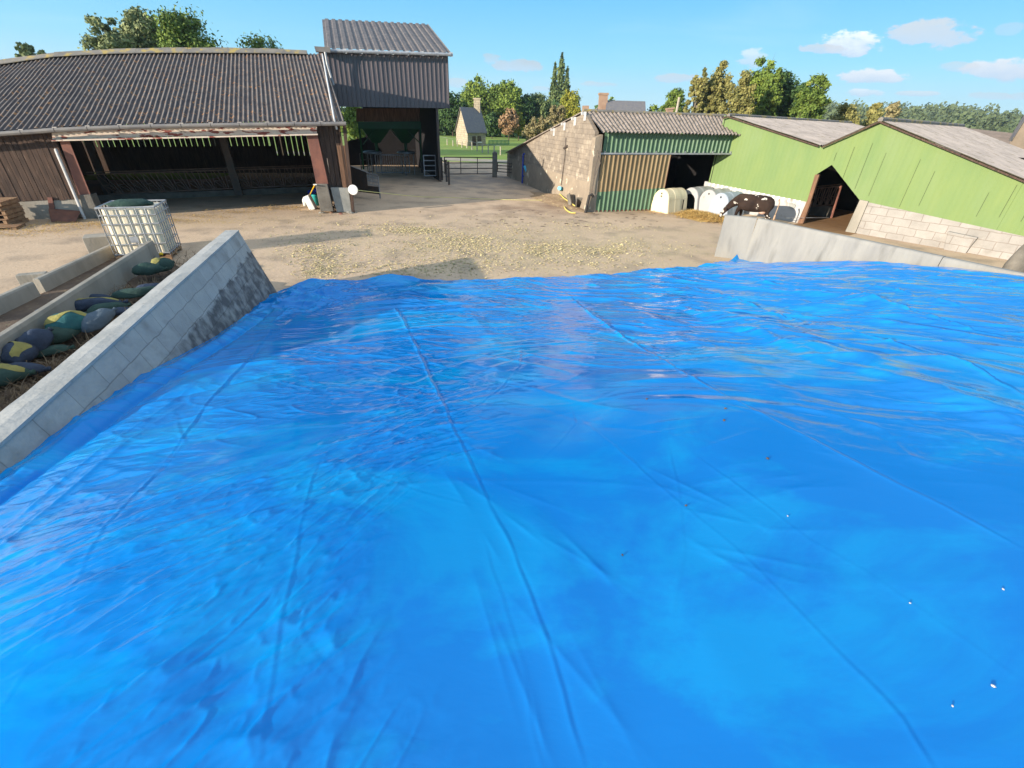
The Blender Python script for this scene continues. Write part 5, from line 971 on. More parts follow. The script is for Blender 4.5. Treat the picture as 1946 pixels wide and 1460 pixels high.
for i, (x, y) in enumerate(bits):
    p = sheet_point(x, y)
    if bm0 is None: b = MB(); b.ell((0, 0, 0), (.011, .008, .005), 7, 5, noise=.25); bm0 = b.build('grit', M['pipe_grey'], smooth=True); o = bm0
    else: o = bm0.copy(); COL.objects.link(o)
    if i in (4, 5, 7, 8, 9, 10): 
        if 'grit_dark' not in bpy.data.meshes: md = bm0.data.copy(); md.name = 'grit_dark'; md.materials[0] = M['earth']
        o.data = bpy.data.meshes['grit_dark']
    o.location = tuple(p + [0, 0, .004]); o.rotation_euler = (0, 0, i * 1.3); o.scale = (.42 + (i % 3) * .12 + (.5 if i > 6 else 0),) * 3
    tag(o, 'small pale crumb lying loose on the blue sheet' if i not in (4, 5, 7, 8, 9, 10) else 'small dark crumb lying loose on the blue sheet', 'crumb', 'pale crumbs on the blue sheet' if i not in (4, 5, 7, 8, 9, 10) else 'dark crumbs on the blue sheet')

# ================================================================== SIDE BAY WITH LOW WALLS (left)
def low_wall(name, lab, P, Q, h, th, side, m=M['concrete_pale']):
    P, Q = np.array([*P[:2], 0]), np.array([*Q[:2], 0]); d = (Q - P); ln = np.linalg.norm(d); d /= ln; o = np.array([d[1], -d[0], 0]) * side; b = MB()
    b.prism([P - o * .03, P - o * .02 + [0, 0, h * .9], P + [0, 0, h], P + o * (th - .02) + [0, 0, h], P + o * th + [0, 0, h - .03], P + o * th], d * ln); return tag(b.build(name, m, bevel=.008), lab, 'wall')
wa, wb = at(290, 457, .62), at(0, 640, .62); w2 = wb + (wb - wa) * .8
low_wall('low_wall', 'low concrete wall along the bay of sandbags, second wall left of the block clamp wall', wa, w2, .62, .12, 1)
ka, kb2 = at(217, 463, .36), at(72, 530, .36); k3 = at(62, 536, .36); k4 = at(-60, 590, .36)
low_wall('low_wall', 'low concrete kerb wall at the outer edge of the bay, the stretch ending near the caged tank', ka, kb2, .36, .12, 1)
low_wall('low_wall', 'low concrete kerb wall at the outer edge of the bay, the stretch running out at the left edge', k3, k4, .36, .12, 1)
c = at(69, 545) ; b = MB(); b.box(c + [.05, 0, .17], (.55, .22, .34), .5); tag(b.build('concrete_block', M['concrete_pale'], bevel=.015), 'short concrete block bridging the gap in the outer kerb wall', 'block')
c = at(212, 484); b = MB(); az_ = math.radians(35); b.box(c + [0, 0, .30], (1.0, .1, .5), az_); b.box(c + np.array([-math.sin(az_) * .45, math.cos(az_) * .45, .30]), (1.0, .1, .5), az_); b.box(c + np.array([-math.sin(az_) * .22, math.cos(az_) * .22, .52]), (1.0, .40, .07), az_); tag(b.build('concrete_channel', M['concrete_pale'], bevel=.012), 'upturned concrete channel piece lying between the two low walls near the caged tank', 'channel')
def bay_z(x, y):
    d = abs((x - LI0[0]) * lo2[0] + (y - LI0[1]) * lo2[1]); return .06 + .26 * math.exp(-((d - .3) / .8) ** 2) + .05 * math.sin(x * 3.1 + y * 2.3) + .03 * math.sin(x * 7 - y * 5)
b = MB(); nA, nB_ = 90, 26; wd_ = (w2 - wa) / np.linalg.norm(w2 - wa); rr = random.Random(9)
for i in range(nA + 1):
    t = i / nA; p = LI0 + lout * .24 + ldir * (12 * t - .0); q_ = wa + wd_ * (13 * t - .2)
    for j in range(nB_ + 1):
        s1 = j / nB_; x, y = (p + (q_ - p) * s1)[:2]; b.v.append((x, y, max(bay_z(x, y) + rr.uniform(-.02, .02), .02) if 0 < i else .01))
b.f = [(i * (nB_ + 1) + j, (i + 1) * (nB_ + 1) + j, (i + 1) * (nB_ + 1) + j + 1, i * (nB_ + 1) + j + 1) for i in range(nA) for j in range(nB_)]
o2 = b.build('earth', M['earth'], smooth=True); o2['kind'] = 'structure'
b = MB(); q0 = [wa + [-.05, 0, 0], w2 + [-.05, 0, 0], k4 + [.05, -6, 0], k4, ka]; sheet('bay_floor', [p[:2] for p in q0], .03, M['earth'])
def strands(name, pts, n, ln, r, m, spread, flat=.25, lab=None, cat=None, seed=5, zf=None):
    rr = np.random.default_rng(seed); b = MB(); V = []; F = []
    for (x, y, sx, sy, w) in pts:
        for k in range(int(n * w)):
            cx, cy = x + rr.normal() * sx, y + rr.normal() * sy; z = (zf(cx, cy) if zf else .02) + abs(rr.normal()) * .02; a = rr.uniform(0, 6.28); e = rr.normal() * flat; l = ln * rr.uniform(.4, 1.3); d = np.array([math.cos(a) * math.cos(e), math.sin(a) * math.cos(e), abs(math.sin(e))]) * l; s_ = np.array([-math.sin(a), math.cos(a), 0]) * r * rr.uniform(.6, 1.4); p = np.array([cx, cy, z]); md = p + d * .5 + [0, 0, .12 * l]
            i = len(V); V += [p - s_, p + s_, md + s_, md - s_, p + d + s_ * .3, p + d - s_ * .3]; F += [(i, i + 1, i + 2, i + 3), (i + 3, i + 2, i + 4, i + 5)]
    b.v = V; b.f = F; o = b.build(name, m); o['kind'] = 'stuff'
    if lab: o['label'] = lab; o['category'] = cat
    return o
bp_ = []
for (x, y, w) in [(300, 540, 1), (250, 590, 1.2), (210, 620, 1), (165, 600, .8), (150, 650, 1), (120, 680, 1), (90, 700, 1), (60, 730, 1), (215, 570, .8), (235, 560, .8), (330, 510, .8), (345, 490, .5), (130, 620, .8), (180, 560, .5), (20, 770, 1)]:
    p = at(x, y, .2); bp_.append((p[0], p[1], .35, .35, w))
strands('dead_weeds', bp_, 260, .30, .006, M['dead_weed'], 1, .5, 'dry dead weeds and stalks over the earth of the sandbag bay', 'weeds', 5, bay_z)
# sandbags
def sandbag(lab, px, py, ln, wd, ht, az, body, stripe=None, tilt=0., z=.26, side=0., grp='gravel bags in the bay'):
    ln, wd, ht = ln * 1.15, wd * 1.2, ht * 1.12; c = at(px, py, z); t = thing('gravel_bag', lab, 'gravel bag', (c[0], c[1], z), grp); rr = random.Random(int(px * 7 + py)); 
    b = MB(); n, m_ = 20, 16; Rm = Matrix.Rotation(az, 3, 'Z') @ Matrix.Rotation(tilt, 3, 'Y'); ph = rr.uniform(0, 6)
    def surf(u, a, k=1.):
        r = math.sin(math.pi * min(u * 1.03, 1)) ** .42 * (1 - .16 * u); r = r * (1 + .04 * math.sin(5 * a + ph) + .06 * math.sin(11 * u + 2 * a + ph) + .03 * math.sin(23 * u + 7 * a)) * k + .05 * (u > .95); zz = math.sin(a) * ht / 2 * r
        if zz < 0: zz *= .55
        bend = .10 * ln * math.sin(math.pi * u + ph) * side
        q_ = Rm @ Vector(((u - .5) * ln, math.cos(a) * wd / 2 * r + bend, zz)); return (c[0] + q_.x, c[1] + q_.y, c[2] + q_.z)
    b.add([surf(i / m_, 2 * math.pi * k / n) for i in range(m_ + 1) for k in range(n)], [(i * n + k, (i + 1) * n + k, (i + 1) * n + (k + 1) % n, i * n + (k + 1) % n) for i in range(m_) for k in range(n)]); b.build('bag', body, t, smooth=True)
    if stripe:
        b = MB(); a0 = rr.uniform(.7, 1.3); q_ = 6; b.add([surf(.03 + .9 * i / m_, a0 + .9 * k / q_ + .25 * math.sin(i * .5), 1.025) for i in range(m_ + 1) for k in range(q_ + 1)], [(i * (q_ + 1) + k, (i + 1) * (q_ + 1) + k, (i + 1) * (q_ + 1) + k + 1, i * (q_ + 1) + k + 1) for i in range(m_) for k in range(q_)]); b.build('stripe', stripe, t, smooth=True)
    b = MB(); e = surf(1., 0); e2_ = surf(.93, 0); ce = np.array(c) + np.array(Rm @ Vector((.46 * ln, .10 * ln * math.sin(math.pi * .95 + ph) * side, 0))); d = np.array(Rm @ Vector((1, 0, 0.1)))
    b.tube([ce, ce + d * .03 * ln, ce + d * .06 * ln, ce + d * .10 * ln], [.10 * wd, .03, .035, .045], 8); b.build('tied_neck', body, t, smooth=True); return t
G1, G2, Y1 = M['bag_green'], M['bag_blue'], M['bag_yellow']
sandbag('plump green gravel bag lying in the sun at the end of the low wall', 283, 514, .62, .42, .36, .6, G1, z=.35)
sandbag('green gravel bag with pale yellow top in the sun beside the clamp wall', 309, 506, .60, .42, .42, 1.5, G1, Y1, z=.36)
sandbag('long floppy dark green gravel bag hanging beside the clamp wall, below the sunlit pair', 262, 556, .85, .30, .26, .75, G1, z=.34, side=1)
sandbag('pale grey-blue gravel bag wedged between the clamp wall and the floppy green bag', 285, 552, .6, .34, .3, 1.1, G2, z=.3)
sandbag('long flat dark blue gravel bag lying lengthwise near the low wall', 155, 572, .95, .34, .26, .45, G2, z=.25, side=.5)
sandbag('long gravel bag with a thin yellow stripe next to the flat dark one', 172, 582, 1.0, .30, .3, .5, G2, Y1, z=.3, side=-.6)
sandbag('dark navy gravel bag half hidden behind the big teal one', 98, 608, .62, .42, .34, .3, G2, z=.26)
sandbag('big teal gravel bag with a broad yellow side in the middle of the pile', 137, 617, .66, .52, .5, .8, mat('bag_teal', (.03, .13, .13), (.02, .09, .1), 5., rough=.9, bump=(14, 1.)), Y1, z=.36)
sandbag('slate-grey upright gravel bag leaning next to the clamp wall', 187, 610, .60, .38, .36, 1.25, mat('bag_slate', (.10, .14, .18), (.07, .1, .13), 5., rough=.9, bump=(14, 1.)), z=.36, tilt=-.3)
sandbag('round navy gravel bag standing above the yellow striped one at the left', 71, 652, .5, .40, .46, 1.3, G2, z=.34, tilt=-.5)
sandbag('navy gravel bag with a wide yellow stripe near the left edge', 38, 676, .5, .42, .42, -.9, G2, Y1, z=.3)
sandbag('green gravel bag with pale yellow top at the very left edge of the bay', 8, 716, .56, .42, .36, .5, G1, Y1, z=.28)
sandbag('dark bluish gravel bag lying flat against the low wall, behind the teal one', 118, 592, .8, .36, .26, .4, G2, z=.24)
sandbag('dark green gravel bag squeezed between the teal and the round navy bags', 108, 640, .6, .4, .34, 1.0, G1, z=.28)
sandbag('dark gravel bag lying right of the slate-grey bag below the coping', 205, 588, .62, .36, .26, .9, G1, z=.28)
sandbag('low dark blue gravel bag in front of the left-edge green bag', 40, 706, .6, .36, .26, .3, G2, z=.22)
sandbag('limp empty dark gravel bag lying behind the slate-grey one', 232, 594, .6, .26, .16, .7, G2, z=.26, side=1)
sandbag('flat dark gravel bag under the round navy one', 92, 668, .55, .3, .18, .6, G1, z=.2)
for px, py, sx, sy, lab in ((107, 686, .16, .10, 'small white scrap lying among the weeds beside the clamp wall'), (73, 717, .2, .12, 'pale crumpled plastic scrap on the earth near the left edge')):
    p = at(px, py, .3); b = MB(); 
    for i in range(5):
        for j in range(5): b.v.append((p[0] + sx * (i / 4 - .5) * 1.3, p[1] + sy * (j / 4 - .5) * 2, bay_z(p[0], p[1]) + .05 + .02 * math.sin(i * 2.1 + j)))
    b.f = [(i * 5 + j, (i + 1) * 5 + j, (i + 1) * 5 + j + 1, i * 5 + j + 1) for i in range(4) for j in range(4)]; tag(b.build('litter', M['white_plastic'], smooth=True), lab, 'litter')

# ================================================================== CAGED TANK
ic = at(328, 494); ic = np.array([-10.38, 13.28, 0]); ia = math.radians(21); ux = np.array([-math.cos(ia), -math.sin(ia), 0]); uy = np.array([-math.sin(ia), math.cos(ia), 0]); W1, W2, HT = 1.36, 1.2, 1.5
ibc = thing('caged_tank', 'white plastic liquid tank in a wire cage on a pallet beside the low walls', 'tank', ic + ux * W1 / 2 + uy * W2 / 2)
Cc = ic + ux * W1 / 2 + uy * W2 / 2
def rbox(b, c, hx, hy, z0, z1, r, nz=14, rib=.0, nr=5):
    ring = []; 
    for q_, (sx, sy) in enumerate(((1, 1), (-1, 1), (-1, -1), (1, -1))):
        for k in range(5):
            a = math.pi / 2 * q_ + math.pi / 2 * k / 4; ring.append(((hx - r) * sx + r * math.cos(a), (hy - r) * sy + r * math.sin(a)))
        nx, ny = (((-1, 1), (-1, -1), (1, -1), (1, 1))[q_]); x0, y0 = ring[-1]; x1, y1 = (hx - r) * nx + r * math.cos(math.pi / 2 * (q_ + 1)), (hy - r) * ny + r * math.sin(math.pi / 2 * (q_ + 1))
        for k in range(1, 24): 
            t = k / 24; on = rib * (1 if math.cos(2 * math.pi * t * nr) > .2 else 0); fx, fy = math.cos(math.pi / 2 * (q_ + 1)), math.sin(math.pi / 2 * (q_ + 1)); ring.append((x0 + (x1 - x0) * t - fx * on, y0 + (y1 - y0) * t - fy * on))
    n = len(ring); vs = []; zs = [z0] + [z0 + (z1 - z0) * (i / nz) for i in range(nz + 1)] + [z1 + .02]
    for i, z in enumerate(zs):
        s1 = .94 if i in (0, len(zs) - 1) else 1
        for x, y in ring: vs.append(c + ux * x * s1 + uy * y * s1 + [0, 0, z])
    b.add(vs, [(i * n + k, i * n + (k + 1) % n, (i + 1) * n + (k + 1) % n, (i + 1) * n + k) for i in range(len(zs) - 1) for k in range(n)] + [tuple(range(n)), tuple(range((len(zs) - 1) * n, len(zs) * n))])
b = MB(); rbox(b, Cc, W1 / 2 - .06, W2 / 2 - .06, .20, HT - .06, .12, rib=.014, nr=4); b.build('tank', M['tank'], ibc, smooth=False)
cg = MB()
def P_(x, y, z): return Cc + ux * x * (W1 / 2) + uy * y * (W2 / 2) + [0, 0, z]
for z in (.22, .50, .78, 1.06, 1.30, HT): cg.tube([P_(1, 1, z), P_(-1, 1, z), P_(-1, -1, z), P_(1, -1, z), P_(1, 1, z)], .017 if z < HT else .026, 6)
for k in range(7):
    t = -1 + 2 * k / 6
    for s1 in (1, -1): cg.tube([P_(t, s1, .16), P_(t, s1, HT)], .014, 5); cg.tube([P_(s1, t, .16), P_(s1, t, HT)], .014, 5)
cg.build('cage', M['galv'], ibc)
b = MB()
for t in (-1, 0, 1): b.obox(P_(0, t * .9, .05), ux * W1, uy * .12, (0, 0, .10))
for t in (-.9, -.45, 0, .45, .9): b.obox(P_(t, 0, .125), ux * .14, uy * W2, (0, 0, .04))
b.build('pallet', M['pallet_wood'], ibc)
b = MB(); b.prism([P_(-.05, -1.03, .55), P_(.25, -1.03, .55), P_(.25, -1.03, .72), P_(-.05, -1.03, .72)], -uy * .01); b.build('plate', M['galv'], ibc)
b = MB(); b.ell(P_(.05, 0, HT + .02), (.55, .24, .12), 20, 10, rot=Matrix.Rotation(ia + .1, 3, 'Z'), noise=.12, seed=3); tag(b.build('green_sack', M['bag_green'], smooth=True), 'dark green mesh sack lying flat on top of the caged tank', 'sack')
b = MB(); b.ell(at(303, 488, .3) + [.0, .1, .05], (.05, .05, .045)); tag(b.build('yellow_cap', M['yellow'], smooth=True), 'small yellow cap behind the sunlit green bags by the tank', 'cap')
# ================================================================== PALLET STACK AND CLUTTER BY THE BARN
pc = at(10, 440); pd = FB.e; pe, pn = np.array([*FB.e, 0]), np.array([*FB.n, 0])
pc = FB.px(2, 430, 1.0); pc[2] = 0; prm = None; rr = random.Random(12)
names = ['bottom', 'second from the bottom', 'third from the bottom', 'fourth from the bottom', 'fifth from the bottom', 'top']
for k in range(6):
    if prm is None:
        prm = thing('pallet', '', 'pallet', (0, 0, 0), 'wooden pallets stacked by the barn'); 
        for j in range(7): b = MB(); b.box((0, -.5 + j * .1667, .135), (1.25, .11, .022)); b.build('deck_board', M['pallet_wood'], prm)
        for j in (-1, 0, 1): b = MB(); b.box((j * .55, 0, .06), (.1, 1.1, .09)); b.box((j * .55, 0, .01), (.1, 1.1, .02)); b.build('bearer', M['pallet_wood'], prm)
        t = prm
    else: t = copy_tree(prm)
    t.location = tuple(pc + [rr.uniform(-.04, .04) - .0, rr.uniform(-.04, .04), .148 * k]); t.rotation_euler = (0, 0, FB.az + rr.uniform(-.05, .05)); t['label'] = 'weathered wooden pallet, %s in the stack at the left edge' % names[k]
t = copy_tree(prm); p = at(18, 436); t.location = tuple(p + [-.35, 0, .0]); t.rotation_euler = (0, 0, FB.az + .12); t['label'] = 'loose wooden pallet lying on the ground in front of the pallet stack'; t.scale = (1, .7, .8)
b = MB(); q0, q1, q2, q3 = FB.px(92, 399, .12), FB.px(152, 404, .12), at(145, 424), at(98, 424); q2[2] = .04; q3[2] = .04; b.prism([q0, q1, q2, q3], (.02, .03, .05)); tag(b.build('rusty_sheet', mat('rusty_sheet', (.22, .095, .06), (.13, .06, .045), 3., rough=.85)), 'rusty brown sheet leaning on the plinth between the pallets and the downpipe', 'sheet')
b = MB(); 
# tubs, bucket, shovel by the right column base
tb = at(592, 398); b = MB(); n = 4; 
b.obox(tb + [0, 0, .30], np.array([.26, .05, .10]), np.array([-.05, .4, 0]), np.array([-.22, 0, .60])); tag(b.build('tub', M['white_plastic'], bevel=.03), 'white plastic tub tipped against the barn column base', 'tub')
b = MB(); c = at(600, 392) + [.0, .12, 0]; b.lathe(c + [0, 0, .02], [(.12, 0), (.16, .45), (.175, .47), (.16, .48), (.13, .2), (.02, .1)], 14); tag(b.build('bucket', M['teal'], smooth=True), 'teal bucket beside the white tub at the column base', 'bucket')
b = MB(); c = at(596, 384) + [-.05, .2, .45]; b.obox(c, np.array([.42, .1, .12]), np.array([-.03, .12, .1]), np.array([0, -.12, .16])); tag(b.build('canister', M['blue_paint'], bevel=.03), 'blue canister resting behind the white tub', 'canister')
b = MB(); sh_ = thing('shovel', 'shovel with bright yellow handle leaning on the barn column base', 'shovel', at(590, 392)); a_, c_ = at(590, 385) + [0, 0, .30], FB.px(598.5, 351, .32); b.tube([a_, c_], .024, 8); b.build('handle', M['yellow'], sh_)
b = MB(); b.beam(c_ - np.array([.07, .02, 0]), c_ + np.array([.07, .02, 0]), .04); b.build('grip', M['white'], sh_); b = MB(); b.obox(a_ - [.02, 0, .15], (.24, .06, 0), (0, .02, .0), (-.06, 0, .32)); b.build('blade', M['steel'], sh_)
b = MB(); c = at(581, 392); b.lathe(c, [(.1, 0), (.11, .28), (.05, .38), (.04, .42), (.01, .42)], 12); tag(b.build('bottle', M['white_plastic'], smooth=True), 'white plastic can standing left of the tipped tub', 'can')
b = MB(); c = at(643, 402) + [0, .0, .0]; b.tube([c + [.22 * math.cos(a), 0, .1 + .2 * math.sin(a)] for a in np.linspace(-.3, 3.5, 14)], .03, 6); b.tube([c + [.13 * math.cos(a), -.04, .08 + .13 * math.sin(a)] for a in np.linspace(-.3, 3.5, 14)], .025, 6); tag(b.build('coiled_hose', M['black_rubber'], smooth=True), 'black coiled hose lying against the concrete plinth at the barn corner', 'hose')
for i, (x, y, sx, lab) in enumerate(((612, 406, .16, 'pale flat stone at the foot of the column base'), (648, 408, .10, 'small reddish stone below the black coiled hose'), (665, 406, .2, 'flat pale slab fragment at the foot of the corner post'), (630, 406, .09, 'small brown stone between the column base and the plinth'))):
    p = at(x, y); b = MB(); b.ell(p + [0, 0, .03], (sx, sx * .7, .05), 8, 5, noise=.3, seed=i); tag(b.build('stone', [M['concrete_pale'], M['rust_steel'], M['concrete_pale'], M['brown_wood']][i]), lab, 'stone')

# ================================================================== CALF HUTCHES, STRAW, COWS
def hutch(lab, nx, ny, m, open_=False, az=38., ln=1.65, wd=1.12, ht=1.12, holes=1):
    c = at(nx, ny); a = math.radians(az); ax = np.array([math.cos(a), math.sin(a), 0]); wy_ = np.array([-math.sin(a), math.cos(a), 0]); t = thing('calf_hutch', lab, 'calf hutch', c, 'calf hutches in a row')
    prof = []; K = 16
    for k in range(K + 1):
        th = math.pi * k / K; prof.append((wd / 2 - wd / 2 * .86 * math.cos(th) * (1 + .0), ht * .52 + ht * .48 * math.sin(th)))
    prof = [(wd * -.02, 0)] + prof + [(wd * 1.02, 0)]; n = len(prof)
    def sec(s, k=1., g=0.): return [c + ax * s + wy_ * (wd / 2 + (x - wd / 2) * k) + [0, 0, z * k + g] for x, z in prof]
    b = MB(); secs = [(0.0, .97), (.04, 1.), (ln * .33, 1.0), (ln * .36, 1.015), (ln * .62, 1.015), (ln * .65, 1.0), (ln - .04, 1.), (ln, .97)]; vs = []
    for s1, k in secs: vs += sec(s1, k)
    fs = [(i * n + k, i * n + k + 1, (i + 1) * n + k + 1, (i + 1) * n + k) for i in range(len(secs) - 1) for k in range(n - 1)]
    b.add(vs, fs + [tuple(range((len(secs) - 1) * n, len(secs) * n))]); b.build('shell', m, t, smooth=False)
    if open_:
        f0 = sec(0., .97); f1 = sec(0.0, .72); b = MB(); b.add(f0 + f1, [(k, k + 1, n + k + 1, n + k) for k in range(n - 1)]); b.build('front_frame', m, t)
        b = MB(); b.add(sec(.25, .95), [tuple(range(n))]); b.build('dark_interior', M['blackish'], t)
    else:
        b = MB(); b.add(sec(0., .97), [tuple(range(n))]); b.build('front_panel', m, t)
        for h in range(holes):
            b = MB(); p = c + wy_ * wd * .5 + [0, 0, ht * (.82 - .12 * h)] - ax * .012; b.lathe(p, [(.001, 0), (.045, 0), (.045, .01)], 10, axis=ax); b.build('vent_hole', M['blackish'], t)
    b = MB(); b.prism([c + ax * ln * .72 - wy_ * .005 + [0, 0, .12], c + ax * (ln * .72 + .05) - wy_ * .005 + [0, 0, .12], c + ax * (ln * .72 + .05) + wy_ * .03 + [0, 0, .62], c + ax * ln * .72 + wy_ * .03 + [0, 0, .62]], -wy_ * .03); b.build('side_slot', M['blackish'], t); return t
hutch('cream-coloured calf hutch, the separate one nearest the sliding door', 1268, 407, M['cream_plastic'], holes=2)
hutch('grey-white calf hutch with its dark arched opening showing', 1323, 402, M['hutch_white'], True)
hutch('white calf hutch with closed front, between the open hutch and the one behind the cow', 1357, 407, M['hutch_white'])
hutch('bluish white calf hutch half hidden behind the grazing cow', 1380, 415, mat('hutch_blue', (.36, .40, .46), (.31, .35, .40), 2., rough=.45))
pts = [(at(1325, 410)[0], at(1325, 410)[1], .5, .28, 1.3), (at(1345, 416)[0], at(1345, 416)[1], .7, .25, 1.6), (at(1372, 422)[0], at(1372, 422)[1], .5, .3, 1.2), (at(1315, 404)[0], at(1315, 404)[1], .3, .25, .6)]
def strawz(x, y): return .02 + .20 * sum(math.exp(-((x - p[0]) / .8) ** 2 - ((y - p[1]) / .45) ** 2) for p in pts[:3]) * .6
xa, ya = at(1345, 414)[:2]; o = blob_mesh(lambda x, y: strawz(x, y) - .02, xa - 2.2, xa + 2.0, ya - 1.3, ya + 1.5, 50, 36).build('straw_litter', M['straw'], smooth=True); o['kind'] = 'stuff'; o['label'] = 'golden straw litter spread in front of the calf hutches'; o['category'] = 'straw'
strands('loose_straw', pts, 1500, .16, .008, M['straw'], 1, .3, 'loose golden straw stalks before the calf hutches', 'straw', 6, strawz)
pts2 = []
for x, y in ((0, 447), (60, 440), (120, 433), (165, 428), (210, 425), (380, 412), (450, 404), (520, 398), (570, 396), (330, 420), (1247, 405), (1420, 430)): p = at(x, y); pts2.append((p[0], p[1], .9, .22, 1.))
strands('loose_straw', pts2, 260, .14, .007, M['straw'], 1, .15, 'thin scatter of straw along the front of the long barn', 'straw', 7)
# chopped maize dropped on the yard
rr = np.random.default_rng(11); V = []; F = []
def scrap(x, y, sz, z=.0):
    a, b_, c_ = rr.uniform(0, 6.28, 3); d = np.array([math.cos(a), math.sin(a), rr.normal() * .25]) * sz; e = np.array([-math.sin(a), math.cos(a), rr.normal() * .3]) * sz * .45; p = np.array([x, y, z + .02 + sz * .2]); i = len(V); V.extend([p - d, p + e, p + d, p - e, p + [0, 0, sz * .35]]); F.extend([(i, i + 1, i + 4), (i + 1, i + 2, i + 4), (i + 2, i + 3, i + 4), (i + 3, i, i + 4), (i + 3, i + 2, i + 1, i)])
CL = [(770, 437, 60, 8, 700), (800, 440, 40, 6, 500), (860, 455, 70, 12, 900), (910, 470, 60, 14, 900), (840, 470, 90, 16, 500), (980, 440, 40, 10, 200), (1050, 470, 60, 12, 700), (1025, 478, 50, 12, 500), (1140, 480, 50, 10, 500), (1180, 470, 40, 14, 300), (1000, 430, 160, 20, 300), (600, 480, 50, 22, 800), (650, 470, 120, 30, 500), (610, 515, 40, 16, 600), (760, 510, 160, 18, 900), (880, 500, 120, 15, 600), (700, 430, 90, 14, 260), (1100, 500, 120, 14, 600), (1230, 470, 90, 16, 400), (1110, 430, 60, 8, 160), (1200, 435, 60, 6, 160), (560, 440, 90, 30, 160), (930, 455, 200, 40, 900)]
for (cx, cy, sx, sy, n) in CL:
    for k in range(n):
        x, y = cx + rr.normal() * sx * .6, cy + rr.normal() * sy * .6
        if y > 560 or y < 400: continue
        p = at(x, y); scrap(p[0], p[1], abs(rr.normal()) * .022 + .011)
for k in range(2500):
    x, y = rr.uniform(380, 1360), rr.uniform(412, 545); p = at(x, y); scrap(p[0], p[1], rr.uniform(.008, .022))
b = MB(); b.v = [tuple(v) for v in V]; b.f = F; o = b.build('maize_scraps', M['silage']); o['kind'] = 'stuff'; o['label'] = 'yellow-green chopped maize scraps strewn over the yard in front of the blue sheet'; o['category'] = 'maize scraps'
dt = MB()
for k in range(70):
    x, y = rr.uniform(900, 1250), rr.uniform(400, 432); p = at(x, y); dt.ell(p + [0, 0, .01], (rr.uniform(.05, .16), rr.uniform(.03, .07), .015), 7, 4, noise=.3, seed=k)
o = dt.build('dung_spots', M['earth']); o['kind'] = 'stuff'; o['label'] = 'small dark dung spots trodden into the yard'; o['category'] = 'dung'

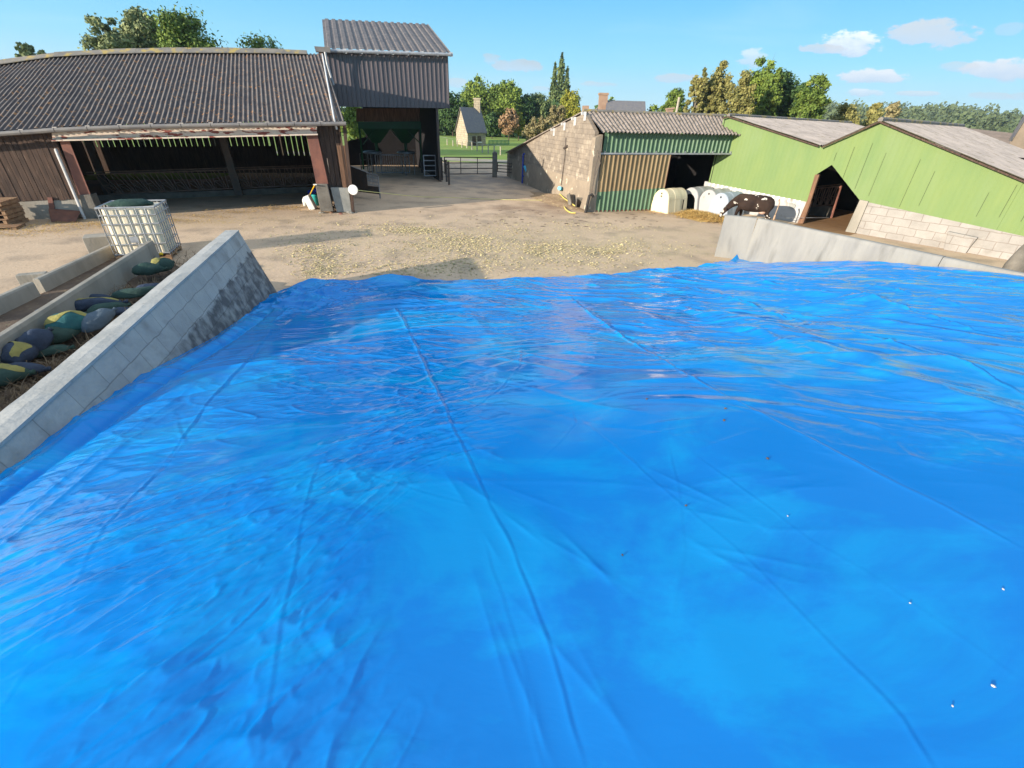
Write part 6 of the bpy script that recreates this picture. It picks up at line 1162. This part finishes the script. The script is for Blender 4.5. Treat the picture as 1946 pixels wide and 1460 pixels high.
# cow: one continuous skinned body
def cow(name, lab, loc, az, sc=1., graze=True):
    J = {}; verts = []; edges = []; rad = []
    def v(p, r, par=None):
        verts.append(p); rad.append(r); i = len(verts) - 1
        if par is not None: edges.append((par, i))
        return i
    # x forward, z up ; shoulder height 1.35
    pel = v((-.62, 0, 1.08), (.27, .30)); r1 = v((-.82, 0, 1.12), (.19, .22), pel); belly1 = v((-.25, 0, .98), (.33, .41), pel); belly2 = v((.12, 0, .96), (.32, .42), belly1); ch = v((.45, 0, 1.02), (.25, .35), belly2); wth = v((.66, 0, 1.08), (.19, .28), ch)
    if graze: n1 = v((.88, .02, .92), (.13, .21), wth); n2 = v((1.06, .03, .72), (.085, .13), n1); hd = v((1.18, .03, .58), (.15, .15), n2); f1 = v((1.29, .03, .36), (.085, .085), hd); f2 = v((1.34, .03, .20), (.095, .085), f1)
    else: n1 = v((.90, 0, 1.22), (.13, .20), wth); n2 = v((1.10, 0, 1.36), (.10, .13), n1); hd = v((1.24, 0, 1.40), (.105, .12), n2); f1 = v((1.42, 0, 1.28), (.08, .08), hd); f2 = v((1.56, 0, 1.18), (.07, .065), f1)
    for s in (1, -1):
        a = v((.55 + .05 * s, .17 * s, .74), (.10, .12), ch); b1 = v((.56 + .09 * s, .17 * s, .42), (.062, .062), a); c1 = v((.56 + .12 * s, .17 * s, .12), (.042, .045), b1); v((.59 + .12 * s, .17 * s, .03), (.055, .06), c1)
        a = v((-.66, .19 * s, .80), (.13, .17), pel); b1 = v((-.58 - .04 * s, .19 * s, .58), (.08, .10), a); c1 = v((-.74 - .08 * s, .18 * s, .42), (.05, .055), b1); d1 = v((-.70 - .08 * s, .18 * s, .12), (.042, .045), c1); v((-.67 - .08 * s, .18 * s, .03), (.055, .06), d1)
    for s in (1, -1):
        H_ = verts[hd]; dz_ = .06; e = v((H_[0] - .04, s * .11 + H_[1], H_[2] + .06), (.03, .03), hd); v((H_[0] - .08, s * .23 + H_[1], H_[2] + .05), (.035, .05), e)
    me = bpy.data.meshes.new('t'); me.from_pydata(verts, edges, []); ob = bpy.data.objects.new('t', me); COL.objects.link(ob)
    md = ob.modifiers.new('s', 'SKIN'); 
    for i, r in enumerate(rad): me.skin_vertices[0].data[i].radius = r
    me.skin_vertices[0].data[pel].use_root = True; md.use_smooth_shade = True; sb = ob.modifiers.new('u', 'SUBSURF'); sb.levels = 2; sb.render_levels = 2
    bpy.context.view_layer.update(); dg = bpy.context.evaluated_depsgraph_get(); me2 = bpy.data.meshes.new_from_object(ob.evaluated_get(dg)); bpy.data.objects.remove(ob); me2.name = 'cow_body'
    t = thing(name, lab, 'cow', loc); t.rotation_euler = (0, 0, az); t.scale = (sc,) * 3
    body = bpy.data.objects.new('body', me2); COL.objects.link(body); body.parent = t; me2.materials.clear(); me2.materials.append(M['cow']); me2.polygons.foreach_set('use_smooth', [True] * len(me2.polygons))
    def cb(nm, b, m_): 
        o = b.build(nm, m_, None, smooth=True); o.parent = t; return o
    b = MB(); b.ell((-.42, 0, .66), (.18, .15, .13), 12, 8); cb('udder', b, M['udder'])
    b = MB(); b.tube([(-.93, 0, 1.25), (-1.0, .02, 1.1), (-.99, .03, .8), (-.98, .02, .55)], [.035, .028, .022, .03], 6); b.ell((-.98, .02, .46), (.045, .045, .14)); cb('tail', b, M['tail_white'])
    b = MB(); hx, hy, hz = verts[hd]
    for s in (1, -1): b.ell((hx + .05, hy + .105 * s, hz - .03 if graze else hz + .02), (.02, .015, .02), 8, 6)
    cb('eyes', b, M['window_dark'])
    b = MB(); mx_, my_, mz_ = verts[f2]; b.ell((mx_ + (.0 if graze else .06), my_, mz_ - (.05 if graze else 0)), (.065, .07, .05), 10, 7); cb('muzzle', b, mat('muzzle', (.12, .07, .06), None, rough=.5))
    b = MB(); b.tube([(hx - .03, hy + .10, hz + .10), (hx, hy + .14, hz + .17)], [.018, .006], 6); b.tube([(hx - .03, hy - .10, hz + .10), (hx, hy - .14, hz + .17)], [.018, .006], 6); cb('horn_buds', b, M['concrete_pale'])
    return t
M['cow'] = mat('cow_hide', (.022, .015, .013), (.05, .032, .024), 2., rough=.9, spec=.1, bump=(30, .5), c3=(.5, .46, .4), s3=2.6, t3=(.60, .612)); M['udder'] = mat('udder', (.55, .38, .3), (.5, .33, .26), 6., rough=.6); M['tail_white'] = mat('tail_white', (.5, .4, .3), (.3, .18, .11), 5., rough=.8)
c = at(1422, 428); cow('cow', 'dark brown dairy cow with small white flecks feeding head-down by the calf hutches', (c[0], c[1], 0), math.radians(151), 1.0)
M['cow2'] = mat('cow_hide_pied', (.03, .025, .023), (.045, .035, .03), 3., rough=.6, c3=(.62, .58, .52), s3=1.6, t3=(.50, .51))
c = GP.pt(ud + 1.05, 0, -.8); t = cow('cow', 'black and white cow looking out of the doorway of the green barn', tuple(c), math.radians(-45 + 180 + 4), .92)
for ch in t.children:
    if ch.name.startswith('body'): ch.data.materials[0] = M['cow2']
# stone blocks at the far right by the wall end
for x, y, s1, lab in ((1928, 512, .24, 'dark rounded boulder lying behind the end of the right clamp wall'), (1952, 498, .3, 'dark brown block behind the rounded boulder at the right edge')):
    p = at(x, y, .75); b = MB(); b.ell(p, (s1 * 1.3, s1 * .8, .75), 14, 9, noise=.08, seed=int(x)); tag(b.build('boulder', M['concrete_dark'], smooth=True), lab, 'boulder')

# ================================================================== TREES, HEDGES, HILLS
def leaf_mat(name, a, b_, c_=None):
    m = bpy.data.materials.new(name); m.use_nodes = True; nd, lk = m.node_tree.nodes, m.node_tree.links; p = nd['Principled BSDF']; p.inputs['Roughness'].default_value = .7; p.inputs['Specular IOR Level'].default_value = .25
    at_ = nd.new('ShaderNodeAttribute'); at_.attribute_name = 'tint'; r = nd.new('ShaderNodeValToRGB'); lk.new(at_.outputs['Fac'], r.inputs[0]); r.color_ramp.elements[0].color = (*a, 1); r.color_ramp.elements[1].color = (*b_, 1)
    if c_: e = r.color_ramp.elements.new(.93); e.color = (*b_, 1); r.color_ramp.elements[-1].color = (*c_, 1)
    lk.new(r.outputs[0], p.inputs['Base Color']); return m
LM = dict(oak=leaf_mat('oak_leaf', (.06, .11, .018), (.17, .23, .04), (.32, .26, .06)), dark=leaf_mat('conifer_leaf', (.025, .06, .02), (.08, .14, .035)), mid=leaf_mat('ash_leaf', (.08, .14, .022), (.24, .30, .05)), yellow=leaf_mat('yellow_leaf', (.14, .17, .02), (.32, .29, .04), (.5, .33, .03)),
          pink=leaf_mat('russet_leaf', (.20, .12, .06), (.38, .24, .13)), birch=leaf_mat('birch_leaf', (.13, .135, .04), (.30, .265, .085)), grey=leaf_mat('grey_leaf', (.12, .15, .06), (.28, .31, .14)), poplar=leaf_mat('poplar_leaf', (.07, .11, .035), (.18, .22, .075)), brush=leaf_mat('brush_leaf', (.17, .14, .06), (.30, .25, .12)), far=leaf_mat('far_leaf', (.06, .09, .04), (.11, .14, .06)))
def tree(lab, name, px, ytop, D, hw, m, kind='round', n=3500, ls=.34, seed=0, zbot=None, grp='trees beyond the farmyard', ybot=None):
    r = np.random.default_rng(seed + 100); d = ray(px, ytop); hd_ = d[:2] / np.linalg.norm(d[:2]); p = hd_ * D; zt = H + d[2] / np.linalg.norm(d[:2]) * D
    sidev = np.array([hd_[1], -hd_[0]]); e = ray(px + hw, ytop); ee = e[:2] / np.linalg.norm(e[:2]); W = D * abs(ee[0] * hd_[1] - ee[1] * hd_[0])
    zb = zbot if zbot is not None else max(.25, zt * .16)
    if kind in ('round', 'sparse') and px < 600: zb = max(zb, zt - 2.3 * W)
    t = thing(name, lab, 'tree' if kind != 'bush' else 'bush', (p[0], p[1], 0), grp)
    Hc = zt - zb; cz = (zt + zb) / 2; lumps = []
    if kind == 'column':
        for dx, hs_, w_ in ((-.62, .86, .40), (0, 1., .48), (.66, .80, .36)):
            for k in range(16): q_ = k / 15; lumps.append((p[0] + sidev[0] * W * dx, p[1] + sidev[1] * W * dx, zb + Hc * hs_ * q_, W * w_ * (1.02 - q_ ** 5) * (.75 + .25 * math.sin(q_ * 9 + dx * 4)), Hc * .055))
    elif kind == 'cone':
        for k in range(40):
            q_ = r.uniform(0, 1) ** .8; rad_ = W * (1 - q_) * 1.0 + .15; a = r.uniform(0, 6.28); lumps.append((p[0] + math.cos(a) * rad_ * .6, p[1] + math.sin(a) * rad_ * .6, zb + Hc * q_ * .95, rad_ * .5 + .2, Hc * .08))
    else:
        n = int(n * 2.8); ls = ls * .6; K = {'round': 110, 'sparse': 90, 'bush': 60, 'tall': 120}[kind]
        for k in range(K):
            u = r.normal(size=3); u /= np.linalg.norm(u); q_ = r.uniform(.15, .95) ** .7; u = u * q_; u[2] = min(u[2], .78) / .86
            sc_ = (r.uniform(.10, .26) if kind != 'sparse' else r.uniform(.07, .16))
            top_n = (1 - .25 * max(u[2], 0)) * (1.25 if kind == 'tall' else 1)
            lumps.append((p[0] + u[0] * W * (1 - sc_ * .6) * top_n, p[1] + u[1] * W * (1 - sc_ * .6) * top_n, cz + u[2] * Hc / 2 * (1 - sc_ * .5), W * sc_ * 1.15, min(W * sc_, Hc * .25)))
    nl = len(lumps); L_ = np.array(lumps); pick = r.integers(0, nl, n); u = r.normal(size=(n, 3)); u /= np.linalg.norm(u, axis=1)[:, None]; q_ = r.uniform(.1, 1., n) ** .5 * (1 + .5 * np.abs(r.normal(size=n))); 
    C = np.stack([L_[pick, 0] + u[:, 0] * q_ * L_[pick, 3], L_[pick, 1] + u[:, 1] * q_ * L_[pick, 3], L_[pick, 2] + u[:, 2] * q_ * L_[pick, 4]], 1); C[:, 2] = np.maximum(C[:, 2], .1)
    lsz = ls * r.uniform(.5, 1.4, n)[:, None] * max(.6, min(1.6, D / 85)); A1_ = r.normal(size=(n, 3)); A1_ /= np.linalg.norm(A1_, axis=1)[:, None]; nrm = u + .6 * r.normal(size=(n, 3)); B_2 = np.cross(nrm, A1_); B_2 /= np.linalg.norm(B_2, axis=1)[:, None]; A1_ = np.cross(B_2, nrm); A1_ /= np.linalg.norm(A1_, axis=1)[:, None]
    V = np.stack([C - A1_ * lsz, C - B_2 * lsz * .6, C + A1_ * lsz, C + B_2 * lsz * .6], 1).reshape(-1, 3) - np.array([p[0], p[1], 0])
    me = bpy.data.meshes.new('crown'); me.vertices.add(4 * n); me.vertices.foreach_set('co', V.astype(np.float32).ravel()); me.loops.add(4 * n); me.loops.foreach_set('vertex_index', np.arange(4 * n, dtype=np.int32)); me.polygons.add(n); me.polygons.foreach_set('loop_start', np.arange(0, 4 * n, 4, dtype=np.int32)); me.update(calc_edges=True)
    ta = me.attributes.new('tint', 'FLOAT', 'FACE'); lt = r.uniform(0, 1, nl); ta.data.foreach_set('value', np.clip(.55 * lt[pick] + .45 * r.uniform(0, 1, n), 0, 1).astype(np.float32)); me.materials.append(m)
    o = bpy.data.objects.new('crown', me); COL.objects.link(o); o.parent = t
    b = MB(); P0 = np.array([p[0], p[1], 0.]); tr = max(.12, W * .055); b.tube([P0, P0 + [.1, 0, zb + Hc * .25], P0 + [-.1, .1, zb + Hc * .55], P0 + [0, 0, zb + Hc * .8]], [tr, tr * .75, tr * .5, tr * .15], 7)
    order = list(range(nl)); r.shuffle(order); nb = {'sparse': 24, 'column': 0, 'cone': 0}.get(kind, 9)
    for k in order[:nb]:
        z0_ = zb + Hc * r.uniform(.05, .4); q2 = np.array(lumps[k][:3]); a_ = P0 + [0, 0, z0_]; md_ = (a_ + q2) / 2 + [0, 0, .1 * Hc]; b.tube([a_, md_, q2, q2 + (q2 - md_) * .35], [tr * .4, tr * .25, tr * .12, tr * .04], 5)
    b.build('trunk', M['bark'] if kind != 'sparse' else M['birch_bark'], t); return t
M['birch_bark'] = mat('birch_bark', (.36, .31, .24), (.25, .2, .15), 6., rough=.9)
T = [('bare-looking pale thin tree over the far left end of the barn roof', 'pale_tree', 42, 80, 62, 24, 'grey', 'sparse', 900), ('tiny pale treetop just right of the one at the far left', 'pale_tree', 78, 96, 60, 10, 'grey', 'sparse', 300),
 ('wide airy greyish tree left of the big oak behind the barn', 'airy_tree', 188, 30, 55, 62, 'grey', 'sparse', 4200), ('light green tree between the airy tree and the big oak', 'ash_tree', 255, 12, 57, 52, 'grey', 'round', 5200), ('big dense oak rising behind the middle of the barn roof', 'oak_tree', 335, 14, 54, 84, 'oak', 'round', 9500),
 ('small round oak behind the right half of the barn roof', 'oak_tree', 492, 67, 56, 62, 'oak', 'round', 4200),
 ('leafy tree glimpsed between barn and tower', 'hedge_tree', 668, 196, 62, 30, 'mid', 'round', 3200), ('dark tree glimpsed low through the gap beside the tower', 'hedge_tree', 700, 232, 64, 26, 'oak', 'round', 2200),
 ('dark conifer just right of the tower', 'conifer', 858, 176, 118, 24, 'dark', 'tall', 3800), ('tall bright green tree above the stone hut', 'ash_tree', 905, 143, 132, 36, 'mid', 'round', 5600), ('green tree right of the tallest one above the hut', 'ash_tree', 944, 160, 130, 26, 'oak', 'tall', 4200),
 ('thin-topped yellowish green tree left of the poplar', 'ash_tree', 970, 150, 126, 24, 'mid', 'tall', 4000), ('small russet tree in front of the wood beside the green gate', 'russet_tree', 968, 206, 104, 18, 'pink', 'tall', 2200), ('yellow-green sapling beside the russet tree', 'sapling', 987, 212, 106, 10, 'yellow', 'tall', 900),
 ('dark tree behind the russet one', 'oak_tree', 1000, 178, 128, 24, 'dark', 'tall', 3600), ('grey-green tree between the russet tree and the poplar', 'airy_tree', 1026, 178, 130, 26, 'poplar', 'tall', 3800), ('tall narrow three-spired poplar', 'poplar', 1068, 109, 170, 19, 'poplar', 'column', 5200),
 ('yellow-green tree at the foot of the poplar', 'maple_tree', 1085, 168, 96, 26, 'yellow', 'round', 3200), ('golden bush at the corner of the shed roof', 'golden_bush', 1098, 200, 84, 12, 'yellow', 'round', 1100), ('leafless brown brushwood above the sloping shed roof', 'brushwood', 1030, 222, 70, 36, 'brush', 'sparse', 3200), ('second clump of brown brushwood nearer the poplar', 'brushwood', 1062, 200, 76, 30, 'brush', 'sparse', 2600),
 ('dark trees at the left end of the far hedge behind the hut', 'oak_tree', 880, 190, 122, 20, 'oak', 'round', 2600), ('low dark tree between hut and green gate', 'oak_tree', 935, 215, 112, 18, 'dark', 'round', 2000),
 ('small round tree showing behind the farmhouse roof', 'small_tree', 1165, 180, 110, 12, 'mid', 'sparse', 900), ('second small tree right of the farmhouse chimney', 'small_tree', 1186, 188, 112, 9, 'mid', 'sparse', 500),
 ('round green tree left of the birches, behind the leaning pole', 'oak_tree', 1288, 167, 84, 30, 'oak', 'round', 4200), ('low green bush left of the round tree by the pole', 'bush', 1248, 198, 80, 20, 'mid', 'bush', 1500),
 ('leftmost brownish birch of the group behind the green barn', 'birch_tree', 1340, 122, 66, 26, 'birch', 'sparse', 3600), ('tall brownish birch second from the left of the group', 'birch_tree', 1380, 108, 68, 28, 'birch', 'tall', 5200), ('broad olive birch in front of the dark willow', 'birch_tree', 1420, 128, 64, 36, 'birch', 'round', 6200), 
 ('dark green willow with drooping top, highest of the right group', 'willow_tree', 1454, 101, 72, 36, 'mid', 'tall', 5200), ('dark tree in the middle of the right group', 'willow_tree', 1500, 130, 74, 40, 'dark', 'round', 5600), ('rounded dark green tree at the right end of the group', 'willow_tree', 1562, 136, 70, 34, 'oak', 'tall', 5600), ('olive tree between the dark willow and the middle dark tree of the right group', 'willow_tree', 1478, 122, 70, 26, 'oak', 'tall', 4000), ('pale brownish birch filling the gap between the two leftmost birches', 'birch_tree', 1362, 138, 67, 24, 'birch', 'tall', 4000), ('very dark low tree filling the gap in the right group', 'willow_tree', 1528, 152, 73, 26, 'dark', 'round', 4200),
 ('olive bush right of the tree group above the pale roof', 'bush', 1620, 190, 78, 34, 'birch', 'bush', 2600), ('olive bushy tree above the valley of the pale roofs', 'bush', 1668, 192, 84, 28, 'birch', 'bush', 2400), ('olive bushy hedge tree left of the right green gable', 'bush', 1706, 190, 120, 24, 'brush', 'bush', 2000), ('thin single sprig standing above the left pale roof ridge', 'sapling', 1524, 200, 46, 5, 'mid', 'tall', 220)]
for i, (lab, nm, px, yt, D, hw, mk, kd, n) in enumerate(T): tree(lab, nm, px, yt, D, hw, LM[mk], kd, n, .30, i)
# far wooded hills on the right and a low tree line all round
def hill(name, x0, x1, D, top, kind='structure', m=M['grass']):
    b = MB(); vs = []; n = 60
    for i in range(n + 1):
        t = i / n; px = x0 + (x1 - x0) * t; d = ray(px, 240); h_ = d[:2] / np.linalg.norm(d[:2]); zt = H + ray(px, top(px))[2] / np.linalg.norm(ray(px, top(px))[:2]) * D
        for s1, zz in ((.55, -1), (.8, zt * .55), (1., zt), (1.3, zt * .7), (1.6, -1)): vs.append((h_[0] * D * s1, h_[1] * D * s1, zz))
    b.add(vs, [(i * 5 + k, (i + 1) * 5 + k, (i + 1) * 5 + k + 1, i * 5 + k + 1) for i in range(n) for k in range(4)]); o = b.build(name, m, smooth=True); o['kind'] = 'structure'
    return o
M['hill'] = mat('hill', (.11, .14, .06), (.15, .16, .07), .02, rough=.95)
toph = lambda px: 205 + (px - 1500) * .068 + 3 * math.sin(px * .02)
hill('hills', 1450, 2300, 620, lambda px: toph(px) + 7, m=M['hill'])
r = np.random.default_rng(77); n = 60000; PX = r.uniform(1500, 2250, n); DD = r.uniform(330, 620, n); Cs = []
for i in range(n):
    px = PX[i]; d = ray(px, 240); h_ = d[:2] / np.linalg.norm(d[:2]); dt_ = ray(px, toph(px) + 7); zt = H + dt_[2] / np.linalg.norm(dt_[:2]) * 620; g_ = zt * (DD[i] / 620 - .55) / .45 if DD[i] > 341 else 0
    Cs.append((h_[0] * DD[i], h_[1] * DD[i], max(g_, 0)))
Cs = np.array(Cs); clump = np.floor(Cs[:, :2] / 14).astype(int); hh = (np.abs(np.sin(clump[:, 0] * 12.9898 + clump[:, 1] * 78.233) * 43758.5453) % 1); loc_ = (Cs[:, :2] / 14 - clump - .5); dome = np.clip(1 - (loc_ ** 2).sum(1) * 3.2, 0, 1) ** .5; C = Cs.copy(); C[:, 2] += (5 + 11 * hh) * dome * r.uniform(.5, 1, n)
sz = r.uniform(.5, 1.5, n)[:, None]; A1_ = r.normal(size=(n, 3)); A1_ /= np.linalg.norm(A1_, axis=1)[:, None]; B_2 = np.cross(A1_, r.normal(size=(n, 3))); B_2 /= np.linalg.norm(B_2, axis=1)[:, None]
V = np.stack([C - A1_ * sz, C - B_2 * sz * .7, C + A1_ * sz, C + B_2 * sz * .7], 1).reshape(-1, 3)
me = bpy.data.meshes.new('far_woodland'); me.vertices.add(4 * n); me.vertices.foreach_set('co', V.astype(np.float32).ravel()); me.loops.add(4 * n); me.loops.foreach_set('vertex_index', np.arange(4 * n, dtype=np.int32)); me.polygons.add(n); me.polygons.foreach_set('loop_start', np.arange(0, 4 * n, 4, dtype=np.int32)); me.update(calc_edges=True)
ta = me.attributes.new('tint', 'FLOAT', 'FACE'); ta.data.foreach_set('value', np.clip(.7 * hh + .3 * r.uniform(0, 1, n), 0, 1).astype(np.float32)); me.materials.append(LM['far']); o = bpy.data.objects.new('far_woodland', me); COL.objects.link(o); o['kind'] = 'stuff'; o['label'] = 'hazy wooded hillside in the far distance on the right'; o['category'] = 'woodland'
# hedge line across the back of the field
r = np.random.default_rng(5); pts = []
for px in np.arange(560, 1130, 1.0):
    for D, hgt in ((125, 5.5), (150, 9)):
        d = ray(px, 260); h_ = d[:2] / np.linalg.norm(d[:2])
        for k in range(7): Dk = D + r.normal() * 3; pts.append((h_[0] * Dk, h_[1] * Dk, hgt * (.55 + .45 * math.sin(px * .11 + D) * math.sin(px * .043)) * r.uniform(0, 1) ** .7))
C = np.array(pts); n = len(C); sz = r.uniform(.35, 1.0, n)[:, None]; A1_ = r.normal(size=(n, 3)); A1_ /= np.linalg.norm(A1_, axis=1)[:, None]; B_2 = np.cross(A1_, r.normal(size=(n, 3))); B_2 /= np.linalg.norm(B_2, axis=1)[:, None]
V = np.stack([C - A1_ * sz, C - B_2 * sz * .7, C + A1_ * sz, C + B_2 * sz * .7], 1).reshape(-1, 3)
me = bpy.data.meshes.new('hedgerow'); me.vertices.add(4 * n); me.vertices.foreach_set('co', V.astype(np.float32).ravel()); me.loops.add(4 * n); me.loops.foreach_set('vertex_index', np.arange(4 * n, dtype=np.int32)); me.polygons.add(n); me.polygons.foreach_set('loop_start', np.arange(0, 4 * n, 4, dtype=np.int32)); me.update(calc_edges=True)
ta = me.attributes.new('tint', 'FLOAT', 'FACE'); ta.data.foreach_set('value', r.uniform(0, 1, n).astype(np.float32)); me.materials.append(LM['dark']); o = bpy.data.objects.new('hedgerow', me); COL.objects.link(o); o['kind'] = 'stuff'; o['label'] = 'dark hedgerow closing the far side of the grass field'; o['category'] = 'hedge'
hb = MB(); hb.box((150, 620, 44.5), (2600, 1500, 91)); hz = bpy.data.materials.new('haze'); hz.use_nodes = True; hn = hz.node_tree.nodes; hn.remove(hn['Principled BSDF']); pv = hn.new('ShaderNodeVolumePrincipled'); pv.inputs['Color'].default_value = (.72, .85, 1, 1); pv.inputs['Density'].default_value = .00022; pv.inputs['Anisotropy'].default_value = .2; hz.node_tree.links.new(pv.outputs[0], hn['Material Output'].inputs['Volume'])
ho = hb.build('haze', hz); ho['kind'] = 'stuff'; ho['label'] = 'thin pale haze in the distant air'; ho['category'] = 'haze'
